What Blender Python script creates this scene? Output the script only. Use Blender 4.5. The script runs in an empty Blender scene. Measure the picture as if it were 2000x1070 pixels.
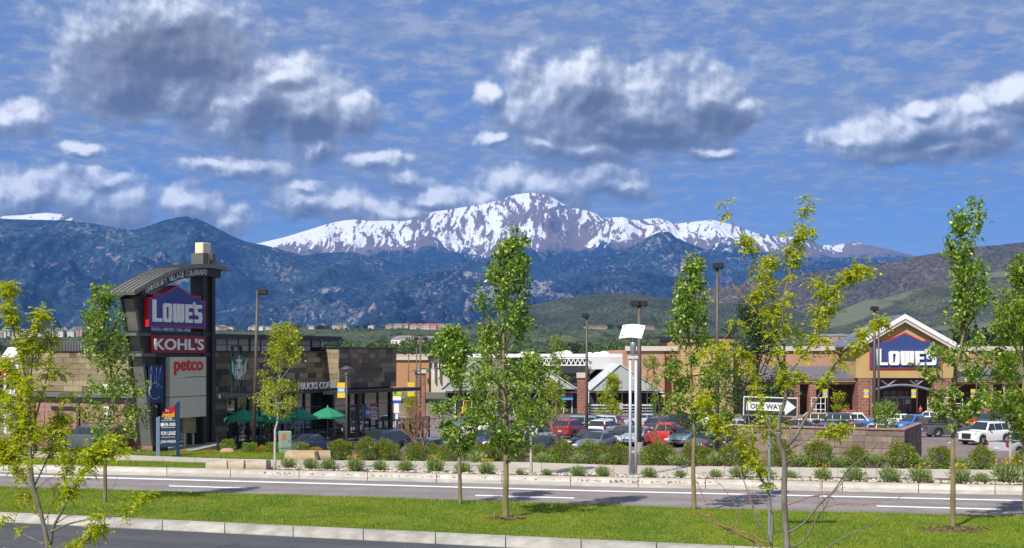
import bpy, bmesh, math, random
import numpy as np
from mathutils import Vector, Matrix

R = math.radians
scene = bpy.context.scene
COL = scene.collection

# ------------------------------------------------------------------ camera
F = 2500.0            # focal length in photo pixels (photo 2000 px wide)
HZ = 690.0            # photo row of the level horizon
CH = 4.6              # eye height over the near road
cam_d = bpy.data.cameras.new('camera')
cam_d.sensor_width = 36.0
cam_d.lens = 36.0 * F / 2000.0
cam_d.shift_y = (HZ - 535.0) / 2000.0
cam_d.clip_start = 0.5
cam_d.clip_end = 60000.0
cam = bpy.data.objects.new('camera', cam_d)
cam.location = (0, 0, CH)
cam.rotation_euler = (R(90), 0, 0)
COL.objects.link(cam)
scene.camera = cam

# ------------------------------------------------------------------ sun, sky, exposure
SUN_EL, SUN_AZ = R(46), R(32)          # sun behind and to the left of the camera
sdir = Vector((-math.sin(SUN_AZ) * math.cos(SUN_EL), -math.cos(SUN_AZ) * math.cos(SUN_EL), math.sin(SUN_EL)))
sun_d = bpy.data.lights.new('sun', 'SUN')
sun_d.energy = 3.5
sun_d.angle = R(0.5)
sun_d.color = (1.0, 0.95, 0.87)
sun = bpy.data.objects.new('sun', sun_d)
sun.rotation_euler = sdir.to_track_quat('Z', 'Y').to_euler()
sun.location = (-40, -60, 80)
COL.objects.link(sun)

scene.view_settings.view_transform = 'Standard'
scene.view_settings.look = 'None'
scene.view_settings.exposure = 0.72
scene.view_settings.gamma = 1.0
scene.view_settings.use_curve_mapping = False
scene.cycles.use_denoising = True
scene.cycles.denoiser = 'OPENIMAGEDENOISE'
scene.cycles.denoising_input_passes = 'RGB_ALBEDO_NORMAL'
scene.cycles.denoising_prefilter = 'ACCURATE'
scene.cycles.max_bounces = 6
scene.cycles.diffuse_bounces = 2
scene.cycles.glossy_bounces = 2
scene.cycles.transmission_bounces = 3
scene.cycles.transparent_max_bounces = 6
scene.cycles.volume_bounces = 0
scene.cycles.caustics_reflective = False
scene.cycles.caustics_refractive = False


class NT:
    """small helper to wire shader nodes"""
    def __init__(s, tree):
        s.t = tree
    def n(s, typ, **kw):
        nd = s.t.nodes.new(typ)
        for k, v in kw.items():
            setattr(nd, k, v)
        return nd
    def set(s, sock, v):
        if isinstance(v, bpy.types.NodeSocket):
            s.t.links.new(v, sock)
        elif v is not None:
            if sock.type == 'RGBA' and len(v) == 3:
                v = (*v, 1)
            sock.default_value = v
    def math(s, op, a, b=None, c=None, clamp=False):
        nd = s.n('ShaderNodeMath', operation=op, use_clamp=clamp)
        s.set(nd.inputs[0], a)
        if b is not None: s.set(nd.inputs[1], b)
        if c is not None: s.set(nd.inputs[2], c)
        return nd.outputs[0]
    def vmath(s, op, a, b=None, scale=None):
        nd = s.n('ShaderNodeVectorMath', operation=op)
        s.set(nd.inputs[0], a)
        if b is not None: s.set(nd.inputs[1], b)
        if scale is not None: s.set(nd.inputs['Scale'], scale)
        return nd.outputs['Value'] if op in ('LENGTH', 'DOT_PRODUCT') else nd.outputs[0]
    def noise(s, vec, scale, detail=4, rough=0.55, dist=0.0, dim='3D', out='Fac'):
        nd = s.n('ShaderNodeTexNoise', noise_dimensions=dim)
        s.set(nd.inputs['Vector'], vec)
        nd.inputs['Scale'].default_value = scale
        nd.inputs['Detail'].default_value = detail
        nd.inputs['Roughness'].default_value = rough
        nd.inputs['Distortion'].default_value = dist
        return nd.outputs[out]
    def maprange(s, v, a, b, c=0.0, d=1.0, smooth=True):
        nd = s.n('ShaderNodeMapRange', interpolation_type='SMOOTHSTEP' if smooth else 'LINEAR')
        s.set(nd.inputs['Value'], v)
        for i, q in zip(('From Min', 'From Max', 'To Min', 'To Max'), (a, b, c, d)):
            s.set(nd.inputs[i], q)
        return nd.outputs['Result']
    def mix(s, fac, a, b, typ='MIX'):
        nd = s.n('ShaderNodeMix', data_type='RGBA', blend_type=typ)
        s.set(nd.inputs['Factor'], fac)
        s.set(nd.inputs['A'], a) if False else s.set(nd.inputs[6], a)
        s.set(nd.inputs[7], b)
        return nd.outputs[2]
    def comb(s, x, y, z):
        nd = s.n('ShaderNodeCombineXYZ')
        s.set(nd.inputs[0], x); s.set(nd.inputs[1], y); s.set(nd.inputs[2], z)
        return nd.outputs[0]
    def ramp(s, fac, stops):
        nd = s.n('ShaderNodeValToRGB')
        s.set(nd.inputs[0], fac)
        el = nd.color_ramp.elements
        while len(el) < len(stops): el.new(0.5)
        for e, (p, c) in zip(el, stops):
            e.position = p
            e.color = (*c, 1)
        return nd.outputs[0]


def px_dir(x, y):
    """photo pixel -> (azimuth, elevation) of the ray"""
    u, v = (x - 1000) / F, (HZ - y) / F
    return math.atan2(u, 1.0), math.atan2(v, math.hypot(u, 1.0))


world = bpy.data.worlds.new('World')
scene.world = world
world.use_nodes = True
wt = world.node_tree
wt.nodes.clear()
W_ = NT(wt)

# cumulus banks: centre and radii in photo pixels, turned into directions
CLOUDS = [(320, 95, 150, 85), (240, 165, 110, 55), (420, 105, 75, 70), (330, 40, 80, 40), (360, 175, 70, 50),
          (480, 205, 110, 75), (590, 215, 110, 70), (560, 150, 80, 40), (680, 225, 60, 40), (500, 262, 40, 30), (620, 285, 22, 26),
          (45, 238, 58, 32), (0, 240, 40, 26), (480, 322, 85, 20), (725, 313, 62, 18), (155, 292, 42, 13), (420, 318, 40, 12),
          (60, 385, 75, 45), (140, 385, 75, 45), (215, 400, 75, 48), (205, 350, 62, 20), (0, 380, 60, 32), (400, 405, 68, 34), (360, 395, 40, 24), (440, 432, 34, 22),
          (595, 385, 62, 32), (670, 402, 66, 30), (600, 360, 40, 16), (740, 412, 60, 20), (840, 388, 66, 24), (800, 408, 80, 22), (795, 352, 46, 17),
          (985, 358, 72, 30), (1070, 370, 110, 32), (1165, 350, 82, 36), (1215, 362, 50, 24), (940, 378, 50, 20),
          (1130, 165, 85, 60), (1060, 205, 80, 75), (1100, 250, 90, 45), (1250, 215, 140, 70), (1390, 195, 85, 55), (1300, 240, 140, 42), (1445, 215, 48, 28), (1060, 282, 60, 28), (1160, 288, 90, 22), (1240, 262, 160, 30), (960, 190, 24, 22),
          (1690, 278, 75, 38), (1790, 258, 100, 46), (1920, 245, 90, 48), (1800, 215, 40, 20), (1650, 284, 36, 18), (1980, 190, 60, 26), (1840, 295, 150, 22), (1900, 215, 46, 26), (1395, 302, 40, 12), (965, 275, 26, 14)]
DARKS = [(330, 110, 150, 85), (250, 170, 110, 55), (520, 235, 70, 50), (1250, 262, 190, 36), (1180, 215, 60, 40), (1390, 240, 80, 36), (600, 250, 60, 30), (1820, 285, 120, 24)]


def cloud_group():
    g = bpy.data.node_groups.new('cloud_field', 'ShaderNodeTree')
    g.interface.new_socket('P', in_out='INPUT', socket_type='NodeSocketVector')
    g.interface.new_socket('F', in_out='OUTPUT', socket_type='NodeSocketFloat')
    T = NT(g)
    gi, go = T.n('NodeGroupInput'), T.n('NodeGroupOutput')
    P = gi.outputs[0]
    # billowy displacement of the outline
    wob = T.noise(P, 26.0, 5, 0.6, out='Color')
    wob = T.vmath('SUBTRACT', wob, (0.5, 0.5, 0.5))
    Pw = T.vmath('ADD', P, T.vmath('SCALE', wob, scale=0.026))
    best = None
    for (cx, cy, rx, ry) in CLOUDS:
        a, e = px_dir(cx, cy)
        d = T.vmath('SUBTRACT', Pw, (a, e, 0))
        d = T.vmath('MULTIPLY', d, (F / rx / 1.28, F / ry / 1.28, 0))
        m = T.math('SUBTRACT', 1.0, T.vmath('LENGTH', d))
        best = m if best is None else T.math('SMOOTH_MAX', best, m, 0.12)
    # beyond the picture the same kind of clouds carry on from noise
    sx = T.n('ShaderNodeSeparateXYZ'); T.set(sx.inputs[0], P)
    out = T.maprange(T.math('ABSOLUTE', sx.outputs[0]), 0.40, 0.50)
    up = T.maprange(sx.outputs[1], 0.285, 0.36)
    out = T.math('MAXIMUM', out, up)
    gen = T.noise(T.vmath('MULTIPLY', P, (1, 2.2, 1)), 3.4, 2, 0.5)
    gen = T.math('MULTIPLY', T.math('SUBTRACT', gen, 0.56), 7.0)
    best = T.math('MAXIMUM', best, T.math('SUBTRACT', T.math('MULTIPLY', T.math('ADD', gen, 3.0), out), 3.0))
    fl = T.math('MULTIPLY', T.math('SUBTRACT', T.noise(P, 34.0, 8, 0.60), 0.5), 1.25)
    Pv = T.vmath('ADD', P, T.vmath('SCALE', wob, scale=0.02))
    for sc, am in ((30.0, 0.46), (80.0, 0.22)):
        vo = T.n('ShaderNodeTexVoronoi', feature='SMOOTH_F1', voronoi_dimensions='2D')
        T.set(vo.inputs['Vector'], Pv); vo.inputs['Scale'].default_value = sc; vo.inputs['Smoothness'].default_value = 0.35
        fl = T.math('ADD', fl, T.math('MULTIPLY', T.math('SUBTRACT', 0.40, vo.outputs['Distance']), am))
    T.set(go.inputs[0], T.math('ADD', best, fl))
    return g


def build_sky():
    T = W_
    tc = T.n('ShaderNodeTexCoord').outputs['Generated']
    sp = T.n('ShaderNodeSeparateXYZ'); T.set(sp.inputs[0], tc)
    x, y, z = sp.outputs
    az = T.math('ARCTAN2', x, y)
    el = T.math('ARCSINE', T.math('MINIMUM', T.math('MAXIMUM', z, -1.0), 1.0))
    P = T.comb(az, el, 0.0)
    sky = T.n('ShaderNodeTexSky', sky_type='NISHITA')
    sky.sun_disc = False
    sky.sun_elevation = SUN_EL
    sky.sun_rotation = math.pi + SUN_AZ      # same bearing as the sun lamp
    sky.altitude = 1900
    sky.air_density = 1.0
    sky.dust_density = 0.2
    sky.ozone_density = 2.5
    base = T.mix(1.0, sky.outputs[0], SKY_TINT, 'MULTIPLY')
    # thin rippled altocumulus veil on a flat layer overhead
    hz = T.math('ADD', T.math('MAXIMUM', z, 0.0), 0.10)
    pl = T.comb(T.math('DIVIDE', x, hz), T.math('DIVIDE', y, hz), 0.0)
    v1 = T.noise(T.vmath('MULTIPLY', pl, (1.0, .8, 1)), 11.0, 7, 0.68, 0.12)
    v2 = T.noise(T.vmath('MULTIPLY', pl, (0.7, 1.1, 1)), 1.5, 4, 0.55)
    veil = T.maprange(T.math('ADD', T.math('MULTIPLY', v1, 0.75), T.math('MULTIPLY', v2, 0.46)), 0.43, 0.70, 0.36, 1.0)
    veil = T.math('MULTIPLY', veil, T.maprange(el, 0.05, 0.15, 0.25, 0.98))
    vc = T.mix(T.maprange(v1, 0.44, 0.66), (2.25, 2.75, 3.95), VEIL_COL)
    col = T.mix(veil, base, vc)
    g = cloud_group()
    def field(p):
        nd = T.n('ShaderNodeGroup', node_tree=g)
        T.set(nd.inputs[0], p)
        return nd.outputs[0]
    f0 = field(P)
    f1 = field(T.vmath('ADD', P, (-0.0030, 0.0045, 0)))
    f2 = field(T.vmath('ADD', P, (-0.006, 0.018, 0)))
    dens = T.maprange(f0, -0.28, 0.44)
    lit = T.math('ADD', T.math('MULTIPLY', T.math('SUBTRACT', f0, f1), 0.62), T.math('MULTIPLY', T.math('SUBTRACT', f0, f2), 0.26))
    dk = None
    for (cx, cy, rx, ry) in DARKS:
        a, e = px_dir(cx, cy)
        d = T.vmath('MULTIPLY', T.vmath('SUBTRACT', P, (a, e, 0)), (F / rx, F / ry, 0))
        m = T.math('SUBTRACT', 1.0, T.vmath('LENGTH', d))
        dk = m if dk is None else T.math('MAXIMUM', dk, m)
    dk = T.maprange(T.math('ADD', dk, T.math('MULTIPLY', T.math('SUBTRACT', T.noise(P, 30.0, 4), 0.5), 1.2)), -0.15, 0.65)
    lit = T.math('SUBTRACT', T.math('ADD', lit, 0.45), T.math('MULTIPLY', dk, 0.36))
    cc = T.ramp(lit, [(0.0, (0.105, 0.10, 0.098)), (0.20, (0.165, 0.162, 0.165)), (0.46, (0.28, 0.295, 0.33)), (0.66, (0.55, 0.58, 0.635)), (0.85, (0.90, 0.91, 0.93)), (1.0, (1.0, 1.0, 1.0))])
    ccs = T.vmath('SCALE', cc, scale=CLOUD_GAIN)
    dens = T.math('MULTIPLY', dens, T.maprange(el, -0.02, 0.03))
    dens = T.math('MULTIPLY', dens, 0.93)
    col = T.mix(dens, col, ccs)
    bg = T.n('ShaderNodeBackground')
    T.set(bg.inputs[0], col)
    bg.inputs[1].default_value = 0.082
    T.set(T.n('ShaderNodeOutputWorld').inputs[0], bg.outputs[0])
    world.cycles.sampling_method = 'MANUAL'
    world.cycles.sample_map_resolution = 512

SKY_TINT = (0.38, 0.57, 0.92)
VEIL_COL = (3.3, 3.7, 4.7)
CLOUD_GAIN = 10.3
build_sky()

# ------------------------------------------------------------------ the lie of the land
_ZY = [-400, 52, 56, 62, 70, 77, 84, 110, 134, 180, 260, 600, 900, 1300, 30000]
_ZZ = [0, 0, -.25, -.72, -.90, -1.20, -2.42, -2.58, -3.4, -3.75, -4.2, -2.0, 3.0, 6.0, 6.0]
def zg(Y):
    return float(np.interp(Y, _ZY, _ZZ))
def W3(x, y, Y):
    """point at distance Y seen at photo pixel (x, y)"""
    return Vector(((x - 1000) / F * Y, Y, CH - (y - HZ) / F * Y))
def G(x, y, off=0.0, near=15.0):
    """point of the ground seen at photo pixel (x, y)"""
    lo, hi = near, 400.0
    m = near
    while m < 400:          # the first crossing is the one in view
        if CH - (y - HZ) / F * m <= zg(m) + off:
            lo, hi = max(near, m - 1.0), m
            break
        m += 1.0
    for _ in range(50):
        m = (lo + hi) / 2
        if CH - (y - HZ) / F * m > zg(m) + off: lo = m
        else: hi = m
    return Vector(((x - 1000) / F * lo, lo, zg(lo) + off))
def GX(x, Y, off=0.0):
    return Vector(((x - 1000) / F * Y, Y, zg(Y) + off))

# ------------------------------------------------------------------ mesh helpers
class MB:
    def __init__(s):
        s.v, s.f = [], []
    def add(s, vs, fs):
        o = len(s.v)
        s.v += [tuple(p) for p in vs]
        s.f += [tuple(i + o for i in f) for f in fs]
        return s
    def box(s, x0, y0, z0, x1, y1, z1):
        vs = [(x, y, z) for z in (z0, z1) for y in (y0, y1) for x in (x0, x1)]
        return s.add(vs, [(0, 2, 3, 1), (4, 5, 7, 6), (0, 1, 5, 4), (1, 3, 7, 5), (3, 2, 6, 7), (2, 0, 4, 6)])
    def cham(s, x0, y0, z0, x1, y1, z1, c):
        """box with chamfered edges"""
        bm = bmesh.new()
        bmesh.ops.create_cube(bm, size=1.0)
        for v in bm.verts:
            v.co = ((x0 + x1) / 2 + v.co.x * (x1 - x0), (y0 + y1) / 2 + v.co.y * (y1 - y0), (z0 + z1) / 2 + v.co.z * (z1 - z0))
        bmesh.ops.bevel(bm, geom=bm.edges[:], offset=c, segments=1, affect='EDGES')
        bm.verts.index_update()
        s.add([v.co[:] for v in bm.verts], [[v.index for v in f.verts] for f in bm.faces])
        bm.free()
        return s
    def quad(s, *p):
        return s.add(p, [tuple(range(len(p)))])
    def tube(s, pts, rad, n=6, cap=True):
        pts = [Vector(p) for p in pts]
        if not hasattr(rad, '__len__'): rad = [rad] * len(pts)
        vs, fs = [], []
        t0 = (pts[1] - pts[0]).normalized()
        ref = Vector((0, 0, 1)) if abs(t0.z) < 0.9 else Vector((1, 0, 0))
        u = t0.cross(ref).normalized()
        for i, p in enumerate(pts):
            a, b = pts[max(i - 1, 0)], pts[min(i + 1, len(pts) - 1)]
            t = (b - a).normalized()
            u = (u - t * u.dot(t)).normalized()
            w = t.cross(u)
            for k in range(n):
                an = 2 * math.pi * k / n
                vs.append(p + (u * math.cos(an) + w * math.sin(an)) * rad[i])
        for i in range(len(pts) - 1):
            for k in range(n):
                k2 = (k + 1) % n
                fs.append((i * n + k, i * n + k2, (i + 1) * n + k2, (i + 1) * n + k))
        if cap:
            fs.append(tuple(range(n - 1, -1, -1)))
            fs.append(tuple((len(pts) - 1) * n + k for k in range(n)))
        return s.add(vs, fs)
    def lathe(s, prof, n=12, c=(0, 0, 0)):
        vs, fs = [], []
        for (r, z) in prof:
            for k in range(n):
                an = 2 * math.pi * k / n
                vs.append((c[0] + r * math.cos(an), c[1] + r * math.sin(an), c[2] + z))
        for i in range(len(prof) - 1):
            for k in range(n):
                k2 = (k + 1) % n
                fs.append((i * n + k, i * n + k2, (i + 1) * n + k2, (i + 1) * n + k))
        fs.append(tuple(range(n - 1, -1, -1)))
        fs.append(tuple((len(prof) - 1) * n + k for k in range(n)))
        return s.add(vs, fs)
    def prism(s, poly, y0, y1):
        """polygon of (x, z) pushed along y"""
        n = len(poly)
        vs = [(x, y0, z) for x, z in poly] + [(x, y1, z) for x, z in poly]
        fs = [tuple(range(n)), tuple(range(2 * n - 1, n - 1, -1))]
        fs += [(i, i + n, (i + 1) % n + n, (i + 1) % n) for i in range(n)]
        return s.add(vs, fs)
    def xform(s, M):
        s.v = [tuple(M @ Vector(p)) for p in s.v]
        return s
    def mesh(s, name, mat=None, smooth=False, angle=None):
        me = bpy.data.meshes.new(name)
        me.from_pydata(s.v, [], s.f)
        bm = bmesh.new(); bm.from_mesh(me)
        bmesh.ops.recalc_face_normals(bm, faces=bm.faces[:])
        bm.to_mesh(me); bm.free()
        if mat: me.materials.append(mat)
        if smooth:
            me.shade_smooth()
            if angle: me.set_sharp_from_angle(angle=R(angle))
        return me
    def build(s, name, mat, parent=None, loc=None, smooth=False, angle=None):
        return put(name, s.mesh(name, mat, smooth, angle), parent, loc)


def put(name, me, parent=None, loc=None, rot=None):
    o = bpy.data.objects.new(name, me)
    COL.objects.link(o)
    if parent: o.parent = parent
    if loc is not None: o.location = loc
    if rot is not None: o.rotation_euler = rot
    return o
def empty(name, loc, rz=0.0):
    o = bpy.data.objects.new(name, None)
    o.empty_display_size = 0.3
    COL.objects.link(o)
    o.location = loc
    o.rotation_euler = (0, 0, rz)
    return o
def tag(o, label=None, cat=None, group=None, kind=None):
    if label: o['label'] = label
    if cat: o['category'] = cat
    if group: o['group'] = group
    if kind: o['kind'] = kind
    return o
def kids(o):
    return KID.get(o.name, [])
KID = {}
def index_kids():
    KID.clear()
    for o in bpy.data.objects:
        if o.parent: KID.setdefault(o.parent.name, []).append(o)
def copy_tree(o, parent=None):
    c = o.copy()
    COL.objects.link(c)
    if parent: c.parent = parent
    for ch in list(KID.get(o.name, [])): copy_tree(ch, c)
    return c
def np_mesh(name, V, T, mat=None, smooth=False):
    me = bpy.data.meshes.new(name)
    V = np.asarray(V, np.float32); T = np.asarray(T, np.int32)
    k = T.shape[1]
    me.vertices.add(len(V)); me.vertices.foreach_set('co', V.ravel())
    me.loops.add(T.size); me.loops.foreach_set('vertex_index', T.ravel())
    me.polygons.add(len(T)); me.polygons.foreach_set('loop_start', np.arange(0, T.size, k, dtype=np.int32))
    me.update(calc_edges=True)
    me.validate()
    if mat: me.materials.append(mat)
    if smooth: me.shade_smooth()
    return me
def text_me(txt, w, h, depth, mat, bold=0.0, space=1.0, name='lettering'):
    """lettering lying in the xz plane, its box (0..w, 0..h), pushed towards -y"""
    cu = bpy.data.curves.new('text', 'FONT')
    cu.body = txt; cu.extrude = 0.05; cu.offset = bold; cu.space_character = space; cu.resolution_u = 3
    ob = bpy.data.objects.new('text', cu)
    COL.objects.link(ob)
    bpy.context.view_layer.update()
    me = bpy.data.meshes.new_from_object(ob.evaluated_get(bpy.context.evaluated_depsgraph_get()))
    bpy.data.objects.remove(ob); bpy.data.curves.remove(cu)
    me.name = name
    n = len(me.vertices)
    c = np.zeros(n * 3, np.float32); me.vertices.foreach_get('co', c); c = c.reshape(-1, 3)
    lo, hi = c.min(0), c.max(0)
    q = np.zeros_like(c)
    q[:, 0] = (c[:, 0] - lo[0]) / (hi[0] - lo[0]) * w
    q[:, 2] = (c[:, 1] - lo[1]) / (hi[1] - lo[1]) * h
    q[:, 1] = -(c[:, 2] - lo[2]) / (hi[2] - lo[2]) * depth
    me.vertices.foreach_set('co', q.ravel())
    me.materials.clear(); me.materials.append(mat)
    me.update()
    return me
def shape_me(polys, depth, mat, name='letter'):
    """outline(s) with holes in the xz plane filled and pushed towards -y"""
    cu = bpy.data.curves.new('shape', 'CURVE')
    cu.dimensions = '2D'; cu.fill_mode = 'BOTH'; cu.extrude = 0.5
    for pl in polys:
        sp = cu.splines.new('POLY'); sp.points.add(len(pl) - 1)
        for p, (a, b) in zip(sp.points, pl): p.co = (a, b, 0, 1)
        sp.use_cyclic_u = True
    ob = bpy.data.objects.new('shape', cu); COL.objects.link(ob)
    bpy.context.view_layer.update()
    me = bpy.data.meshes.new_from_object(ob.evaluated_get(bpy.context.evaluated_depsgraph_get()))
    bpy.data.objects.remove(ob); bpy.data.curves.remove(cu)
    me.name = name
    for v in me.vertices:
        x, y, z = v.co
        v.co = (x, -(z + 0.5) * depth, y)
    me.materials.clear(); me.materials.append(mat)
    me.update()
    return me

# ------------------------------------------------------------------ materials
_M = {}
def mat(name, col, rough=0.7, metal=0.0, var=0.0, vscale=3.0, bump=0.0, bscale=20.0, coat=0.0, spec=0.5, dirt=None, objvar=0.0, stretch=None):
    if name in _M: return _M[name]
    m = bpy.data.materials.new(name); m.use_nodes = True
    T = NT(m.node_tree); b = m.node_tree.nodes['Principled BSDF']
    b.inputs['Roughness'].default_value = rough
    b.inputs['Metallic'].default_value = metal
    b.inputs['Coat Weight'].default_value = coat
    b.inputs['Coat Roughness'].default_value = 0.06
    b.inputs['Specular IOR Level'].default_value = spec
    c = tuple(col)
    tc = T.n('ShaderNodeTexCoord').outputs['Object']
    if stretch: tc = T.vmath('MULTIPLY', tc, stretch)
    out = None
    if var or dirt:
        f = T.noise(tc, vscale, 6, 0.6)
        f = T.maprange(f, 0.3, 0.7)
        lo = tuple(max(0, q * (1 - var)) for q in c); hi = tuple(min(1, q * (1 + var)) for q in c)
        out = T.mix(f, lo, hi)
        if dirt:
            f2 = T.maprange(T.noise(tc, vscale * 0.23, 5, 0.6), 0.50, 0.72)
            out = T.mix(f2, out, dirt)
    if objvar:
        oi = T.n('ShaderNodeObjectInfo').outputs['Random']
        hs = T.n('ShaderNodeHueSaturation')
        T.set(hs.inputs['Color'], out if out is not None else c)
        T.set(hs.inputs['Value'], T.maprange(oi, 0, 1, 1 - objvar, 1 + objvar, smooth=False))
        out = hs.outputs[0]
    if out is not None: T.set(b.inputs['Base Color'], out)
    else: b.inputs['Base Color'].default_value = (*c, 1)
    if bump:
        bp = T.n('ShaderNodeBump'); bp.inputs['Strength'].default_value = bump; bp.inputs['Distance'].default_value = 0.02
        T.set(bp.inputs['Height'], T.noise(tc, bscale, 5, 0.6))
        T.set(b.inputs['Normal'], bp.outputs[0])
    _M[name] = m
    return m
def leafmat(name, stops, trans=0.35, rough=0.45, tcol=None):
    if name in _M: return _M[name]
    m = bpy.data.materials.new(name); m.use_nodes = True
    T = NT(m.node_tree); b = m.node_tree.nodes['Principled BSDF']
    b.inputs['Roughness'].default_value = rough
    b.inputs['Specular IOR Level'].default_value = 0.4
    geo = T.n('ShaderNodeNewGeometry')
    c = T.ramp(geo.outputs['Random Per Island'], stops)
    T.set(b.inputs['Base Color'], c)
    tr = T.n('ShaderNodeBsdfTranslucent')
    tv = T.mix(1.0, c, tcol or (1.25, 1.3, 0.6), 'MULTIPLY')
    T.set(tr.inputs[0], tv)
    mx = T.n('ShaderNodeMixShader'); mx.inputs[0].default_value = trans
    T.t.links.new(b.outputs[0], mx.inputs[1]); T.t.links.new(tr.outputs[0], mx.inputs[2])
    T.t.links.new(mx.outputs[0], m.node_tree.nodes['Material Output'].inputs[0])
    _M[name] = m
    return m
def sheen_glass(name, col=(0.02, 0.028, 0.03), rough=0.04):
    return mat(name, col, rough=rough, spec=0.9)
# ------------------------------------------------------------------ ground, roads, kerbs, lawns
def strip(name, lo, hi, mt, off=0.0, nx=120, ny=3, x0=-900, x1=2900, kind='structure', zoff=None):
    """a ground sheet between two lines given as photo pixels, laid on the land"""
    xs = np.linspace(x0, x1, nx)
    a = np.interp(xs, [p[0] for p in lo], [p[1] for p in lo])
    b = np.interp(xs, [p[0] for p in hi], [p[1] for p in hi])
    V, Fc = [], []
    for i, x in enumerate(xs):
        p, q = G(x, a[i]), G(x, b[i])
        for j in range(ny + 1):
            t = j / ny
            X, Y = p.x + (q.x - p.x) * t, p.y + (q.y - p.y) * t
            V.append((X, Y, zg(Y) + off))
    for i in range(nx - 1):
        for j in range(ny):
            k = i * (ny + 1) + j
            Fc.append((k, k + ny + 1, k + ny + 2, k + 1))
    me = bpy.data.meshes.new(name); me.from_pydata(V, [], Fc)
    bm = bmesh.new(); bm.from_mesh(me); bmesh.ops.recalc_face_normals(bm, faces=bm.faces[:])
    if sum(f.normal.z for f in bm.faces) < 0: bmesh.ops.reverse_faces(bm, faces=bm.faces[:])
    bm.to_mesh(me); bm.free()
    me.materials.append(mt)
    o = put(name, me)
    return tag(o, kind=kind)

def ext(pts, x0=-900, x1=2900):
    """carry a photo line on beyond the frame with its end slopes"""
    (xa, ya), (xb, yb) = pts[0], pts[1]
    (xc, yc), (xd, yd) = pts[-2], pts[-1]
    return [(x0, ya + (x0 - xa) * (yb - ya) / (xb - xa))] + list(pts) + [(x1, yd + (x1 - xd) * (yd - yc) / (xd - xc))]

L_kerb_back = ext([(0, 912.5), (700, 928.5), (1200, 939.5), (2000, 956)])
L_kerb_front = ext([(0, 920), (700, 936), (1200, 949), (2000, 965)])
L_edge = ext([(0, 924.5), (700, 943), (1200, 956.5), (2000, 974.5)])
L_med_far = ext([(0, 955), (700, 975.5), (1300, 996), (2000, 1016)])
L_med_near = ext([(0, 1009), (700, 1042.5), (1000, 1057), (1300, 1071)])
L_nk_front = ext([(0, 1017), (700, 1052), (1000, 1067), (1300, 1081)])
L_sw_up = ext([(0, 879), (240, 889), (420, 896), (560, 899.5), (1000, 903), (1200, 910), (2000, 920)])
L_sw_lo = ext([(0, 895), (240, 903), (420, 910), (530, 915), (1000, 925), (1200, 931), (2000, 941)])
def on(line, x): return float(np.interp(x, [p[0] for p in line], [p[1] for p in line]))

def roadmat(name, col, tdir, tcol, crack):
    m = mat(name, col, 0.9, var=0.16, vscale=0.7, bump=0.4, bscale=70, dirt=tuple(c * .85 for c in col))
    T = NT(m.node_tree); b = m.node_tree.nodes['Principled BSDF']
    P = T.n('ShaderNodeTexCoord').outputs['Object']
    sp = T.n('ShaderNodeSeparateXYZ'); T.set(sp.inputs[0], P)
    v = T.math('ADD', sp.outputs[1], T.math('MULTIPLY', sp.outputs[0], tdir))
    tr = T.math('SINE', T.math('MULTIPLY', v, 3.5))
    src = b.inputs['Base Color'].links[0].from_socket
    n = T.noise(T.comb(T.math('MULTIPLY', sp.outputs[0], .06), v, 0), 1.6, 5, .6)
    c = T.mix(T.math('MULTIPLY', T.maprange(T.math('ADD', T.math('MULTIPLY', tr, .3), n), .35, .75), .55), src, tcol)
    vo = T.n('ShaderNodeTexVoronoi', feature='DISTANCE_TO_EDGE')
    T.set(vo.inputs['Vector'], T.vmath('ADD', P, T.vmath('SCALE', T.noise(P, 1.1, 4, .6, out='Color'), scale=1.6)))
    vo.inputs['Scale'].default_value = .22
    ck = T.math('MULTIPLY', T.maprange(vo.outputs['Distance'], .004, .0015), T.maprange(T.noise(P, .25, 2), .45, .6))
    c = T.mix(ck, c, crack)
    st = T.maprange(T.noise(P, 2.6, 3, .5), .68, .78)
    c = T.mix(T.math('MULTIPLY', st, .35), c, crack)
    T.set(b.inputs['Base Color'], c)
    return m
m_asph = roadmat('asphalt_pinkish', (0.240, 0.210, 0.204), .224, (0.185, 0.162, 0.160), (.075, .065, .065))
m_asph_d = roadmat('asphalt_dark', (0.062, 0.064, 0.072), .322, (0.088, 0.088, 0.094), (.022, .022, .024))
m_conc = mat('kerb_concrete', (0.36, 0.34, 0.30), 0.85, var=0.22, vscale=2.0, bump=0.3, bscale=60, dirt=(0.24, 0.22, 0.19), objvar=0.09)
m_walk = mat('sidewalk_concrete', (0.45, 0.40, 0.335), 0.88, var=0.08, vscale=2.0, bump=0.2, bscale=70, dirt=(0.38, 0.34, 0.29), objvar=0.06)
m_paint = mat('road_paint', (0.80, 0.79, 0.77), 0.7, var=0.10, vscale=7)
m_lawn = mat('lawn_soil', (0.17, 0.23, 0.03), 0.95, var=0.3, vscale=1.4, dirt=(0.14, 0.20, 0.03))
m_mulch = mat('bark_mulch', (0.115, 0.070, 0.052), 0.95, var=0.55, vscale=16, bump=1.0, bscale=30)
m_lot = mat('lot_asphalt', (0.195, 0.150, 0.140), 0.9, var=0.16, vscale=0.5, bump=0.25, bscale=50, dirt=(0.16, 0.132, 0.128))
m_earth = mat('dry_earth', (0.17, 0.15, 0.085), 0.95, var=0.35, vscale=0.02, dirt=(0.10, 0.12, 0.05))

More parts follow.
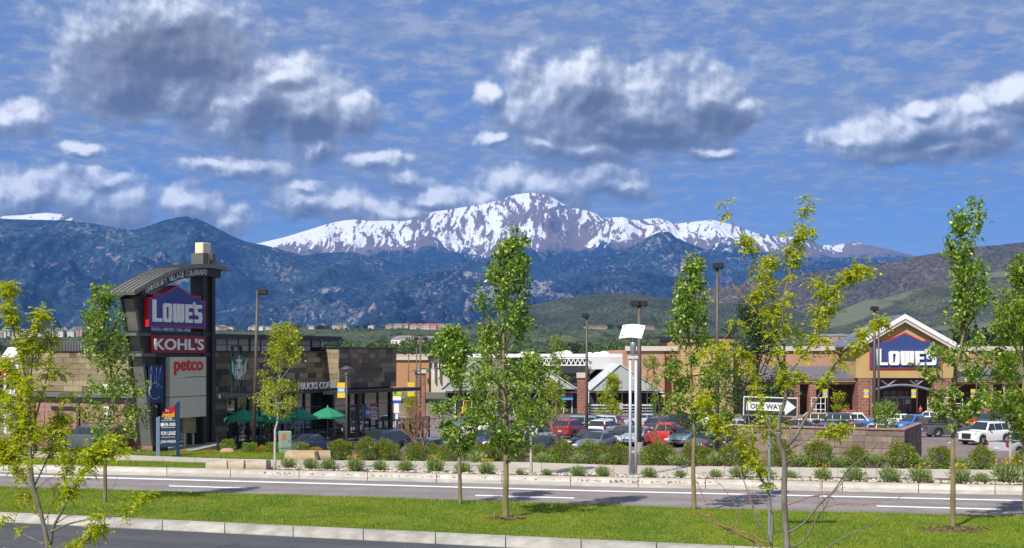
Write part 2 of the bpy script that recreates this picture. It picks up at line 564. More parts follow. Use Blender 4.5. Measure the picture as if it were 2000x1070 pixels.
# one wide sheet of earth out to the mountains
V, Fc = [], []
gy = [-60, -20, 0, 20, 26, 52, 56, 62, 70, 77, 84, 97, 110, 121, 134, 157, 180, 220, 260, 400, 600, 900, 1300, 2500, 5000, 9000, 14000, 20400]
gx = [-14400, -8000, -4000, -2000, -800, -300, -120, -60, -30, 0, 30, 60, 120, 300, 800, 2000, 4000, 8000, 14400]
for Y in gy:
    for X in gx: V.append((X, Y, zg(Y) - 0.07))
for j in range(len(gy) - 1):
    for i in range(len(gx) - 1):
        k = j * len(gx) + i
        Fc.append((k, k + 1, k + len(gx) + 1, k + len(gx)))
me = bpy.data.meshes.new('ground'); me.from_pydata(V, [], Fc); me.materials.append(m_earth)
tag(put('ground', me), kind='structure')

strip('main_road', L_kerb_front, L_med_far, m_asph, -0.02, ny=4)
L_vg = [(x, y) for x, y in [(-900, 1150), (1000, 1270), (2900, 1420)]]
strip('side_road', [(-900, on(L_nk_front, -900)), (0, 1017), (1300, 1081), (2900, on(L_nk_front, 2900))], [(-900, 1100), (0, 1125), (1300, 1180), (2900, 1260)], m_asph_d, -0.02, ny=6)
strip('edge_line', L_edge, [(x, y + 2.3) for x, y in L_edge], m_paint, -0.014, ny=1)
for (xa, ya, xb, yb, th) in [(330, 946, 482, 950.2, 2.0), (928, 964.2, 1122, 969.6, 2.2), (1712, 985.0, 1956, 991.6, 2.4), (-420, 926, -240, 931, 2.0)]:
    strip('lane_dash', [(xa, ya), (xb, yb)], [(xa, ya + th), (xb, yb + th)], m_paint, -0.014, nx=8, ny=1, x0=xa, x1=xb)
for (xa, ya, xb, yb, th) in [(5, 1068, 95, 1072.5, 5), (790, 1068.5, 862, 1072.5, 5)]:
    strip('lane_dash', [(xa, ya), (xb, yb)], [(xa, ya + th), (xb, yb + th)], m_paint, -0.014, nx=8, ny=1, x0=xa, x1=xb)
strip('median_lawn', L_med_far, L_med_near, m_lawn, 0.09, ny=10)
strip('planting_strip', L_sw_lo, L_kerb_back, m_mulch, 0.115, ny=2)
strip('planting_bed', [(x, max(y - 24, 878.5)) for x, y in L_sw_up], L_sw_up, m_mulch, 0.03, ny=4)
# the near verge where the photographer stands
me = bpy.data.meshes.new('near_verge')
me.from_pydata([(-30, 14, .10), (30, 6, .10), (30, 19, .10), (-30, 23.2, .10), (-30, 14, -.3), (30, 6, -.3), (30, 19, -.3), (-30, 23.2, -.3)], [],
               [(0, 1, 2, 3), (4, 7, 6, 5), (0, 4, 5, 1), (1, 5, 6, 2), (2, 6, 7, 3), (3, 7, 4, 0)])
me.materials.append(m_lawn); tag(put('near_verge', me), kind='structure')

# kerbs: one stone after another with dark joints
m_conc_far = mat('far_kerb_concrete', (0.47, 0.435, 0.375), 0.85, var=0.16, vscale=2.0, bump=0.3, bscale=60, dirt=(0.38, 0.34, 0.29), objvar=0.07)
def kerb(name, back, front, x0, x1, px_len, z_top, slope_face, root, m=None):
    rnd = random.Random(4)
    x = x0
    while x < x1:
        L = px_len(x) * rnd.uniform(0.94, 1.06)
        xa, xb = x, x + L
        P = []
        gap = 0.012
        pb = [G(xa, on(back, xa)), G(xb, on(back, xb))]
        pf = [G(xa, on(front, xa)), G(xb, on(front, xb))]
        d = (pb[1] - pb[0]).normalized()
        mb = MB()
        sec = []
        for e, s in ((0, 1), (1, -1)):
            b, f = pb[e] + d * gap * s, pf[e] + d * gap * s
            w = (f - b)
            c = [b + Vector((0, 0, -.25)), b + Vector((0, 0, z_top)), b + w * slope_face[0] + Vector((0, 0, z_top)),
                 b + w * slope_face[1] + Vector((0, 0, z_top - 0.03)), b + w * slope_face[2] + Vector((0, 0, 0.035)), f + Vector((0, 0, 0.0)), f + Vector((0, 0, -.25))]
            sec.append([tuple(q) for q in c])
        n = len(sec[0])
        mb.add(sec[0] + sec[1], [tuple(range(n)), tuple(range(2 * n - 1, n - 1, -1))] + [(i, (i + 1) % n, (i + 1) % n + n, i + n) for i in range(n)])
        mb.build('kerb_stone', m or m_conc, root, smooth=False)
        x = xb
rk = tag(empty('far_kerb', (0, 0, 0)), kind='structure')
kerb('far_kerb', L_kerb_back, L_kerb_front, -260, 2300, lambda x: 122 + 0.012 * x, 0.165, (0.24, 0.34, 0.42), rk, m_conc_far)
rk = tag(empty('near_kerb', (0, 0, 0)), kind='structure')
kerb('near_kerb', L_med_near, L_nk_front, -220, 2300, lambda x: 112 + 0.035 * x, 0.15, (0.42, 0.6, 0.98), rk)
# underside filler of the kerb gap is the lawn sheet itself
# sidewalk slabs
rs = tag(empty('sidewalk', (0, 0, 0)), kind='structure')
x = -300.0
while x < 2300:
    xb = x + 62 + 0.008 * x
    q = [G(x, on(L_sw_up, x), .05), G(xb, on(L_sw_up, xb), .05), G(xb, on(L_sw_lo, xb), .05), G(x, on(L_sw_lo, x), .05)]
    c = sum(q, Vector()) / 4
    q = [c + (p - c) * 0.992 for p in q]
    up = [p + Vector((0, 0, .06)) for p in q]; dn = [p - Vector((0, 0, .2)) for p in q]
    MB().add(up + dn, [(0, 1, 2, 3), (7, 6, 5, 4), (0, 4, 5, 1), (1, 5, 6, 2), (2, 6, 7, 3), (3, 7, 4, 0)]).build('slab', m_walk, rs)
    x = xb
# lawns on the far side, left
strip('far_lawn', [(-900, 846), (-300, 866), (0, 878.2), (240, 879), (640, 883)], [(-900, on(L_sw_up, -900)), (0, 878.8), (240, 888.5), (420, 895.5), (560, 899), (640, 899.6)], m_lawn, 0.07, x0=-900, x1=640, nx=60)
strip('verge_lawn', [(-900, on(L_sw_lo, -900) + .5), (0, 895.5), (240, 903.5), (412, 910.5)], [(-900, on(L_kerb_back, -900)), (0, 913.5), (412, 922)], m_lawn, 0.12, x0=-900, x1=412, nx=60)

# car park
V, Fc = [], []
ys = [56, 62, 70, 77, 84, 97, 110, 121, 134, 157, 178]
for Y in ys:
    for i in range(21):
        X = -75 + i * 9.0
        V.append((X, Y, zg(Y) - 0.02))
for j in range(len(ys) - 1):
    for i in range(20):
        k = j * 21 + i; Fc.append((k, k + 1, k + 22, k + 21))
me = bpy.data.meshes.new('car_park'); me.from_pydata(V, [], Fc); me.materials.append(m_lot)
tag(put('car_park', me), kind='structure')
# painted bays (lines run along the parking axis at 60 degrees)
ea, eb = Vector((0.4226, 0.9063, 0)), Vector((-0.9063, 0.4226, 0))
bays = MB()
for row in range(5):
    o = Vector((-4, 84, 0)) + ea * (16.5 * row)
    for k in range(-16, 9):
        p = o + eb * (2.75 * k)
        if p.y < 66 or p.y > 172: continue
        for s in (0,):
            a, b = p, p + ea * 5.2
            w = eb * 0.06
            bays.quad(*[(q.x, q.y, zg(q.y) - 0.012) for q in (a - w, a + w, b + w, b - w)])
tag(bays.build('bay_lines', m_paint), kind='structure')

# gravel along the kerb
def gravel():
    rnd = random.Random(8)
    mb = MB()
    for i in range(2000):
        x = rnd.uniform(430, 2100)
        t = rnd.random() ** 0.8
        y = on(L_kerb_back, x) - 9.6 - t * 4.4 * (1 if rnd.random() < .85 else 1.6)
        p = G(x, y + 7.0, 0.0); p.z = 0.13
        r = rnd.uniform(0.03, 0.085)
        pts = []
        for (a, b, c) in ((1, 0, .1), (-.2, .95, 0), (-.9, -.1, .1), (.1, -1, 0), (.1, .1, .75), (0, 0, -.6)):
            pts.append((p.x + a * r * rnd.uniform(.7, 1.3), p.y + b * r * rnd.uniform(.7, 1.3), p.z + c * r))
        mb.add(pts, [(0, 1, 4), (1, 2, 4), (2, 3, 4), (3, 0, 4), (1, 0, 5), (2, 1, 5), (3, 2, 5), (0, 3, 5)])
    me = mb.mesh('gravel', leafmat('gravel_stone', [(0, (.50, .44, .36)), (.3, (.42, .31, .25)), (.6, (.60, .54, .46)), (1, (.34, .27, .22))], 0.0, 0.9))
    tag(put('gravel', me), 'pale river gravel strewn along the back of the far kerb', 'gravel', kind='stuff')
gravel()

# grass
m_grass = leafmat('grass_blade', [(0, (.17, .26, .018)), (.4, (.24, .34, .026)), (.75, (.30, .40, .036)), (.94, (.38, .44, .07)), (1, (.46, .42, .15))], 0.45, 0.5)
def vary(m, sc, lo, hi):
    T = NT(m.node_tree); b = m.node_tree.nodes['Principled BSDF']
    P = T.n('ShaderNodeTexCoord').outputs['Object']
    f = T.math('ADD', T.math('MULTIPLY', T.noise(P, sc, 4, .6), .6), T.math('MULTIPLY', T.noise(P, sc * 6, 3, .6), .4))
    src = b.inputs['Base Color'].links[0].from_socket
    c = T.mix(1.0, src, T.mix(T.maprange(f, .36, .64), lo, hi), 'MULTIPLY')
    T.set(b.inputs['Base Color'], c)
    for nd in m.node_tree.nodes:
        if nd.type == 'BSDF_TRANSLUCENT': T.set(nd.inputs[0], c)
vary(m_grass, .45, (.68, .82, .8), (1.22, 1.08, 1.0))
def grass(name, lo, hi, n, x0, x1, hgt, wid, z, label, seed):
    rg = np.random.default_rng(seed)
    xs = rg.uniform(x0, x1, n)
    a = np.interp(xs, [p[0] for p in lo], [p[1] for p in lo]); b = np.interp(xs, [p[0] for p in hi], [p[1] for p in hi])
    # even over the ground: sample in 1/y
    ia, ib = 1 / (a - HZ), 1 / (b - HZ)
    iv = ib + (ia - ib) * rg.random(n)
    iv += (rg.random(n) - .5) * (ia - ib) * 0.03
    Y = F * CH * iv
    for _ in range(6):
        zz = np.interp(Y, _ZY, _ZZ); Y = F * (CH - zz) * iv
    X = (xs - 1000) / F * Y
    Z = np.interp(Y, _ZY, _ZZ) + z
    cl = 0.75 + 0.5 * (np.sin(X * 1.3 + Y * .7) * np.sin(X * .41 - Y * 1.1) * .5 + .5)
    h = hgt * rg.uniform(.5, 1.3, n) * cl
    an = rg.uniform(0, 2 * np.pi, n)
    w = wid * rg.uniform(.6, 1.3, n)
    dx, dy = np.cos(an) * w, np.sin(an) * w
    lx, ly = rg.normal(0, .45, n) * h, rg.normal(0, .45, n) * h
    V = np.empty((n, 3, 3))
    V[:, 0] = np.stack([X - dx, Y - dy, Z], 1)
    V[:, 1] = np.stack([X + dx, Y + dy, Z], 1)
    V[:, 2] = np.stack([X + lx, Y + ly, Z + h], 1)
    o = put(name, np_mesh(name, V.reshape(-1, 3), np.arange(n * 3).reshape(-1, 3), m_grass))
    tag(o, label, 'grass', kind='stuff')
grass('grass', L_med_far, L_med_near, 330000, -60, 2080, 0.06, 0.009, 0.085, 'mown green grass covering the median between the two roads', 1)
grass('grass', [(-60, 875), (0, 878.2), (240, 879.5), (640, 883)], [(-60, 876), (0, 878.8), (240, 888.5), (420, 895.5), (560, 899), (640, 899.6)], 50000, -60, 640, 0.09, 0.014, 0.07, 'lawn strip between the sidewalk and the tall sign', 2)
grass('grass', [(-60, 893), (0, 895.5), (240, 903.5), (412, 910.5)], [(-60, 906), (0, 913.5), (412, 922)], 30000, -60, 412, 0.08, 0.012, 0.12, 'narrow lawn strip between the sidewalk and the far kerb at left', 3)

# ------------------------------------------------------------------ mountains
class Perlin:
    def __init__(s, seed):
        rg = np.random.default_rng(seed)
        s.p = np.tile(rg.permutation(512), 2)
        a = rg.uniform(0, 2 * np.pi, 512); s.g = np.stack([np.cos(a), np.sin(a)], 1)
    def __call__(s, x, y):
        xi, yi = np.floor(x).astype(int), np.floor(y).astype(int)
        xf, yf = x - xi, y - yi
        u, v = xf * xf * xf * (xf * (xf * 6 - 15) + 10), yf * yf * yf * (yf * (yf * 6 - 15) + 10)
        def gr(ix, iy, fx, fy):
            g = s.g[s.p[(s.p[ix & 511] + iy) & 511] & 511]
            return g[..., 0] * fx + g[..., 1] * fy
        a, b = gr(xi, yi, xf, yf), gr(xi + 1, yi, xf - 1, yf)
        c, d = gr(xi, yi + 1, xf, yf - 1), gr(xi + 1, yi + 1, xf - 1, yf - 1)
        return (a + u * (b - a)) * (1 - v) + (c + u * (d - c)) * v
    def fbm(s, x, y, o=5, g=0.5):
        r, a, t = 0, 1, 0
        for k in range(o):
            r = r + a * s(x * 2 ** k + 17.3 * k, y * 2 ** k - 9.1 * k); t += a; a *= g
        return r / t
    def ridge(s, x, y, o=5, g=0.5):
        r, a, t, w = 0, 1, 0, 1
        for k in range(o):
            q = (1 - np.abs(s(x * 2 ** k + 31.7 * k, y * 2 ** k + 5.9 * k)) * 1.8) ** 2
            q = q * w; w = np.clip(q * 1.4, 0, 1)
            r = r + a * q; t += a; a *= g
        return r / t

def range_mesh(name, prof, D, depth, base, back, carve, wl, seed, x0, x1, nx, ny, mt, power=1.15, snowline=None, rough=0.012, back_drop=0.5):
    """a real mountain range: the ridge line stands at distance D, the slope falls towards the viewer"""
    pn = Perlin(seed)
    Xs = np.linspace((x0 - 1000) / F * D, (x1 - 1000) / F * D, nx)
    nb = max(4, ny // 8)
    Ts = np.concatenate([np.linspace(0, 1, ny) ** 0.9, 1 + np.linspace(0, 1, nb + 1)[1:]])
    X, T = np.meshgrid(Xs, Ts)
    Y = np.where(T <= 1, D - depth + depth * T, D + back * (T - 1))
    cp = np.interp(1000 + F * X / D, [p[0] for p in prof], [p[1] for p in prof])
    crest = CH + (HZ - cp) / F * D
    crest = crest + pn.fbm(X / (wl * .22), X * 0 + 3.3, 5, .6) * (crest - base) * rough
    hh = crest - base
    tt = np.clip(T, 0, 1)
    s = tt ** power
    wx = X + pn.fbm(X / wl, Y / wl, 3) * wl * 0.55
    wy = Y + pn.fbm(X / wl + 40, Y / wl + 9, 3) * wl * 0.55
    r = pn.ridge(wx / wl, wy / (wl * 2.1), 6, 0.52)
    fine = pn.ridge(wx / (wl * .30) + 7, wy / (wl * .62), 4, 0.55)
    w = np.sin(np.pi * np.clip(tt, 0, 1) ** 0.8) ** 0.7 * np.where(T <= 1, 1, 0)
    w2 = np.clip((1 - tt) * 9, 0, 1) * np.clip(tt * 6, 0, 1)
    z = base + hh * s - hh * carve * (1 - np.clip(r * 1.25, 0, 1)) * w - hh * carve * 0.30 * (1 - np.clip(fine, 0, 1)) * w2
    z = np.where(T > 1, base + hh * (1 - (T - 1) * back_drop), z)
    V = np.stack([X, Y, z], -1).reshape(-1, 3)
    n0, n1 = X.shape
    i = np.arange(n0 - 1)[:, None] * n1 + np.arange(n1 - 1)[None]
    Q = np.stack([i, i + 1, i + n1 + 1, i + n1], -1).reshape(-1, 4)
    me = np_mesh(name, V, Q, mt, smooth=True)
    if snowline is not None:
        sx = X + pn.fbm(X / 700, Y / 900, 3) * 420
        g1 = pn.ridge(sx / 360 + 3, Y / 2300, 4, .6)
        g2 = pn.ridge(sx / 120 + 11, Y / 800 + 5, 3, .6)
        st = (.42 - g1) * .75 + (.42 - g2) * 1.0 + pn.fbm(sx / 52, Y / 330, 3, .6) * 1.5
        big = pn.fbm(X / 1300 + 5, Y / 1500, 3) * 2.0 + .22
        sn = np.clip((z - snowline) / 260.0, -3, .72) - .55 + st * 1.35 + big - np.clip((1000 + F * X / D - 1430) / 300, 0, .75)
        at = me.attributes.new('snow', 'FLOAT', 'POINT'); at.data.foreach_set('value', sn.astype(np.float32).ravel())
        tl = (z - snowline) / 200.0 + pn.fbm(X / 700, Y / 700, 4) * 1.6 + 0.5
        at = me.attributes.new('alpine', 'FLOAT', 'POINT'); at.data.foreach_set('value', tl.astype(np.float32).ravel())
    return tag(put(name, me), kind='structure')

def mount_mat(name, fa, fb, rock, rock_amt, sc, snow=False, fscale=1.0, meadow=None, rocky=None, streak=(1, .35, 1)):
    m = bpy.data.materials.new(name); m.use_nodes = True
    T = NT(m.node_tree); b = m.node_tree.nodes['Principled BSDF']
    b.inputs['Roughness'].default_value = 0.95; b.inputs['Specular IOR Level'].default_value = 0.1
    P = T.vmath('SCALE', T.n('ShaderNodeTexCoord').outputs['Object'], scale=sc)
    c = T.mix(T.maprange(T.noise(P, 3.0, 6, 0.65), .36, .64), fa, fb)
    c = T.mix(T.maprange(T.noise(P, 38.0 * fscale, 3, .7), .35, .65), T.vmath('SCALE', c, scale=0.50), T.vmath('SCALE', c, scale=1.55))
    if meadow:
        c = T.mix(T.maprange(T.noise(P, 1.6, 4, .55), .54, .62), c, meadow)
    Ps = T.vmath('MULTIPLY', P, streak)
    rk = T.math('ADD', T.math('MULTIPLY', T.noise(P, 2.2, 3, .5), .55), T.math('MULTIPLY', T.noise(Ps, 22.0, 6, .75), .62))
    rk = T.maprange(rk, rock_amt, rock_amt + .07)
    rc = T.mix(T.maprange(T.noise(Ps, 30, 4, .7), .35, .65), T.vmath('SCALE', T.mix(0.0, rock, rock), scale=0.7), rock)
    c = T.mix(rk, c, rc)
    r2 = T.math('ADD', T.math('MULTIPLY', T.noise(T.vmath('MULTIPLY', P, (1.3, .5, 1)), 46.0 * fscale, 5, .75), .75), T.math('MULTIPLY', T.noise(P, 4.0, 3, .5), .40))
    c = T.mix(T.math('MULTIPLY', T.maprange(r2, .62, .72), .62), c, rc)
    if snow:
        at = T.n('ShaderNodeAttribute', attribute_name='alpine').outputs['Fac']
        al = T.maprange(T.math('ADD', at, T.math('MULTIPLY', T.math('SUBTRACT', T.noise(P, 30, 5, .7), .5), 2.5)), -.2, .5)
        alp = T.mix(T.noise(P, 8, 5), (.15, .115, .11), (.25, .185, .17))
        c = T.mix(al, c, alp)
        sa = T.n('ShaderNodeAttribute', attribute_name='snow').outputs['Fac']
        sv = T.math('ADD', sa, T.math('MULTIPLY', T.math('SUBTRACT', T.noise(T.vmath('MULTIPLY', P, (1, .22, .45)), 75, 6, .72), .5), 3.0))
        c = T.mix(T.maprange(sv, .20, .44), c, (.90, .90, .92))
    T.set(b.inputs['Base Color'], c)
    bp = T.n('ShaderNodeBump'); bp.inputs['Strength'].default_value = 0.9; bp.inputs['Distance'].default_value = 0.05 / sc * 0.25
    T.set(bp.inputs['Height'], T.noise(P, 26.0 * fscale, 5, .65))
    T.set(b.inputs['Normal'], bp.outputs[0])
    return m

mm_peak = mount_mat('peak_rock', (.012, .027, .052), (.022, .042, .062), (.24, .19, .18), 0.76, 1 / 2600, snow=True)  # its forest tones are also blued for cloud shade and distance
mm_dark = mount_mat('cloud_shaded_forest_slope', (.010, .024, .064), (.030, .054, .078), (.36, .31, .30), 0.668, 1 / 2000)  # cloud shadow and haze blue put into the forest colour
mm_mid = mount_mat('cloud_shaded_forest', (.010, .024, .064), (.028, .052, .080), (.33, .29, .29), 0.665, 1 / 1500)  # forest darkened and blued to carry cloud shade on these ridges
mm_front = mount_mat('scrub_hill', (.040, .050, .028), (.066, .074, .042), (.22, .18, .15), 0.735, 1 / 500, fscale=1.6)
mm_burnt = mount_mat('burnt_hill', (.084, .070, .056), (.052, .054, .042), (.25, .19, .17), 0.67, 1 / 900, fscale=1.3)
mm_meadow = mount_mat('meadow_hill', (.050, .056, .034), (.090, .098, .052), (.30, .22, .17), 0.70, 1 / 420, fscale=1.4, meadow=(.140, .160, .085))
mm_mesa = mount_mat('mesa_grass', (.055, .076, .034), (.095, .110, .052), (.15, .14, .08), 0.80, 1 / 160, fscale=1.2)

PEAK = [(-900, 520), (300, 500), (430, 486), (510, 475), (560, 463), (600, 450), (640, 438), (665, 432.5), (690, 429), (730, 432), (760, 431), (790, 432.5), (812, 427), (830, 419), (850, 414), (880, 409), (905, 405), (925, 401.5), (945, 398.5),
        (965, 394.5), (985, 390), (993, 383), (1010, 380.5), (1040, 376.5), (1055, 379), (1070, 384), (1085, 390), (1098, 398), (1120, 407), (1150, 413), (1165, 419), (1180, 426), (1200, 424.5), (1215, 424.5), (1245, 431), (1262, 428.5), (1280, 426.5), (1300, 431),
        (1318, 438), (1340, 436), (1362, 433), (1388, 429.5), (1402, 433), (1425, 438), (1455, 448), (1480, 457), (1500, 459), (1520, 464), (1545, 464), (1575, 469), (1600, 479), (1635, 480), (1655, 474), (1672, 472), (1700, 480), (1740, 489), (1785, 500), (1850, 520), (1950, 545), (2900, 600)]
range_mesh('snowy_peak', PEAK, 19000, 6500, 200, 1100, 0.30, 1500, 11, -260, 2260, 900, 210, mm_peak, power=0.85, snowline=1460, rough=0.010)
range_mesh('snowy_ridge', [(-900, 470), (-250, 445), (-80, 432), (0, 423), (40, 420), (95, 416.5), (122, 419), (148, 430), (240, 460), (600, 520), (900, 560)], 17500, 5000, 200, 1200, 0.18, 1500, 5, -400, 500, 240, 90, mm_peak, power=0.9, snowline=1560)
LEFT = [(-900, 470), (-500, 440), (-200, 428), (0, 427), (40, 429), (90, 430.5), (145, 432), (180, 436), (215, 444), (262, 450), (290, 442), (325, 430), (345, 425), (365, 422.5), (385, 427), (405, 436), (425, 447), (450, 460), (480, 472), (510, 478), (545, 487), (580, 497), (640, 512), (720, 530), (800, 545), (900, 560), (1000, 572), (1400, 600), (1900, 640)]
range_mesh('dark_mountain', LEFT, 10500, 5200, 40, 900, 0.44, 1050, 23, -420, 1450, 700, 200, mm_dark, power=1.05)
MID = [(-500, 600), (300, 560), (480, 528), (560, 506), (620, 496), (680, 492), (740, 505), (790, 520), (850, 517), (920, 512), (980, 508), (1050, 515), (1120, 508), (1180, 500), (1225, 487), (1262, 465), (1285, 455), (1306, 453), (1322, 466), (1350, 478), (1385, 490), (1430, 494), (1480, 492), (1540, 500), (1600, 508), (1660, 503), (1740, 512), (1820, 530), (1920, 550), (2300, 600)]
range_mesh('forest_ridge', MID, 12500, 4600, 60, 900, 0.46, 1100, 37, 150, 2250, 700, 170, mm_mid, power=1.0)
SPUR = [(200, 640), (420, 610), (560, 575), (640, 560), (700, 552), (760, 546), (830, 533), (900, 528), (980, 540), (1060, 548), (1140, 540), (1230, 530), (1320, 540), (1420, 552), (1560, 560), (1800, 590), (2200, 620)]
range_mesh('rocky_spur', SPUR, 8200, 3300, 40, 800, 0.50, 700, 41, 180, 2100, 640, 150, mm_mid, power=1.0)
HILLR = [(900, 660), (1100, 630), (1200, 612), (1300, 585), (1345, 572), (1400, 561), (1470, 551), (1540, 540), (1600, 529), (1660, 523), (1715, 516), (1760, 509), (1800, 500), (1850, 491), (1900, 484), (1950, 479), (2000, 474), (2100, 466), (2300, 450), (2900, 430)]
range_mesh('burnt_hill', HILLR, 5200, 2000, 20, 500, 0.34, 420, 53, 950, 2500, 480, 130, mm_burnt, power=1.0)
HILLG = [(800, 660), (960, 622), (1000, 606), (1050, 592), (1100, 582), (1150, 575), (1190, 571.5), (1215, 571), (1250, 574), (1300, 580), (1350, 588), (1420, 592), (1500, 602), (1580, 610), (1680, 618), (1800, 628), (2000, 640), (2400, 660)]
range_mesh('green_hill', HILLG, 3900, 1300, 14, 300, 0.32, 260, 61, 850, 2300, 420, 110, mm_front, power=1.0)
HILLM = [(1450, 660), (1560, 628), (1640, 605), (1690, 585), (1740, 575), (1800, 560), (1860, 545), (1930, 534), (2000, 527), (2100, 520), (2600, 500)]
range_mesh('meadow_hill', HILLM, 3500, 1200, 14, 300, 0.20, 300, 67, 1420, 2500, 260, 90, mm_meadow, power=1.0)
MESA = [(-900, 668), (-300, 662), (0, 659), (90, 657), (170, 654), (280, 648), (420, 643), (560, 641), (700, 640), (850, 640), (1000, 641), (1150, 640), (1300, 641), (1500, 642), (1700, 646), (2000, 650), (2900, 660)]
range_mesh('mesa', MESA, 2300, 1150, 6, 300, 0.30, 130, 71, -420, 2420, 560, 110, mm_mesa, power=1.0, rough=0.02, back_drop=0.1)

# air between here and the peaks
hz = MB().box(-14800, -90, -13, 14800, 20900, 2750)
m_haze = bpy.data.materials.new('haze_air'); m_haze.use_nodes = True
nt = m_haze.node_tree; nt.nodes.clear()
vo = nt.nodes.new('ShaderNodeVolumePrincipled'); om = nt.nodes.new('ShaderNodeOutputMaterial')
vo.inputs['Color'].default_value = (0.13, 0.39, 1.0, 1)
vo.inputs['Density'].default_value = 3.9e-5
vo.inputs['Anisotropy'].default_value = 0.0
nt.links.new(vo.outputs[0], om.inputs['Volume'])
tag(hz.build('haze', m_haze), 'pale blue air between the car park and the mountains', 'haze', kind='stuff')
# ------------------------------------------------------------------ buildings and signs
TH = R(65.0)
ca, sa_ = math.cos(TH), math.sin(TH)
class Frame:
    """local frame turned like the shops: +x runs along the shaded front (away to the right), -y faces out of it"""
    def __init__(s, o, th=TH):
        s.o, s.th, s.c, s.s = o, th, math.cos(th), math.sin(th)
    def f(s, x, y, ly=0.0):
        k = (x - 1000) / F
        t = (k * (s.o.y + s.c * ly) - s.o.x + s.s * ly) / (s.c - s.s * k)
        Y = s.o.y + s.s * t + s.c * ly
        return t, CH - (y - HZ) / F * Y - s.o.z
    def l(s, x, y, lx=0.0):
        k = (x - 1000) / F
        q = (s.o.x + s.c * lx - k * (s.o.y + s.s * lx)) / (s.s + s.c * k)
        Y = s.o.y + s.s * lx + s.c * q
        return q, CH - (y - HZ) / F * Y - s.o.z

m_bronze = mat('dark_bronze_metal', (0.022, 0.022, 0.024), 0.45, spec=0.5)
m_blacksteel = mat('black_steel', (0.018, 0.020, 0.022), 0.5, var=0.2, vscale=2)
m_gsteel = mat('grey_steel', (0.115, 0.115, 0.11), 0.5, var=0.12, vscale=1.5)
m_roofgrey = mat('standing_seam_grey', (0.20, 0.195, 0.18), 0.45, metal=0.3, var=0.08)
m_glass = sheen_glass('shop_glass', (0.030, 0.042, 0.040), 0.03)
_M['shop_glass'].node_tree.nodes['Principled BSDF'].inputs['IOR'].default_value = 2.3
m_glass2 = sheen_glass('store_glass', (0.03, 0.035, 0.04), 0.06)
m_white = mat('white_letters', (0.78, 0.78, 0.78), 0.4)
m_whitep = mat('white_painted', (0.74, 0.74, 0.72), 0.5, var=0.05)
m_blue = mat('sign_blue', (0.028, 0.050, 0.26), 0.35, var=0.06)
m_red = mat('sign_red', (0.50, 0.012, 0.025), 0.35)
m_maroon = mat('sign_maroon', (0.24, 0.008, 0.018), 0.35)
m_petred = mat('lettering_red', (0.62, 0.018, 0.012), 0.4)
m_beige = mat('beige_panel', (0.56, 0.53, 0.46), 0.6, var=0.05)
m_lant = mat('cream_lantern', (0.70, 0.64, 0.44), 0.4)
m_concw = mat('cast_concrete', (0.30, 0.285, 0.26), 0.85, var=0.14, vscale=1.2, bump=0.2, stretch=(1, 1, .3))
m_bannerblue = mat('banner_blue', (0.012, 0.035, 0.16), 0.5)
m_bannerline = mat('banner_line_blue', (0.07, 0.20, 0.62), 0.5)
m_bannergrey = mat('banner_line_grey', (0.30, 0.36, 0.44), 0.5)
m_navy = mat('sign_navy', (0.014, 0.045, 0.095), 0.45, var=0.1)
m_yellow = mat('sign_yellow', (0.75, 0.52, 0.03), 0.5)
m_sbgreen = mat('logo_green', (0.010, 0.15, 0.070), 0.35)
m_pan = [mat('cladding_tan', (0.30, 0.245, 0.15), 0.55, var=0.12, vscale=2.0, objvar=0.12, stretch=(1, 1, 3)),
         mat('cladding_khaki', (0.22, 0.175, 0.105), 0.55, var=0.14, vscale=2.0, objvar=0.14, stretch=(1, 1, 3)),
         mat('cladding_brown', (0.135, 0.096, 0.058), 0.55, var=0.16, vscale=2.0, objvar=0.16, stretch=(1, 1, 3)),
         mat('cladding_dark', (0.075, 0.056, 0.038), 0.55, var=0.18, vscale=2.0, objvar=0.18, stretch=(1, 1, 3))]

def brickmat(name, c1, c2, mortar, sc, bw=0.5, bh=0.25, ms=0.02):
    m = bpy.data.materials.new(name); m.use_nodes = True
    T = NT(m.node_tree); b = m.node_tree.nodes['Principled BSDF']; b.inputs['Roughness'].default_value = 0.9
    sp = T.n('ShaderNodeSeparateXYZ'); T.set(sp.inputs[0], T.n('ShaderNodeTexCoord').outputs['Object'])
    P = T.comb(T.math('ADD', sp.outputs[0], sp.outputs[1]), sp.outputs[2], 0.0)
    br = T.n('ShaderNodeTexBrick')
    T.set(br.inputs['Vector'], P)
    for k, v in (('Color1', (*c1, 1)), ('Color2', (*c2, 1)), ('Mortar', (*mortar, 1))): br.inputs[k].default_value = v
    br.inputs['Scale'].default_value = sc; br.inputs['Mortar Size'].default_value = ms
    br.inputs['Brick Width'].default_value = bw; br.inputs['Row Height'].default_value = bh; br.inputs['Bias'].default_value = 0.1
    n = T.noise(T.n('ShaderNodeTexCoord').outputs['Object'], 1.3, 4)
    T.set(b.inputs['Base Color'], T.mix(T.maprange(n, .3, .7), T.vmath('SCALE', br.outputs[0], scale=0.85), T.vmath('SCALE', br.outputs[0], scale=1.12)))
    bp = T.n('ShaderNodeBump'); bp.inputs['Strength'].default_value = 0.6; bp.inputs['Distance'].default_value = 0.02; bp.invert = True
    T.set(bp.inputs['Height'], br.outputs[1]); T.set(b.inputs['Normal'], bp.outputs[0])
    return m
m_brick = brickmat('pinkish_brick', (.32, .17, .125), (.26, .135, .10), (.36, .25, .20), 1.0, .62, .30, .018)
m_brick2 = brickmat('store_brick', (.30, .12, .085), (.22, .09, .065), (.34, .22, .17), 1.0, .8, .4, .03)

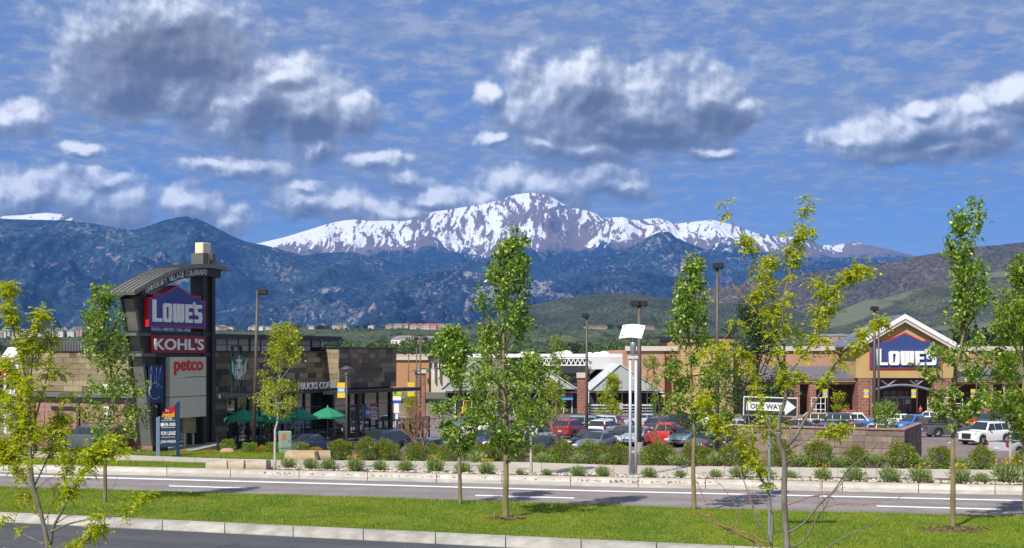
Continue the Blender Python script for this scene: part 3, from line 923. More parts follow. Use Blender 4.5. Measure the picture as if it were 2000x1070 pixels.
# block letters
LOW = {'L': [[(0, 0), (.62, 0), (.62, .17), (.25, .17), (.25, 1), (0, 1)]],
       'O': [[(.08, 0), (.52, 0), (.60, .09), (.60, .77), (.52, .86), (.08, .86), (0, .77), (0, .09)], [(.23, .17), (.37, .17), (.37, .69), (.23, .69)]],
       'W': [[(0, .86), (0, .09), (.08, 0), (.30, 0), (.37, .05), (.44, 0), (.66, 0), (.74, .09), (.74, .86), (.52, .86), (.52, .17), (.485, .17), (.485, .86), (.255, .86), (.255, .17), (.22, .17), (.22, .86)]],
       'E': [[(0, 0), (.52, 0), (.52, .17), (.23, .17), (.23, .35), (.48, .35), (.48, .51), (.23, .51), (.23, .69), (.52, .69), (.52, .86), (0, .86)]],
       "'": [[(.02, .66), (.12, .66), (.15, .98), (0, .98)]],
       'S': [[(0, 0), (.46, 0), (.55, .09), (.55, .44), (.46, .52), (.23, .52), (.23, .69), (.53, .69), (.53, .86), (.09, .86), (0, .77), (0, .43), (.09, .35), (.32, .35), (.32, .17), (0, .17)]]}
LOWX = [('L', 0), ('O', .68), ('W', 1.35), ('E', 2.17), ("'", 2.72), ('S', 2.80)]
def lowes(parent, x0, z0, w, h, y, depth):
    for ch, ox in LOWX:
        me = shape_me([[(x0 + (ox + a) * w / 3.35, z0 + b * h) for a, b in pl] for pl in LOW[ch]], depth, m_white)
        put('letter', me, parent, (0, y, 0))

# ---- the tall village sign
FS = Frame(Vector(((275 - 1000) / F * 70, 70.0, -1.1)))
S = tag(empty('monument_sign', FS.o, TH), 'tall dark village sign with curved grey roof and stacked store panels', 'sign')
def sp(x, y, ly=0.0): return FS.f(x, y, ly)
# tower column
t0, zt = sp(392, 518); t1, _ = sp(416, 518)
zb = -0.4
mb = MB(); w = t1 - t0
for (a, b) in ((t0, t0 + .22), (t1 - .30, t1)):
    mb.box(a, -.18, zb, b, .75, zt)
mb.box(t0 + .22, 0.0, zb, t1 - .30, .6, zt)
mb.build('column', m_blacksteel, S)
mb = MB(); za, zc = sp(404, 518)[1], sp(404, 496)[1]
mb.box(t0 + .02, -.16, za, t1 - .62, .70, zc); mb.box(t1 - .3, -.16, za, t1 + .05, .70, zc); mb.box(t1 - .62, .1, za, t1 - .3, .70, zc - .6)
mb.build('lantern_collar', m_gsteel, S)
a, b = sp(397, 474), sp(413, 474)
MB().cham(a[0], .02, za - .2, b[0], .62, a[1], .03).build('lantern', m_lant, S)
# inner post
a, b = sp(317, 694), sp(331, 694)
MB().box(a[0], .1, zb, b[0], .7, a[1]).build('post', m_blacksteel, S)
# slanted tapering leg of two plates and a grey web
def poly(pts, ly=0.0): return [sp(x, y, ly) for x, y in pts]
leg = poly([(264, 578), (286, 572), (300, 690), (309, 868), (300, 870), (280, 690)])
legp = MB().prism(leg, -.05, .12).prism(leg, .95, 1.12)
legp.build('leg_plate', m_blacksteel, S)
web = poly([(267, 582), (281, 576), (296, 690), (306, 868), (301, 869), (283, 690)])
MB().prism(web, .12, .95).build('leg_web', m_gsteel, S)
for (xa, xb, y) in ((266, 290, 652), (276, 300, 692)):
    a, b = sp(xa, y - 3), sp(xb, y + 3)
    MB().box(a[0] - .15, -.15, b[1], b[0], 1.2, a[1]).build('leg_bracket', m_gsteel, S)
# curved roof
top = [(262, 568), (280, 557), (301, 545), (320, 536), (338.5, 529), (354, 523.5), (370, 520), (386, 518), (401, 517.5), (414, 518), (427, 519.5), (437, 521.5), (447, 524)]
P0 = [sp(x, y, -.5) for x, y in top]
def arcband(pts, th0, th1, y0, y1):
    n = len(pts); up, lo = [], []
    for i in range(n):
        a, b = pts[max(i - 1, 0)], pts[min(i + 1, n - 1)]
        d = Vector((b[0] - a[0], b[1] - a[1])).normalized(); nn = Vector((-d.y, d.x))
        p = Vector(pts[i])
        up.append(tuple(p - nn * th0)); lo.append(tuple(p - nn * th1))
    vs = [(x, y0, z) for x, z in up] + [(x, y0, z) for x, z in lo] + [(x, y1, z) for x, z in up] + [(x, y1, z) for x, z in lo]
    fs = []
    for i in range(n - 1):
        fs += [(i, i + 1, n + i + 1, n + i), (2 * n + i + 1, 2 * n + i, 3 * n + i, 3 * n + i + 1), (i + 1, i, 2 * n + i, 2 * n + i + 1), (n + i, n + i + 1, 3 * n + i + 1, 3 * n + i)]
    fs += [(0, n, 3 * n, 2 * n), (n - 1, 3 * n - 1, 4 * n - 1, 2 * n - 1)]
    return MB().add(vs, fs)
rf = arcband(P0, .0, .19, -.5, 1.35).build('roof', m_roofgrey, S)
for k in range(6):
    y = -.46 + 1.77 * k / 5
    arcband(P0, -.05, .0, y - .012, y + .012).build('roof_seam', m_roofgrey, rf)
band = arcband([q for q in P0[1:12]], .20, .62, -.30, 1.05)
band.build('arched_fascia', m_blacksteel, S)
# lettering along the arch
def arch_text(txt):
    P1 = [Vector(q) for q in P0]
    n = len(P1); nn = []
    for i in range(n):
        d = (P1[min(i + 1, n - 1)] - P1[max(i - 1, 0)]).normalized(); nn.append(Vector((-d.y, d.x)))
    C_ = [p - m * .53 for p, m in zip(P1, nn)]
    L = [0]
    for i in range(n - 1): L.append(L[-1] + (C_[i + 1] - C_[i]).length)
    s0, s1 = L[1] + .25, L[8] + .35
    wid = {'I': .38, ' ': .62, 'L': .72, 'R': .92, 'E': .8, 'S': .8, 'T': .8, 'O': 1.1, 'C': 1.0, 'G': 1.08, 'D': 1.02, 'V': .95, 'N': 1.02, 'U': .98, 'Y': .88, 'A': 1.0}
    tot = sum(wid[c] for c in txt); s = s0
    V, Fc = [], []
    for c in txt:
        w = wid[c] / tot * (s1 - s0)
        if c != ' ':
            me = text_me(c, w * .86, .27, .03, m_white)
            sc = s + w * .5
            i = max(j for j in range(n - 1) if L[j] <= sc); f = (sc - L[i]) / (L[i + 1] - L[i])
            p = C_[i].lerp(C_[i + 1], f); d = (C_[i + 1] - C_[i]).normalized(); u = Vector((-d.y, d.x))
            o = len(V)
            for v in me.vertices:
                q = p + d * (v.co.x - w * .43) + u * v.co.z
                V.append((q.x, v.co.y, q.y))
            Fc += [tuple(k + o for k in pl.vertices) for pl in me.polygons]
            bpy.data.meshes.remove(me)
        s += w
    me = bpy.data.meshes.new('lettering'); me.from_pydata(V, [], Fc); me.materials.append(m_bannergrey if False else m_white)
    put('lettering', me, S, (0, -.305, 0))
arch_text('UNIVERSITY VILLAGE COLORADO')
# cross beams
for (ya, yb) in ((648, 657), (688, 696)):
    a, b = sp(268 if ya < 660 else 278, ya), sp(415, yb)
    MB().box(a[0], -.10, min(a[1], b[1]), b[0] - .02, .9, min(a[1], b[1]) + .27).build('cross_beam', m_blacksteel, S)
# home store panel
PO = [(290.5, 637), (401.5, 641), (401.5, 586.5), (392.5, 585.5), (392.5, 577.5), (374, 576), (347, 556), (320, 572), (300, 573), (300, 579), (290.5, 579.5)]
o1 = [sp(x, y, -.35) for x, y in PO]
MB().prism(o1, -.35, .75).build('panel_frame', m_red, S)
cx, cz = sum(p[0] for p in o1) / len(o1), sum(p[1] for p in o1) / len(o1)
ins = []
n = len(o1)
area = sum(o1[i][0] * o1[(i + 1) % n][1] - o1[(i + 1) % n][0] * o1[i][1] for i in range(n))
for i in range(n):   # inset outline
    a, b, c = Vector(o1[i - 1]), Vector(o1[i]), Vector(o1[(i + 1) % n])
    d1, d2 = (b - a).normalized(), (c - b).normalized()
    n1, n2 = Vector((-d1.y, d1.x)), Vector((-d2.y, d2.x))
    m = (n1 + n2); m = m / max(.3, m.dot(n1))
    ins.append(tuple(b + m * .085 * (1 if area > 0 else -1)))
MB().prism(ins, -.362, -.34).build('panel_face', m_blue, S)
a, b = sp(297, 627, -.37), sp(394, 594, -.37)
lowes(S, a[0], a[1], b[0] - a[0], 1.22, -.366, .05)
# department store panel
a, b = sp(296, 688, -.2), sp(401.5, 659, -.2)
MB().box(a[0], -.2, a[1], b[0], .6, a[1] + .98).build('panel_board', m_maroon, S)
c, d = sp(301, 683, -.2), sp(397, 661, -.2)
put('lettering', text_me("KOHL'S", d[0] - c[0], .66, .06, m_white, bold=.02), S, (c[0], -.203, a[1] + .16))
# pet store panel and blanks
a, b = sp(332, 733, -.22), sp(402.5, 696, -.22)
zt_ = b[1]
for (h0, h1) in ((0, 1.13), (1.17, 2.24), (2.28, 3.46)):
    MB().box(a[0], -.22, zt_ - h1, b[0], .6, zt_ - h0).build('panel_board', m_beige, S)
c, d = sp(340, 727, -.22), sp(396, 700, -.22)
put('lettering', text_me('petco', d[0] - c[0], .88, .05, m_petred, bold=.015), S, (c[0], -.223, zt_ - 1.02))
# small tan blocks under the panels
bl = tag  # noqa
for r_ in range(3):
    for k in range(2):
        xa = 358.5 + 14 * k if r_ != 1 else (358.5, 381.0)[k] - (0, 8)[k] * 0
        wds = ((358.5, 371), (371.6, 385)) if r_ != 1 else ((358.5, 383), (383.6, 385))
        x0, x1 = wds[k]
        a, b = sp(x0, 812 + 11 * r_, .2), sp(x1, 822.4 + 11 * r_, .2)
        MB().cham(a[0], .2, b[1], b[0], .55, a[1], .015).build('block', m_pan[0], S)
a, b = sp(331, 812, .3), sp(386, 866, .3)
MB().box(a[0], .45, b[1], b[0], .5, a[1] - .05).build('back_panel', m_glass, S)
a, b = sp(386, 812, .1), sp(393, 866, .1)
MB().box(a[0], .1, b[1], b[0], .5, a[1]).build('post', m_blacksteel, S)
for x in (360, 377):
    a = sp(x, 846, .25)
    MB().box(a[0] - .04, .2, -.1, a[0] + .04, .3, a[1]).build('rail_post', m_beige, S)
# concrete plinth
a, b = sp(306, 882, -1.3), sp(440, 884, -1.3)
mb = MB(); mb.add([(a[0], -1.3, -1.0), (b[0] + .2, -1.3, -1.0), (b[0] + .2, 1.4, -1.0), (a[0], 1.4, -1.0), (a[0], -1.3, .02), (b[0] + .2, -1.3, .50), (b[0] + .2, 1.4, .50), (a[0], 1.4, .02)],
                  [(3, 2, 1, 0), (4, 5, 6, 7), (0, 1, 5, 4), (1, 2, 6, 5), (2, 3, 7, 6), (3, 0, 4, 7)])
mb.build('plinth', m_concw, S)
MB().cham(a[0] - 1.6, -.6, -.9, a[0] - .02, 1.2, -.05, .06).build('plinth_ledge', m_conc, S)

# banner with the village monogram on the leg side
BN = tag(empty('village_banner', FS.o, TH), 'narrow blue banner with V and C monogram on the tall sign', 'banner')
a, b = sp(291, 714, -.25), sp(318.5, 778, -.25)
zl, zh = a[1] - 2.02, a[1]
MB().box(a[0], -.27, zl, b[0], -.22, zh).build('cloth', m_bannerblue, BN)
wB = b[0] - a[0]
def ln(pts, r, m): MB().tube([(a[0] + u * wB, -.285, zl + v * 2.02) for u, v in pts], r, 5).build('monogram_line', m, BN)
ln([(.12, 1.0), (.50, .40)], .035, m_bannerline); ln([(.80, 1.0), (.50, .40)], .035, m_bannerline)
ln([(.10, .95), (.10, .42)], .022, m_bannergrey); ln([(.48, .95), (.48, .55)], .022, m_bannergrey)
ln([(.40 + .42 * math.cos(q), .32 + .22 * math.sin(q)) for q in [R(40 + 12 * k) for k in range(24)]], .03, m_bannergrey)
put('lettering', text_me('VILLAGE', wB * .48, .14, .01, m_bannerline), BN, (a[0] + wB * .5, -.275, zl + .78))
for v in (.97, .03):
    MB().tube([(a[0] - .35, -.245, zl + v * 2.02 + (.1 if v > .5 else -.1)), (b[0] + .3, -.245, zl + v * 2.02 + (.1 if v > .5 else -.1))], .025, 5).build('hanger', m_blacksteel, BN)

# ---- leasing sign on the lawn
p0 = G(309, 894); 
FL = Frame(Vector((p0.x, p0.y, p0.z)), R(28))
LS = tag(empty('lease_sign', FL.o, R(28)), 'navy for lease board on two posts on the lawn', 'sign')
def lp(x, y): return FL.f(x, y, 0)
xl0, zl0 = lp(309, 814); xr0, zr0 = lp(347, 785)
zbot = lp(325, 872)[1]
MB().prism([(xl0 - .09, -.5), (xl0 + .06, -.5), (xl0 + .06, zl0 + .04), (xl0 - .09, zl0 - .02)], -.10, .06).build('post', mat('post_blue_grey', (.16, .24, .33), .5), LS)
MB().prism([(xr0 - .06, -.5), (xr0 + .09, -.5), (xr0 + .09, zr0 + .06), (xr0 - .06, zr0)], -.10, .06).build('post', m_navy, LS)
MB().prism([(xl0 + .06, zbot), (xr0 - .06, zbot), (xr0 - .06, zr0 - .04), (xl0 + .06, zl0)], -.05, .02).build('board', m_navy, LS)
wL = xr0 - xl0 - .12; hL = zr0 - zbot
def lt(t, u0, u1, v0, hh, m, bold=.02): put('lettering', text_me(t, (u1 - u0) * wL, hh * hL, .012, m, bold=bold), LS, (xl0 + .06 + u0 * wL, -.056, zbot + v0 * hL))
m_lpatch = [(.17, .66), (.90, .66), (.90, .95), (.17, .78)]
MB().prism([(xl0 + .06 + u * wL, zbot + v * hL) for u, v in m_lpatch], -.058, -.05).build('red_patch', m_red, LS)
put('lettering', text_me('The', .24 * wL, .05 * hL, .01, m_white), LS, (xl0 + .06 + .30 * wL, -.060, zbot + .80 * hL))
put('lettering', text_me('retail', .68 * wL, .105 * hL, .012, m_yellow, bold=.03), LS, (xl0 + .06 + .17 * wL, -.060, zbot + .675 * hL))
lt('group', .27, .72, .61, .05, m_white)
lt('598-3000', .22, .92, .465, .085, m_white)
MB().lathe([(.001, 0), (.10, 0), (.10, .01), (.001, .01)], 10).xform(Matrix.Translation((xl0 + .06 + .13 * wL, -.05, zbot + .51 * hL)) @ Matrix.Rotation(R(90), 4, 'X')).build('phone_badge', m_white, LS)
lt('FOR LEASE', .08, .93, .27, .085, m_white)
lt('JOHN WINSOR', .05, .95, .07, .085, m_white, .01)
for v in (.595, .435, .22):
    MB().box(xl0 + .06 + .10 * wL, -.056, zbot + v * hL, xl0 + .06 + .90 * wL, -.05, zbot + v * hL + .02).build('rule_line', m_white, LS)

# ---- coffee shop
CX, CY, ZF = -19.36, 76.2, -1.3
FB = Frame(Vector((CX, CY, ZF)))
B = tag(empty('coffee_shop', FB.o, TH), 'low coffee shop clad in tan and brown panels with round green logo', 'building')
def bf(x, y, ly=0.0): return FB.f(x, y, ly)
def blf(x, y, lx=0.0): return FB.l(x, y, lx)
TB0 = bf(643, 700)[0]; 
TBp = bf(663, 700, -1.1)[0]; TB1 = bf(775, 700, -1.1)[0]
ztop = 6.02; zaw = bf(440, 757)[1]
DEP = blf(40, 700)[0]
RH = .354
zp0 = ztop - 7 * RH
core = MB().box(.05, .06, zp0 - .3, TB0 + 1, DEP, ztop - .05)
core.build('wall', mat('wall_dark_brown', (.05, .038, .028), .8), B)
zbk = ztop + .28
MB().box(TBp + .06, -1.04, zp0 - .1, TB1 - .05, DEP * .6, zbk - .06).build('wall', _M['wall_dark_brown'], B)
def clad(fn, u0, u1, z1, rows, wts, seed, z0=None):
    rnd = random.Random(seed)
    cache = {}
    for r_ in range(rows):
        u = u0
        while u < u1 - .05:
            w = rnd.choice((.5, 1.0, 1.0, 1.5, .75)) * 1.02
            if u + w > u1 - .3: w = u1 - u
            m = rnd.choices(range(4), wts)[0]
            fn(u + .008, u + w - .008, z1 - (r_ + 1) * RH + .007, z1 - r_ * RH - .007, rnd.uniform(.025, .04), m_pan[m])
            u += w
def pan_front(ly):
    return lambda u0, u1, z0, z1, d, m: MB().box(u0, ly - d, z0, u1, ly + .03, z1).build('cladding_panel', m, B)
def pan_left(lx):
    return lambda u0, u1, z0, z1, d, m: MB().box(lx - d, u0, z0, lx + .03, u1, z1).build('cladding_panel', m, B)
clad(pan_front(0.06), 0.0, TB0, ztop, 7, (4, 5, 5, 3), 5)
clad(pan_left(.05), .02, DEP, ztop, 7, (7, 6, 1.6, 1.2), 9)
clad(pan_front(-1.04), TBp, TB1, zbk, 8, (2, 4, 6, 4), 14)
clad(pan_left(TBp + .06), -1.04, .05, zbk, 8, (8, 3, 1, 0), 17)
# lower cladded pier at the corner
tP = bf(444, 800)[0]
MB().box(.05, .06, -.6, tP, 2.2, zp0).build('pier', _M['wall_dark_brown'], B)
clad(pan_front(0.06), 0.0, tP, zp0, 10, (4, 4, 5, 3), 25)
# parapet caps
MB().box(-.06, -.06, ztop, TB0, DEP, ztop + .07).build('parapet_cap', m_bronze, B)
MB().box(TBp - .06, -1.15, zbk, TB1 + .05, DEP * .6, zbk + .07).build('parapet_cap', m_bronze, B)
# clerestory with its thin floating roof
tc0, tc1 = .6, bf(626, 670, 1.2)[0]
zc0, zc1 = ztop + .07, bf(500, 661, 1.2)[1] - .02
m_cler = mat('clerestory_panels', (.82, .77, .66), .5, var=.04)
MB().box(tc0, 1.2, zc0 - .2, tc1, 6.5, zc1).build('clerestory', m_cler, B)
for k in range(14):
    u = tc0 + (tc1 - tc0) * k / 13
    wide = .16 if k % 3 == 0 else .035
    MB().box(u - wide / 2, 1.15, zc0, u + wide / 2, 1.22, zc1).build('mullion', m_bronze, B)
MB().box(tc0, 1.16, (zc0 + zc1) / 2 - .02, tc1, 1.21, (zc0 + zc1) / 2 + .02).build('mullion', m_bronze, B)
for s_ in (2.6, 4.2):
    MB().box(tc0 - .05, s_ - .05, zc0, tc0 + .02, s_ + .05, zc1).build('mullion', m_bronze, B)
r1 = bf(663, 657, .3)[0]
MB().box(-.6, .1, zc1, r1, 7.6, zc1 + .28).build('flat_roof', m_bronze, B)
# dark post where the two volumes meet
MB().box(TB0 - .1, -.15, -.3, TB0 + .12, .1, ztop + .1).build('post', m_bronze, B)
# awning fascia along the front and on the right block
za1 = bf(520, 752)[1]
ta0 = bf(438, 757, -.9)[0]
MB().box(tP * .6, -.95, zp0 - .30, TB0 - .12, .02, zp0 - .02).build('awning', m_bronze, B)
MB().box(TBp - 2.0, -2.3, zp0 - .42, TB1 + 1.6, -1.06, zp0 - .18).build('awning', m_bronze, B)
MB().box(tP * .45, -1.35, zp0 - .34, tP + 2.4, -.97, zp0 - .10).build('awning', m_gsteel, B)
# storefront glazing
m_alu = mat('warm_grey_frame', (.20, .19, .165), .45)
zg1 = zp0 - .30
def glazing(u0, u1, ly, n, zs, name='window', doors=()):
    for k in range(n):
        a, b = u0 + (u1 - u0) * k / n, u0 + (u1 - u0) * (k + 1) / n
        if k in doors:
            d = MB().box(a + .05, ly - .04, -.0, b - .05, ly + .04, zs).build('door', m_bronze, B)
            for (p, q) in ((a + .16, (a + b) / 2 - .08), ((a + b) / 2 + .08, b - .16)):
                MB().box(p, ly - .052, .25, q, ly - .03, zs - .15).build('pane', m_glass, d)
            for (p, q) in ((a + .07, a + .15), ((a + b) / 2 - .07, (a + b) / 2 + .07), (b - .15, b - .07)):
                MB().box(p, ly - .065, .05, q, ly - .035, zs).build('door_frame', m_beige, d)
            MB().box(a + .05, ly - .01, zs + .03, b - .05, ly + .01, zg1).build('pane', m_glass, B)
        else:
            MB().box(a + .05, ly - .01, .05, b - .05, ly + .01, zs).build('pane', m_glass, B)
            MB().box(a + .05, ly - .012, zs + .03, b - .05, ly + .012, zg1).build('pane', m_glass, B)
        MB().box(a - .06, ly - .10, -.3, a + .06, ly + .08, zg1).build('mullion', m_bronze if k % 3 else m_alu, B)
    MB().box(u1 - .06, ly - .10, -.3, u1 + .06, ly + .08, zg1).build('mullion', m_bronze, B)
    MB().box(u0, ly - .06, zs, u1, ly + .06, zs + .06).build('mullion', m_alu, B)
glazing(tP, TB0 - .2, .3, 9, 2.2, doors=(6,))
glazing(TBp, TB1, -.6, 4, 2.2, doors=(1,))
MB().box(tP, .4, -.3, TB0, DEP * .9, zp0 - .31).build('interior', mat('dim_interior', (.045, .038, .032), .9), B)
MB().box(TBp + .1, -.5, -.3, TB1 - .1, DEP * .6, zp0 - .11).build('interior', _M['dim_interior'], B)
for tt in (tP - .12, TBp - .1, TBp + 3.1, TB1 - .15):
    MB().box(tt - .16, -.75 if tt > TB0 else .05, -.3, tt + .16, -.45 if tt > TB0 else .35, zp0 - .15).build('pillar', m_bronze, B)
# window graphics
def decal(x0, y0, x1, y1, ly, m, nm='poster'):
    a, b = bf(x0, y1, ly), bf(x1, y0, ly)
    return MB().box(a[0], ly - .01, a[1], b[0], ly + .005, b[1]).build(nm, m, B)
ly = -.64
for (y0, y1) in ((786, 793), (794, 801), (803, 808), (809, 819), (821, 829)):
    decal(725, y0, 738, y1, ly, m_red if y0 == 786 else m_whitep, 'window_poster')
for (y0, y1) in ((796, 800), (806, 808), (811, 814), (823, 826)):
    decal(727, y0, 736, y1, ly - .012, m_red, 'window_poster')
decal(447, 771, 461, 780, .27, mat('poster_dark_red', (.20, .02, .02), .6), 'window_poster')
decal(447, 781, 452, 789, .27, mat('poster_green', (.04, .11, .05), .6), 'window_poster')
decal(458, 778, 464, 790, .27, mat('poster_pale', (.30, .30, .28), .6), 'window_poster')
decal(697, 770, 704, 783, ly, mat('poster_teal', (.02, .10, .14), .6), 'window_poster')
# wordmark over the awning
a, b = bf(564, 755, -.96), bf(659, 741, -.96)
zz = zp0 - .06
put('lettering', text_me('STARBUCKS COFFEE', b[0] - a[0], .48, .012, m_white, bold=.014), B, (a[0], -.93, zz + .02))
# street number on the parapet
a = bf(628, 697, .0)
put('lettering', text_me('6620', 1.6, .40, .05, m_bronze, bold=.03), B, (a[0] - .2, -.02, ztop - .42))
# wordmark stub on the left wall
a = blf(232, 754, -.02)
me = text_me('DRIVE THRU', 2.6, .38, .06, m_white, bold=.03)
o = put('lettering', me, B, (-.03, a[0] + 1.3, zp0 + .12)); o.rotation_euler = (0, 0, R(-90))
# round logo on two posts
lg0 = bf(465, 717, -1.1)
LG = MB().lathe([(.80, -.06), (.82, -.04), (.82, .04), (.80, .06)], 40).xform(Matrix.Rotation(R(90), 4, 'X')).build('logo_disc', m_sbgreen, B, (lg0[0], -1.1, lg0[1]))
def siren():
    fr = -.075
    def add(pts, nm='logo_figure'): put(nm, shape_me(pts, .02, m_white), LG, (0, fr + .01, 0))
    def ell(cx, cz, rx, rz, n=16): return [(cx + rx * math.cos(2 * math.pi * i / n), cz + rz * math.sin(2 * math.pi * i / n)) for i in range(n)]
    def ribbon(c, w):
        L_, R_ = [], []
        for i, (x, z) in enumerate(c):
            a, b = c[max(i - 1, 0)], c[min(i + 1, len(c) - 1)]
            d = Vector((b[0] - a[0], b[1] - a[1])).normalized(); ww = w * (1 - .35 * abs(2 * i / (len(c) - 1) - 1))
            L_.append((x - d.y * ww, z + d.x * ww)); R_.append((x + d.y * ww, z - d.x * ww))
        return L_ + R_[::-1]
    add([ell(0, .10, .15, .22)], 'logo_face')
    add([[(-.24, .34), (.24, .34), (.32, .56), (.16, .47), (0, .60), (-.16, .47), (-.32, .56)]], 'logo_crown')
    st = [(.09 * math.sin(i * math.pi / 5) * (1 if i % 2 == 0 else .42), .68 + .09 * math.cos(i * math.pi / 5) * (1 if i % 2 == 0 else .42)) for i in range(10)]
    add([st], 'logo_star')
    for sgn in (-1, 1):
        for k, x0 in enumerate((.20, .29, .38)):
            add([ribbon([(sgn * (x0 + .035 * math.sin(i * 1.25 + k)), .30 - .11 * k - i * .115) for i in range(8)], .026)], 'logo_hair')
        for k in range(4):
            add([ribbon([(sgn * (.52 + .05 * math.sin(i * .9)), -.05 - .14 * k + .05 * i) if False else (sgn * (.46 + .06 * i), -.42 + .17 * k + .035 * i * i * .6) for i in range(5)], .036)], 'logo_tail')
        add([ribbon([(sgn * .12, -.22), (sgn * .16, -.40), (sgn * .10, -.60), (sgn * .16, -.74)], .05)], 'logo_body')
    add([ribbon([(0, -.2), (0, -.45), (0, -.72)], .05)], 'logo_body')
siren()
for dx in (-.42, .42):
    MB().box(lg0[0] + dx - .07, -1.05, zp0 - .1, lg0[0] + dx + .07, -.92, ztop + .3).build('logo_post', m_bronze, B)
MB().box(lg0[0] - .49, -1.05, ztop + .3, lg0[0] + .49, -.92, ztop + .38).build('logo_post', m_bronze, B)
# long left side: dark band and pinkish masonry
MB().box(-.18, -.1, zp0 - .34, .04, DEP + .05, zp0 - .03).build('band', m_gsteel, B)
MB().box(-.10, -.1, zp0 - .62, .03, DEP, zp0 - .345).build('band', m_bronze, B)
mb = MB().box(.0, .02, -1.2, .3, DEP - .02, zp0 - .62); mb.build('brick_wall', m_brick, B)
for (xa, xb, y0, y1, m, nm) in ((100, 150, 792, 800, m_bronze, 'louvre'), (213, 222, 795, 850, m_glass, 'window'), (202, 214, 793, 810, m_whitep, 'awning')):
    p, q = blf(xb, y1, -.05), blf(xa, y0, -.05)
    MB().box(-.06, p[0], p[1], .02, q[0], q[1]).build(nm, m, B)
for (xa, xb) in ((249, 258), (62, 70), (152, 157)):
    p, q = blf(xb, 870), blf(xa, 800)
    MB().box(-.14, p[0], -1.2, .01, q[0], zp0 - .63).build('pilaster', mat('brown_brick', (.10, .05, .03), .9, var=.2), B)
for k in range(6):
    z = -.5 + k * .42
    MB().box(-.018, .02, z, .005, DEP - .02, z + .03).build('course_line', mat('mortar_course', (.20, .115, .09), .9), B)
# rooftop screen
a, b = blf(186, 682, 3), blf(128, 665, 3)
rs_ = MB().box(3, a[0], ztop - .1, 5, b[0] + 1.5, b[1] + .0).build('roof_screen', mat('screen_purple_grey', (.12, .11, .125), .5), B)
for k in range(16):
    y = a[0] + (b[0] + 1.4 - a[0]) * (k + .3) / 16
    MB().box(2.95, y, ztop, 3.0, y + .10, b[1] - .05).build('screen_rib', m_gsteel, rs_)
# patio slab
pt = MB().box(-.5, -3.6, -1.6, 13.8, .25, -.05).box(13.803, -1.95, -1.6, TB1 + 2, .25, -.053)
o = tag(pt.build('patio', mat('patio_pavers', (.15, .125, .11), .9, var=.2, vscale=2), None, FB.o), kind='structure'); o.rotation_euler = (0, 0, TH)

# patio railing
RL = tag(empty('patio_railing', FB.o, TH), 'black ornamental iron railing round the coffee shop patio', 'railing')
ra, rb = bf(425, 860, -3.4)[0], 13.6
n = 9
for k in range(n + 1):
    u = ra + (rb - ra) * k / n
    MB().cham(u - .05, -3.45, -.05, u + .05, -3.35, 1.05, .01).build('post', m_blacksteel, RL)
    if k < n:
        v = ra + (rb - ra) * (k + 1) / n
        for z in (.95, .72, .10):
            MB().box(u + .05, -3.42, z, v - .05, -3.38, z + .04).build('rail', m_blacksteel, RL)
        pk = MB()
        m_ = 11
        for i in range(1, m_):
            x = u + (v - u) * i / m_
            if i % 2: pk.tube([(x, -3.4, .14), (x, -3.4, .95)], .012, 4)
            else:
                pk.tube([(x + .11 * math.cos(q), -3.4, .42 + .22 * math.sin(q)) for q in np.linspace(0, 2 * math.pi, 12)], .011, 4)
        tag(pk.build('scrollwork', m_blacksteel, RL), kind='stuff')

RL2 = tag(empty('patio_railing', FB.o, TH), 'plain black railing right of the coffee shop doors', 'railing')
ra, rb = bf(735, 860, -1.8)[0], bf(838, 860, -1.8)[0]
for k in range(9):
    u = ra + (rb - ra) * k / 8
    MB().box(u - .045, -1.85, -1.2, u + .045, -1.75, 1.05).build('post', m_blacksteel, RL2)
    if k < 8:
        v = ra + (rb - ra) * (k + 1) / 8
        for z in (1.0, .15): MB().box(u + .045, -1.82, z, v - .045, -1.78, z + .05).build('rail', m_blacksteel, RL2)
        pk = MB()
        for i in range(1, 10): pk.tube([(u + (v - u) * i / 10, -1.8, .2), (u + (v - u) * i / 10, -1.8, 1.0)], .013, 4)
        tag(pk.build('pickets', m_blacksteel, RL2), kind='stuff')

# ---- home improvement store
YL = 182.0
ZL = zg(YL)
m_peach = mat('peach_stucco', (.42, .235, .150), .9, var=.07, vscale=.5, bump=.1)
m_ochre = mat('ochre_stucco', (.46, .315, .135), .9, var=.06, vscale=.5, bump=.1)
m_cap = mat('pale_cap', (.55, .49, .42), .7)
m_tan = mat('tan_trim', (.42, .27, .15), .8)
m_bluemetal = mat('blue_grey_metal_roof', (.165, .185, .235), .4, metal=.25, var=.06)
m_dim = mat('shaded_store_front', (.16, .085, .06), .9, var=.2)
LW = tag(empty('home_store', (0, YL, ZL)), 'big home store with ochre gabled entrance and blue name sign', 'building')
def lw(x, y, dy=0.0):
    p = W3(x, y, YL + dy); return p.x, p.z - ZL
def wall(name, x0, x1, y0, y1, dy, depth, m, parent=LW):
    a, b = lw(x0, y1, dy), lw(x1, y0, dy)
    return MB().box(a[0], dy, a[1], b[0], dy + depth, b[1]).build(name, m, parent)
def wallg(name, x0, x1, y0, dy, depth, m, parent=LW, zb=-.6):
    a, b = lw(x0, y0, dy), lw(x1, y0, dy)
    return MB().box(a[0], dy, zb, b[0], dy + depth, b[1]).build(name, m, parent)
wallg('wall', 1225, 1298, 682, -2, 40, m_peach)
wallg('wall', 1298, 2140, 683, 0, 46, m_peach)
wall('parapet_cap', 1296, 2145, 675, 684, -.4, 1.2, m_cap)
wall('parapet_cap', 1222, 1301, 675, 684, -2.4, 1.2, m_cap)
wallg('wall', 1330, 1432, 666, -4, 24, m_ochre)
wall('parapet_cap', 1327, 1435, 661, 667, -4.4, 1, m_tan)
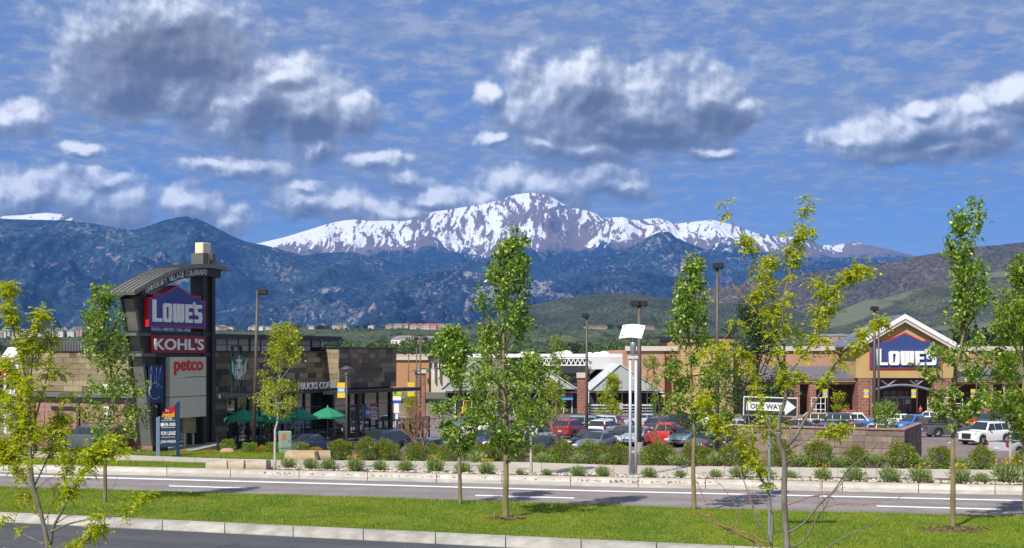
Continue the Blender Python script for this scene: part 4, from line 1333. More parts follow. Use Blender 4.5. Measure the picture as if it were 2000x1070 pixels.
# clerestory roof house behind
wall('roof_house', 1288, 1440, 658, 668, 12, 14, m_glass2)
wall('roof_house_eave', 1280, 1446, 656, 659.5, 11, 16, m_bronze)
wall('roof_house', 1380, 1470, 664, 674, 20, 10, m_bluemetal)
# entrance gable
gx0, gx1, gxa = 1668, 1872, 1768
dyE = -8.0
pts = [lw(x, y, dyE) for x, y in ((1672, 672), (1768, 621), (1866, 672), (1866, 737), (1672, 737))]
MB().prism(pts, dyE, 2).build('gable_wall', m_ochre, LW)
for (ax, ay, bx, by, sh) in ((1660, 675, 1768.5, 612, 0), (1768, 612, 1880, 675, .006)):
    a, b = lw(ax, ay, dyE - .9), lw(bx, by, dyE - .9)
    d = Vector((b[0] - a[0], b[1] - a[1])).normalized(); nn = Vector((-d.y, d.x))
    q = [a, b, tuple(Vector(b) - nn * .55), tuple(Vector(a) - nn * .55)]
    MB().prism(q, dyE - .95 - sh, dyE - .7 - sh).build('barge_board', m_whitep, LW)
    q = [tuple(Vector(a) - nn * .56), tuple(Vector(b) - nn * .56), tuple(Vector(b) - nn * .95), tuple(Vector(a) - nn * .95)]
    MB().prism(q, dyE - .8 - sh, dyE - .3 - sh).build('barge_trim', m_cap, LW)
    q = [tuple(Vector(a) - nn * .04), tuple(Vector(b) - nn * .04), tuple(Vector(b) - nn * .3), tuple(Vector(a) - nn * .3)]
    MB().prism(q, dyE - .69 + sh * .7, 3.2 + sh).build('roof', m_bluemetal, LW)
# name sign
PO = [(1699, 719), (1838, 719), (1836.5, 672), (1825, 672), (1825, 664.5), (1801, 664), (1768, 648), (1733, 664.5), (1711, 664.5), (1711, 671.5), (1699, 671.5)]
o1 = [lw(x, y, dyE - .3) for x, y in PO]
MB().prism(o1, dyE - .22, dyE - .02).build('sign_frame', m_red, LW)
o2 = []
cx, cz = lw(1768, 690, dyE - .3)
for (x, z) in o1: o2.append((cx + (x - cx) * .968, cz + (z - cz) * .94 - .0))
MB().prism(o2, dyE - .25, dyE - .2).build('sign_face', mat('store_sign_blue', (.035, .060, .20), .4, var=.06), LW)
a, b = lw(1712, 712, dyE - .3), lw(1828, 680, dyE - .3)
lowes(LW, a[0], a[1], b[0] - a[0], b[1] - a[1], dyE - .26, .25)
# entrance: brick piers, arch, doors
for (x0, x1) in ((1676, 1704), (1824, 1858)):
    wallg('brick_pier', x0, x1, 737.5, dyE, 3.0, m_brick2)
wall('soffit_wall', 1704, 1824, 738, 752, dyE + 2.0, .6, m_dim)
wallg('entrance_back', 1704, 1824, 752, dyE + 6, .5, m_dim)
arc = [lw(1704 + 120 * i / 14, 762 - 11 * math.sin(math.pi * i / 14), dyE) for i in range(15)]
MB().tube([(x, dyE + .4, z) for x, z in arc], .18, 6).build('arch_beam', mat('steel_blue', (.16, .20, .26), .5), LW)
for (xa, ya, xb, yb) in ((1736, 752, 1722, 741), (1736, 752, 1752, 741), (1792, 752, 1778, 741), (1792, 752, 1806, 741)):
    a, b = lw(xa, ya, dyE), lw(xb, yb, dyE)
    MB().tube([(a[0], dyE + .4, a[1]), (b[0], dyE + .4, b[1])], .11, 5).build('brace', _M['steel_blue'], LW)
for i in range(4):
    x0 = 1724 + 14 * i
    wall('transom_pane', x0 + .6, x0 + 13, 762, 772, dyE + 5.9, .1, m_glass2)
    d = wall('door', x0 + .4, x0 + 13.4, 773, 802, dyE + 5.85, .12, mat('door_aluminium', (.50, .51, .53), .4))
    wall('door_glass', x0 + 2, x0 + 12, 777, 800, dyE + 5.78, .08, m_glass2, LW)
for (x0, x1, y0, y1, m) in ((1727, 1736, 779, 785, m_whitep), (1769, 1777, 779, 788, m_whitep), (1755, 1778, 792, 795, m_red), (1757, 1778, 797, 801, m_blue), (1744, 1749, 785, 795, m_cap)):
    wall('door_notice', x0, x1, y0, y1, dyE + 5.72, .06, m)
# canopies either side of the entrance
def canopy(x0, x1, xi0, xi1):
    a0, a1 = lw(xi0, 714, -1), lw(xi1, 714, -1)
    b0, b1 = lw(x0, 738, -7), lw(x1, 738, -7)
    mb = MB(); mb.add([(b0[0], -7, b0[1]), (b1[0], -7, b1[1]), (a1[0], -.02, a1[1]), (a0[0], -.02, a0[1]), (b0[0], -7, b0[1] - .2), (b1[0], -7, b1[1] - .2), (a1[0], -.02, a1[1] - .2), (a0[0], -.02, a0[1] - .2)],
                      [(0, 1, 2, 3), (7, 6, 5, 4), (0, 4, 5, 1), (1, 5, 6, 2), (2, 6, 7, 3), (3, 7, 4, 0)])
    r = mb.build('canopy_roof', m_bluemetal, LW)
    n = max(3, int((b1[0] - b0[0]) / .55))
    sm = MB()
    for k in range(n + 1):
        t = k / n
        p, q = Vector((b0[0] + (b1[0] - b0[0]) * t, -7, b0[1])), Vector((a0[0] + (a1[0] - a0[0]) * t, -.02, a0[1]))
        sm.add([p + Vector((-.03, 0, 0)), p + Vector((.03, 0, 0)), q + Vector((.03, 0, 0)), q + Vector((-.03, 0, 0)), p + Vector((-.03, 0, .07)), p + Vector((.03, 0, .07)), q + Vector((.03, 0, .07)), q + Vector((-.03, 0, .07))],
               [(4, 5, 6, 7), (0, 1, 5, 4), (1, 2, 6, 5), (3, 0, 4, 7)])
    tag(sm.build('roof_seam', m_bluemetal, r), kind='stuff')
    wall('canopy_fascia', x0 + 1, x1 - 1, 738.5, 744.5, -6.9, .5, m_tan)
    wall('canopy_fascia', x0 + 1, x1 - 1, 745, 749.5, -6.6, .5, m_ochre)
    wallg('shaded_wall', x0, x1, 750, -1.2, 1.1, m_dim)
canopy(1450, 1681, 1462, 1669)
canopy(1866, 2120, 1878, 2110)
for (x0, x1) in ((1466, 1486), (1545, 1562), (1580, 1594), (1922, 1940), (2010, 2025)):
    wallg('brick_column', x0, x1, 750, -6.6, 1.2, m_brick2)
# greenhouse garden centre
m_gh = mat('greenhouse_panel', (.38, .41, .42), .5, var=.08, vscale=.6, stretch=(6, 6, .4))
m_ghroof = mat('greenhouse_roof', (.60, .64, .66), .4, var=.05, vscale=.6, stretch=(4, 1, 1))
m_void = mat('dark_under_roof', (.03, .032, .035), .9)  # near-black colour stands in for the shade under the greenhouse roofs
def gable(xl, xa, xr, ya, ye, dy, dep):
    a, b, c = lw(xl, ye, dy), lw(xa, ya, dy), lw(xr, ye, dy)
    MB().prism([a, b, c], dy, dy + .3).build('greenhouse_gable', m_gh, LW)
    for p, q in ((a, b), (b, c)):
        up = Vector((0, .12)); sh = .006 if p is a else 0
        MB().prism([p, q, tuple(Vector(q) + up), tuple(Vector(p) + up)], dy - .2 - sh, dy + dep + sh).build('greenhouse_roof', m_ghroof, LW)
gable(1152, 1211, 1292, 711, 762, -9, 30)
gable(985, 1042, 1128, 704, 759, -7, 30)
gable(860, 925, 985, 706, 760, -6.5, 30)
wallg('garden_fence_wall', 870, 1296, 763, -5, .4, m_void)  # dark sheet in place of the shade behind the fence posts
for i in range(26):
    wall('fence_bay_post', 872 + 16.3 * i, 873.4 + 16.3 * i, 762, 806, -5.2, .15, m_whitep)
wall('fence_rail', 870, 1296, 764, 766, -5.25, .15, m_whitep)
wall('white_roof', 880, 1226, 690, 697, 6, 30, m_whitep)
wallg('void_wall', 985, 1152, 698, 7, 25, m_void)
wall('upper_wall', 1150, 1228, 697.5, 720, 5.5, 30, mat('pale_grey_wall', (.50, .51, .50), .7))
for i in range(12):
    x0 = 1046 + 8.7 * i
    a, b, c = lw(x0, 711, 5), lw(x0 + 4.3, 699, 5), lw(x0 + 8.7, 711, 5)
    for p, q in ((a, b), (b, c)):
        MB().tube([(p[0], 5, p[1]), (q[0], 5, q[1])], .07, 4).build('truss_web', m_whitep, LW)
wall('truss_chord', 1040, 1152, 698, 700, 4.9, .25, m_whitep)
wall('truss_chord', 1040, 1152, 711, 713, 4.9, .25, m_whitep)
for (x, r_) in ((1106, 13), (1090, 10), (1180, 11), (1166, 8), (1152, 7), (1040, 9), (1022, 9)):
    c = lw(x, 691, 16); rr = r_ / F * (YL + 16)
    mb = MB(); mb.lathe([(rr * math.cos(q), rr * .62 * math.sin(q)) for q in np.linspace(0, 1.5, 6)], 14, (c[0], 16, c[1]))
    mb.build('skylight_dome', m_whitep, LW)
# brick pier with pale cap in front of the greenhouse
wallg('brick_pier', 1128, 1147, 737, -14, 1.4, m_brick2)
wall('pier_cap', 1127, 1148, 727, 737, -14.2, 1.8, m_cap)
wallg('brick_pier', 815, 830, 728, -22, 1.4, m_brick2)
wall('pier_cap', 813.5, 832, 721, 728, -22.2, 1.8, m_cap)
a, b = lw(1040, 745, -7.1), lw(1080, 738, -7.1)
put('lettering', text_me('GARDEN', 5.6, .85, .1, m_white), LW, (lw(1010, 745, -7.3)[0], -7.35, lw(1010, 746, -7.3)[1]))
put('lettering', text_me('CENTER', 5.6, .85, .1, m_white), LW, (lw(1006, 758, -7.3)[0], -7.35, lw(1010, 758, -7.3)[1]))
# banners under the greenhouse
b_ = wall('wall_banner', 1096, 1119, 768, 774, -6, .1, m_red); wall('wall_banner', 1096, 1119, 774.2, 780, -6, .1, mat('banner_cyan', (.04, .35, .60), .5)); wall('wall_banner', 1096, 1104, 768.4, 773, -6.1, .08, m_whitep)
# plant racks
rack_pots = MB(); rack_leaf = []
rnd = random.Random(3)
for r_, y in enumerate((790, 795.5, 801, 806.5)):
    for i in range(46):
        x = 1130 + i * 3.2 + rnd.uniform(-.6, .6)
        if 1215 < x < 1262 and r_ < 0: continue
        c = lw(x, y, -13)
        rack_pots.box(c[0] - .08, -13, c[1] - .09, c[0] + .08, -12.84, c[1] + .09)
        if rnd.random() < .8: rack_leaf.append((c[0], -12.9, c[1] + .19))
RK = tag(empty('plant_rack', (0, YL, ZL)), 'long tiered rack of potted plants in white pots outside the garden centre', 'plant rack')
tag(rack_pots.build('pot', m_whitep, RK), kind='stuff')
mb = MB()
for y in (791.6, 797.1, 802.6, 808.1):
    p, q = lw(1128, y, -13), lw(1278, y, -13)
    mb.box(p[0], -13.2, p[1] - .04, q[0], -12.6, p[1])
mb.build('shelf', m_gsteel, RK)
mb = MB()
for (x, y, z) in rack_leaf:
    for k in range(5):
        an = rnd.uniform(0, 6.3); r_ = rnd.uniform(.05, .16)
        mb.quad((x, y, z - .1), (x + r_ * math.cos(an) - .03, y + r_ * math.sin(an), z), (x + r_ * math.cos(an), y + r_ * math.sin(an), z + .12), (x + r_ * math.cos(an) + .03, y + r_ * math.sin(an), z))
tag(mb.build('potted_leaves', leafmat('shrub_green', [(0, (.03, .06, .012)), (.5, (.05, .10, .018)), (1, (.09, .14, .03))]), RK), kind='stuff')

# ---- store across the car park, seen past the coffee shop
YS = 225.0; ZS = zg(YS)
ST = tag(empty('store_building', (0, YS, ZS)), 'distant tan store with gabled porch past the right end of the coffee shop', 'building')
def lw2(x, y, dy=0.0):
    p = W3(x, y, YS + dy); return p.x, p.z - ZS
def wall2(name, x0, x1, y0, y1, dy, depth, m):
    a, b = lw2(x0, y1, dy), lw2(x1, y0, dy)
    return MB().box(a[0], dy, a[1], b[0], dy + depth, b[1]).build(name, m, ST)
wall2('wall', 690, 838, 701, 765, 0, 20, mat('orange_tan_stucco', (.42, .22, .11), .9, var=.08))
wall2('parapet_cap', 688, 841, 696, 702, -.4, 20, m_cap)
wall2('roof_parapet', 760, 842, 690, 696, 6, 14, mat('dusty_tan', (.38, .30, .22), .9))
wall2('porch_wall', 842, 885, 704, 765, -4, 6, m_cap)
for i, (x, y) in enumerate(((836, 693), (841, 692), (846, 692), (851, 692))):
    a = lw2(x, y + 8, -1); b = lw2(x + 3, y, -1)
    MB().prism([a, (a[0] + .5, a[1]), (a[0] + .35, b[1]), (a[0] - .1, b[1] - .2)], -1, -.6).build('roof_light', m_bronze, ST)
a, b, c = lw2(836, 707, -5), lw2(862, 697, -5), lw2(892, 707, -5)
MB().prism([a, b, c], -5, 2).build('porch_gable', m_gsteel, ST)
for x in (845, 855, 878): wall2('porch_column', x, x + 2, 708, 740, -5, .5, m_whitep)
for x in (822, 835): wall2('planter_box', x, x + 9, 718, 726, -3, 1.5, mat('dark_green_box', (.02, .10, .05), .6))
wall2('lantern', 857, 863, 690, 696, -4, .6, mat('amber_dome', (.75, .30, .03), .4))

# gas station like shops at the far left edge
YG = 150.0; ZG_ = zg(YG)
GS = tag(empty('strip_shop', (0, YG, ZG_)), 'low shop with pinkish parapet and white scalloped awnings at the left edge', 'building')
def lw3(x, y, dy=0.0):
    p = W3(x, y, YG + dy); return p.x, p.z - ZG_
def wall3(name, x0, x1, y0, y1, dy, depth, m):
    a, b = lw3(x0, y1, dy), lw3(x1, y0, dy)
    return MB().box(a[0], dy, a[1], b[0], dy + depth, b[1]).build(name, m, GS)
wall3('parapet', -200, 62, 697, 706, 0, 10, mat('dusty_pink', (.40, .24, .20), .9, var=.1))
wall3('wall', -200, 60, 706, 770, .5, 9, m_cap)
wall3('fascia', -200, 62, 706, 710, -.3, 1, m_gsteel)
for i in range(6):
    wall3('awning', -60 + 20 * i, -43 + 20 * i, 711, 719, -1.5, 1.2, m_whitep)
wall3('window_band', -150, 58, 724, 756, .4, .2, m_glass2)
wall3('awning_stripe', -120, 60, 719.5, 723, -1.0, .6, m_tan)
DM = MB()
c = W3(52, 700, 290); rr = 34 / F * 290
DM.lathe([(rr * math.cos(q), rr * .60 * math.sin(q)) for q in np.linspace(0, 1.5, 9)], 24)
o = DM.build('dome', mat('white_membrane', (.78, .78, .78), .5), None, (c.x, c.y, c.z - 1.2), smooth=True)
tag(o, 'smooth white dome roof showing above the shop at the left edge', 'dome')
d = tag(empty('round_sign', W3(10, 740, 120)), 'small red square sign with white disc on a pole at the left edge', 'sign')
MB().box(-.12, -.05, zg(120) - d.location.z, .12, .05, .3).build('pole', m_whitep, d)
MB().cham(-.32, -.12, .22, .32, -.05, .86, .02).build('board', m_red, d)
MB().lathe([(.15, 0), (.15, .02)], 14).xform(Matrix.Translation((0, -.12, .54)) @ Matrix.Rotation(R(90), 4, 'X')).build('disc', m_white, d)
# ------------------------------------------------------------------ plants
lf_tree = leafmat('poplar_leaf', [(0, (0.073, 0.156, 0.022)), (.35, (0.136, 0.250, 0.029)), (.7, (0.234, 0.364, 0.039)), (.9, (0.395, 0.499, 0.071)), (1, (0.741, 0.749, 0.287))], 0.38, 0.38)
lf_tree2 = leafmat('young_green_leaf', [(0, (0.109, 0.204, 0.016)), (.5, (0.200, 0.311, 0.024)), (1, (0.363, 0.457, 0.047))], 0.42, 0.42)
lf_lime = leafmat('lime_leaf', [(0, (0.177, 0.244, 0.008)), (.5, (0.341, 0.399, 0.012)), (1, (0.531, 0.541, 0.028))], 0.42, 0.45)
lf_loc = leafmat('locust_leaflet', [(0, (0.207, 0.271, 0.009)), (.45, (0.378, 0.425, 0.011)), (.8, (0.525, 0.543, 0.015)), (1, (0.634, 0.614, 0.033))], 0.42, 0.5, (1.25, 1.3, .35))
lf_dark = leafmat('dark_green_leaf', [(0, (0.018, 0.051, 0.012)), (.6, (0.039, 0.087, 0.018)), (1, (0.083, 0.150, 0.033))], 0.25, 0.45)
lf_hedge = leafmat('hedge_leaf', [(0, (0.087, 0.156, 0.018)), (.5, (0.174, 0.271, 0.026)), (.85, (0.295, 0.402, 0.038)), (1, (0.418, 0.490, 0.056))], 0.35, 0.45)
lf_hedge_tip = leafmat('hedge_tip_leaf', [(0, (0.161, 0.104, 0.026)), (.5, (0.241, 0.180, 0.037)), (1, (0.274, 0.284, 0.050))], 0.35, 0.45)
lf_sage = leafmat('sage_leaf', [(0, (0.152, 0.223, 0.076)), (.5, (0.235, 0.317, 0.108)), (1, (0.359, 0.446, 0.162))], 0.25, 0.6)
lf_yel = leafmat('yellow_flower', [(0, (.55, .36, .01)), (1, (.75, .55, .03))], 0.3, 0.6)
lf_orange = leafmat('orange_bloom', [(0, (.34, .10, .008)), (.5, (.48, .20, .015)), (1, (.40, .30, .03))], 0.3, 0.6)
lf_far = leafmat('far_tree_leaf', [(0, (0.048, 0.090, 0.018)), (.5, (0.102, 0.162, 0.026)), (1, (0.180, 0.240, 0.042))], 0.3, 0.6)
lf_fard = leafmat('far_dark_leaf', [(0, (.018, .040, .016)), (.6, (.035, .065, .022)), (1, (.06, .09, .03))], 0.2, 0.7)
m_bark = mat('olive_bark', (.215, .175, .085), .85, var=.28, vscale=5, bump=.5, bscale=30, dirt=(.16, .15, .12), stretch=(1, 1, .35))
m_barkg = mat('grey_bark', (.155, .135, .115), .85, var=.3, vscale=9, bump=.5, bscale=40, stretch=(1, 1, .4))
m_barkw = mat('pale_bark', (.42, .39, .34), .85, var=.22, vscale=7, bump=.4, bscale=40, dirt=(.25, .22, .19))
m_twig = mat('russet_twig', (.25, .135, .07), .8, var=.3, vscale=6)
m_barkr = mat('red_brown_bark', (.26, .13, .075), .85, var=.3, vscale=6)

def leaf_arrays(P, D, L, Wd, rg, fold=.22):
    """P base points, D unit axes, L lengths -> two-triangle folded leaves"""
    n = len(P)
    D = D / np.maximum(1e-6, np.linalg.norm(D, axis=1, keepdims=True))
    Rn = rg.normal(size=(n, 3)); S = np.cross(D, Rn); S /= np.maximum(1e-6, np.linalg.norm(S, axis=1, keepdims=True))
    N = np.cross(S, D)
    L = L[:, None]; Wd = Wd[:, None]
    V = np.empty((n, 4, 3))
    V[:, 0] = P
    V[:, 1] = P + D * L * .45 + S * Wd * .5 + N * Wd * fold
    V[:, 2] = P + D * L
    V[:, 3] = P + D * L * .45 - S * Wd * .5 + N * Wd * fold
    T = (np.arange(n) * 4)[:, None, None] + np.array([[0, 1, 2], [0, 2, 3]])[None]
    return V.reshape(-1, 3), T.reshape(-1, 3)

def crown_tree(name, label, base, rows, bark, leafm, seed, cat='tree', group=None, trunk_r=.075, n_limb=26, leaf_n=2600, leaf_l=.115, first=.2, lmul=1.5, trunk_top=.95, sy=1.0, tight=.5, limb_r=.3, steep=(48, 68), sprig=5, droop=-.15, low=None):
    """a tree whose crown outline (photo rows: y, left, right) is turned into a crown in the round at the tree's own distance"""
    rg = np.random.default_rng(seed); rnd = random.Random(seed)
    Y = base.y; k = Y / F
    bx = 1000 + base.x / Y * F
    rows = sorted(rows)
    zs = np.array([CH - (r[0] - HZ) * k - base.z for r in rows][::-1])
    xc = np.array([((r[1] + r[2]) / 2 - bx) * k for r in rows][::-1])
    rr = np.array([max(.05, (r[2] - r[1]) / 2 * k) for r in rows][::-1])
    H = zs[-1]; zlo = zs[0]
    cx = lambda z: float(np.interp(z, [0, zlo * .8] + list(zs), [0, 0] + list(xc)))
    cr = lambda z: float(np.interp(z, zs, rr))
    root = empty(name, base); tag(root, label, cat, group)
    tb = MB()
    pts, rad = [(0, 0, -.15), (rnd.uniform(-.01, .01), 0, .12)], [trunk_r * 1.35, trunk_r * 1.08]
    nT = 14
    ztop = H * trunk_top
    yw = rnd.uniform(-.08, .08)
    for i in range(1, nT + 1):
        z = ztop * i / nT
        pts.append((cx(z) * .8 * min(1, z / max(.1, zlo)) + rnd.uniform(-.015, .015), yw * math.sin(z * .9) , z)); rad.append(trunk_r * (1 - .93 * i / nT) + .004)
    tb.tube(pts, rad, 8)
    tr = lambda z: Vector((float(np.interp(z, [p[2] for p in pts], [p[0] for p in pts])), float(np.interp(z, [p[2] for p in pts], [p[1] for p in pts])), z))
    seg_p, seg_d, seg_w = [], [], []
    lb = MB()
    z_first = H * first
    for i in range(n_limb):
        f = ((i + .5) / n_limb) ** 1.15
        z0 = z_first + (H * .93 - z_first) * f ** .92
        az = i * 2.39996 + rnd.uniform(-.4, .4)
        st = R(rnd.uniform(*steep)) if f > .38 else R(rnd.uniform(4, 40))
        z1 = z0 + .3
        for _ in range(3):
            re = cr(min(H, z1)) * rnd.uniform(.72, 1.0)
            tgt = Vector((cx(min(H, z1)) + math.cos(az) * re, math.sin(az) * re * sy, 0))
            s = tr(min(z0, ztop)); hd = math.hypot(tgt.x - s.x, tgt.y - s.y)
            z1 = min(H * .995, z0 + max(.15, hd * math.tan(st)))
            if z1 < zlo: z1 = zlo + rnd.uniform(0, .3)
        re = cr(z1) * rnd.uniform(.72, 1.02)
        e = Vector((cx(z1) + math.cos(az) * re, math.sin(az) * re * sy, z1)); s = tr(min(z0, ztop))
        L = (e - s).length
        mid = s.lerp(e, .5) + Vector((math.cos(az), math.sin(az), -.3)) * L * .10 + Vector([rnd.uniform(-.06, .06) * L for _ in range(3)])
        path = [s.lerp(mid, t).lerp(mid.lerp(e, t), t) for t in np.linspace(0, 1, 6)]
        r0 = max(.006, trunk_r * .42 * (1 - f * .75)); 
        lb.tube(path, [r0 * (1 - .8 * t) + .003 for t in np.linspace(0, 1, 6)], 5, cap=False)
        def reg(path, t_from, w):
            for a, b in zip(path[:-1], path[1:]):
                seg_p.append((a, b)); seg_w.append(w * (b - a).length)
        reg(path[2:], .3, 1.0)
        for j in range(sprig):
            t = rnd.uniform(.30, .98); q = path[min(5, int(t * 5))]
            d = ((e - s).normalized() * .8 + Vector([rnd.gauss(0, .75) for _ in range(3)])).normalized()
            l = L * rnd.uniform(.16, .34) + .10
            q2 = q + d * l
            rz = cr(min(H, max(zlo, q2.z))); cxx = cx(q2.z)
            off = Vector((q2.x - cxx, (q2.y) / sy, 0))
            if off.length > rz * 1.08: q2 = Vector((cxx + off.x / off.length * rz, off.y / off.length * rz * sy, q2.z))
            q2.z = min(q2.z, H)
            lb.tube([q, q.lerp(q2, .5) + Vector((0, 0, -.02)), q2], [.007, .005, .003], 4, cap=False)
            reg([q.lerp(q2, .25), q2], 0, 1.5)
    top = [tr(ztop * t) for t in (.8, .9, 1.0)] + [Vector((cx(H), 0, H))]
    for a, b in zip(top[:-1], top[1:]): seg_p.append((a, b)); seg_w.append((b - a).length * 1.6)
    lb.tube(top[-2:], [.008, .003], 4, cap=False)
    tb.build('trunk', bark, root, smooth=True)
    lb.build('branches', bark, root, smooth=True)
    leaf_n = int(leaf_n * lmul)
    w = np.array(seg_w); w /= w.sum()
    idx = rg.choice(len(seg_p), leaf_n, p=w)
    A = np.array([seg_p[i][0][:] for i in range(len(seg_p))]); Bq = np.array([seg_p[i][1][:] for i in range(len(seg_p))])
    t = rg.random((leaf_n, 1))
    P = A[idx] * (1 - t) + Bq[idx] * t + rg.normal(0, leaf_l * tight * 1.5, (leaf_n, 3))
    D = (Bq - A)[idx]; D /= np.maximum(1e-6, np.linalg.norm(D, axis=1, keepdims=True))
    D = D * .5 + rg.normal(0, .75, (leaf_n, 3)); D[:, 2] += droop
    Ls = leaf_l * rg.uniform(.45, 1.45, leaf_n)
    V, T = leaf_arrays(P, D, Ls, Ls * rg.uniform(.5, .72, leaf_n), rg)
    put('crown', np_mesh('crown', V, T, leafm), root)
    return root

LAWN = .09
def onlawn(x, y): 
    p = G(x, y, LAWN); return p
MED = 'young trees planted along the grass median'
crown_tree('young_tree', 'bushy young median tree, leftmost of the row, in front of the tan panel wall', onlawn(205, 981),
           [(556, 186, 222), (570, 172, 234), (600, 166, 244), (640, 160, 246), (680, 158, 250), (705, 160, 270), (740, 152, 290), (780, 150, 300), (815, 158, 296), (850, 172, 262), (880, 190, 235)], m_bark, lf_tree, 101, group=MED, trunk_r=.062, n_limb=34, leaf_n=3600, leaf_l=.105, first=.24)
crown_tree('young_tree', 'tallest median tree with broad lower crown, standing before the snowy summit', onlawn(988, 1012),
           [(440, 1005, 1022), (462, 992, 1026), (490, 968, 1030), (520, 955, 1036), (560, 928, 1040), (600, 920, 1040), (640, 922, 1046), (690, 895, 1066), (730, 882, 1082), (770, 884, 1088), (810, 905, 1074), (850, 945, 1034)], m_bark, lf_tree, 102, group=MED, trunk_r=.082, n_limb=44, leaf_n=5600, leaf_l=.108, first=.20)
crown_tree('young_tree', 'low round median tree just left of the tallest tree, with reflex pale leaves', onlawn(898, 984),
           [(640, 868, 888), (665, 848, 930), (700, 834, 965), (740, 828, 975), (780, 830, 972), (820, 844, 950), (850, 865, 932), (866, 884, 914)], m_bark, lf_tree, 103, group=MED, trunk_r=.060, n_limb=34, leaf_n=4200, leaf_l=.105, first=.26)
crown_tree('young_tree', 'slim median tree left of the one way sign', onlawn(1355, 995),
           [(496, 1346, 1364), (520, 1338, 1376), (560, 1322, 1382), (600, 1302, 1380), (640, 1296, 1384), (680, 1290, 1400), (720, 1284, 1412), (760, 1290, 1408), (800, 1305, 1395), (835, 1330, 1385)], m_bark, lf_tree, 104, group=MED, trunk_r=.066, n_limb=36, leaf_n=3800, leaf_l=.105, first=.30)
crown_tree('young_tree', 'tall thin median tree with leaning airy crown before the big store sign', onlawn(1860, 1030),
           [(390, 1884, 1912), (410, 1868, 1920), (440, 1856, 1918), (480, 1846, 1912), (520, 1852, 1924), (560, 1858, 1930), (600, 1852, 1940), (640, 1836, 1946), (690, 1810, 1946), (730, 1792, 1940), (770, 1800, 1930), (800, 1830, 1905)], m_bark, lf_tree, 105, group=MED, trunk_r=.074, n_limb=36, leaf_n=3700, leaf_l=.108, first=.28)
crown_tree('young_tree', 'leafy median tree cut off by the right edge of the picture', onlawn(2004, 1002),
           [(500, 1986, 2014), (540, 1964, 2030), (580, 1948, 2046), (630, 1938, 2056), (690, 1934, 2062), (740, 1936, 2060), (790, 1952, 2046), (830, 1975, 2026)], m_bark, lf_tree2, 106, group=MED, trunk_r=.085, n_limb=40, leaf_n=4600, leaf_l=.108, first=.24)
# street trees beyond the road
SWT = 'street trees between the far kerb and the hedge'
crown_tree('street_tree', 'pale trunked street tree behind the tallest median tree on its right', G(1037, 927, .1),
           [(690, 1020, 1050), (720, 1002, 1066), (760, 990, 1078), (800, 996, 1080), (828, 1012, 1062)], m_barkw, lf_tree2, 111, group=SWT, trunk_r=.055, n_limb=30, leaf_n=2600, leaf_l=.115, first=.36)
crown_tree('street_tree', 'thin street tree rising from the hedge between the two nearest median trees', G(971, 898),
           [(640, 940, 960), (690, 922, 985), (740, 918, 1000), (780, 930, 1000), (810, 950, 990)], m_barkw, lf_tree2, 112, group=SWT, trunk_r=.05, n_limb=26, leaf_n=1900, leaf_l=.12, first=.42)
crown_tree('lime_tree', 'lime yellow street tree in front of the coffee shop umbrellas', G(537, 916, .1),
           [(632, 530, 572), (650, 528, 584), (680, 524, 586), (712, 512, 594), (740, 502, 596), (765, 488, 590), (785, 492, 586), (805, 520, 566), (815, 534, 556)], m_barkw, lf_lime, 113, trunk_r=.052, n_limb=30, leaf_n=3000, leaf_l=.10, first=.36, tight=.6, droop=-.5)
crown_tree('street_tree', 'small street tree behind the white trunk near the right edge, beside the silver pickup', G(1973, 914),
           [(690, 1955, 1985), (730, 1918, 2000), (770, 1904, 2010), (805, 1915, 2004), (838, 1948, 1992)], m_barkw, lf_tree2, 114, group=SWT, trunk_r=.055, n_limb=30, leaf_n=2800, leaf_l=.115, first=.42)
# car park trees
crown_tree('lime_tree', 'rounded lime green tree in the car park before the greenhouse', GX(1195, 150),
           [(732, 1192, 1204), (748, 1176, 1212), (765, 1166, 1220), (785, 1160, 1222), (805, 1166, 1218), (815, 1180, 1208)], m_bark, lf_lime, 121, trunk_r=.08, n_limb=30, leaf_n=1900, leaf_l=.22, first=.12)
crown_tree('car_park_tree', 'airy young tree in the car park rising above the truss', GX(1078, 92),
           [(655, 1078, 1094), (672, 1066, 1108), (690, 1072, 1100), (715, 1080, 1104), (735, 1078, 1112), (760, 1074, 1108), (790, 1076, 1100)], m_bark, lf_tree2, 122, trunk_r=.05, n_limb=20, leaf_n=800, leaf_l=.15, first=.4)
crown_tree('car_park_tree', 'sparse young tree just right of the steel double pole lamp', GX(1281, 95),
           [(690, 1262, 1284), (712, 1254, 1290), (735, 1258, 1296), (770, 1262, 1310), (800, 1268, 1312), (826, 1276, 1300)], m_bark, lf_tree2, 123, trunk_r=.05, n_limb=20, leaf_n=760, leaf_l=.15, first=.3)
crown_tree('car_park_tree', 'small yellowish car park tree between the brick pier and the hedge', GX(1075, 120),
           [(742, 1068, 1084), (756, 1054, 1100), (780, 1050, 1108), (802, 1060, 1102)], m_bark, lf_lime, 124, trunk_r=.06, n_limb=22, leaf_n=800, leaf_l=.18, first=.25)
crown_tree('shade_tree', 'big dark green shade tree behind the one way sign', GX(1480, 96),
           [(594, 1446, 1496), (615, 1430, 1516), (645, 1416, 1536), (685, 1406, 1552), (730, 1402, 1558), (775, 1408, 1558), (810, 1428, 1540), (828, 1455, 1512)], m_barkg, lf_dark, 125, trunk_r=.16, n_limb=60, leaf_n=7500, leaf_l=.18, first=.10, tight=.8, sprig=6)
crown_tree('shade_tree', 'small olive tree just left of the dark shade tree', GX(1418, 100),
           [(690, 1405, 1425), (720, 1392, 1440), (770, 1388, 1446), (810, 1400, 1440)], m_barkg, lf_tree2, 126, trunk_r=.09, n_limb=26, leaf_n=1400, leaf_l=.17, first=.2)
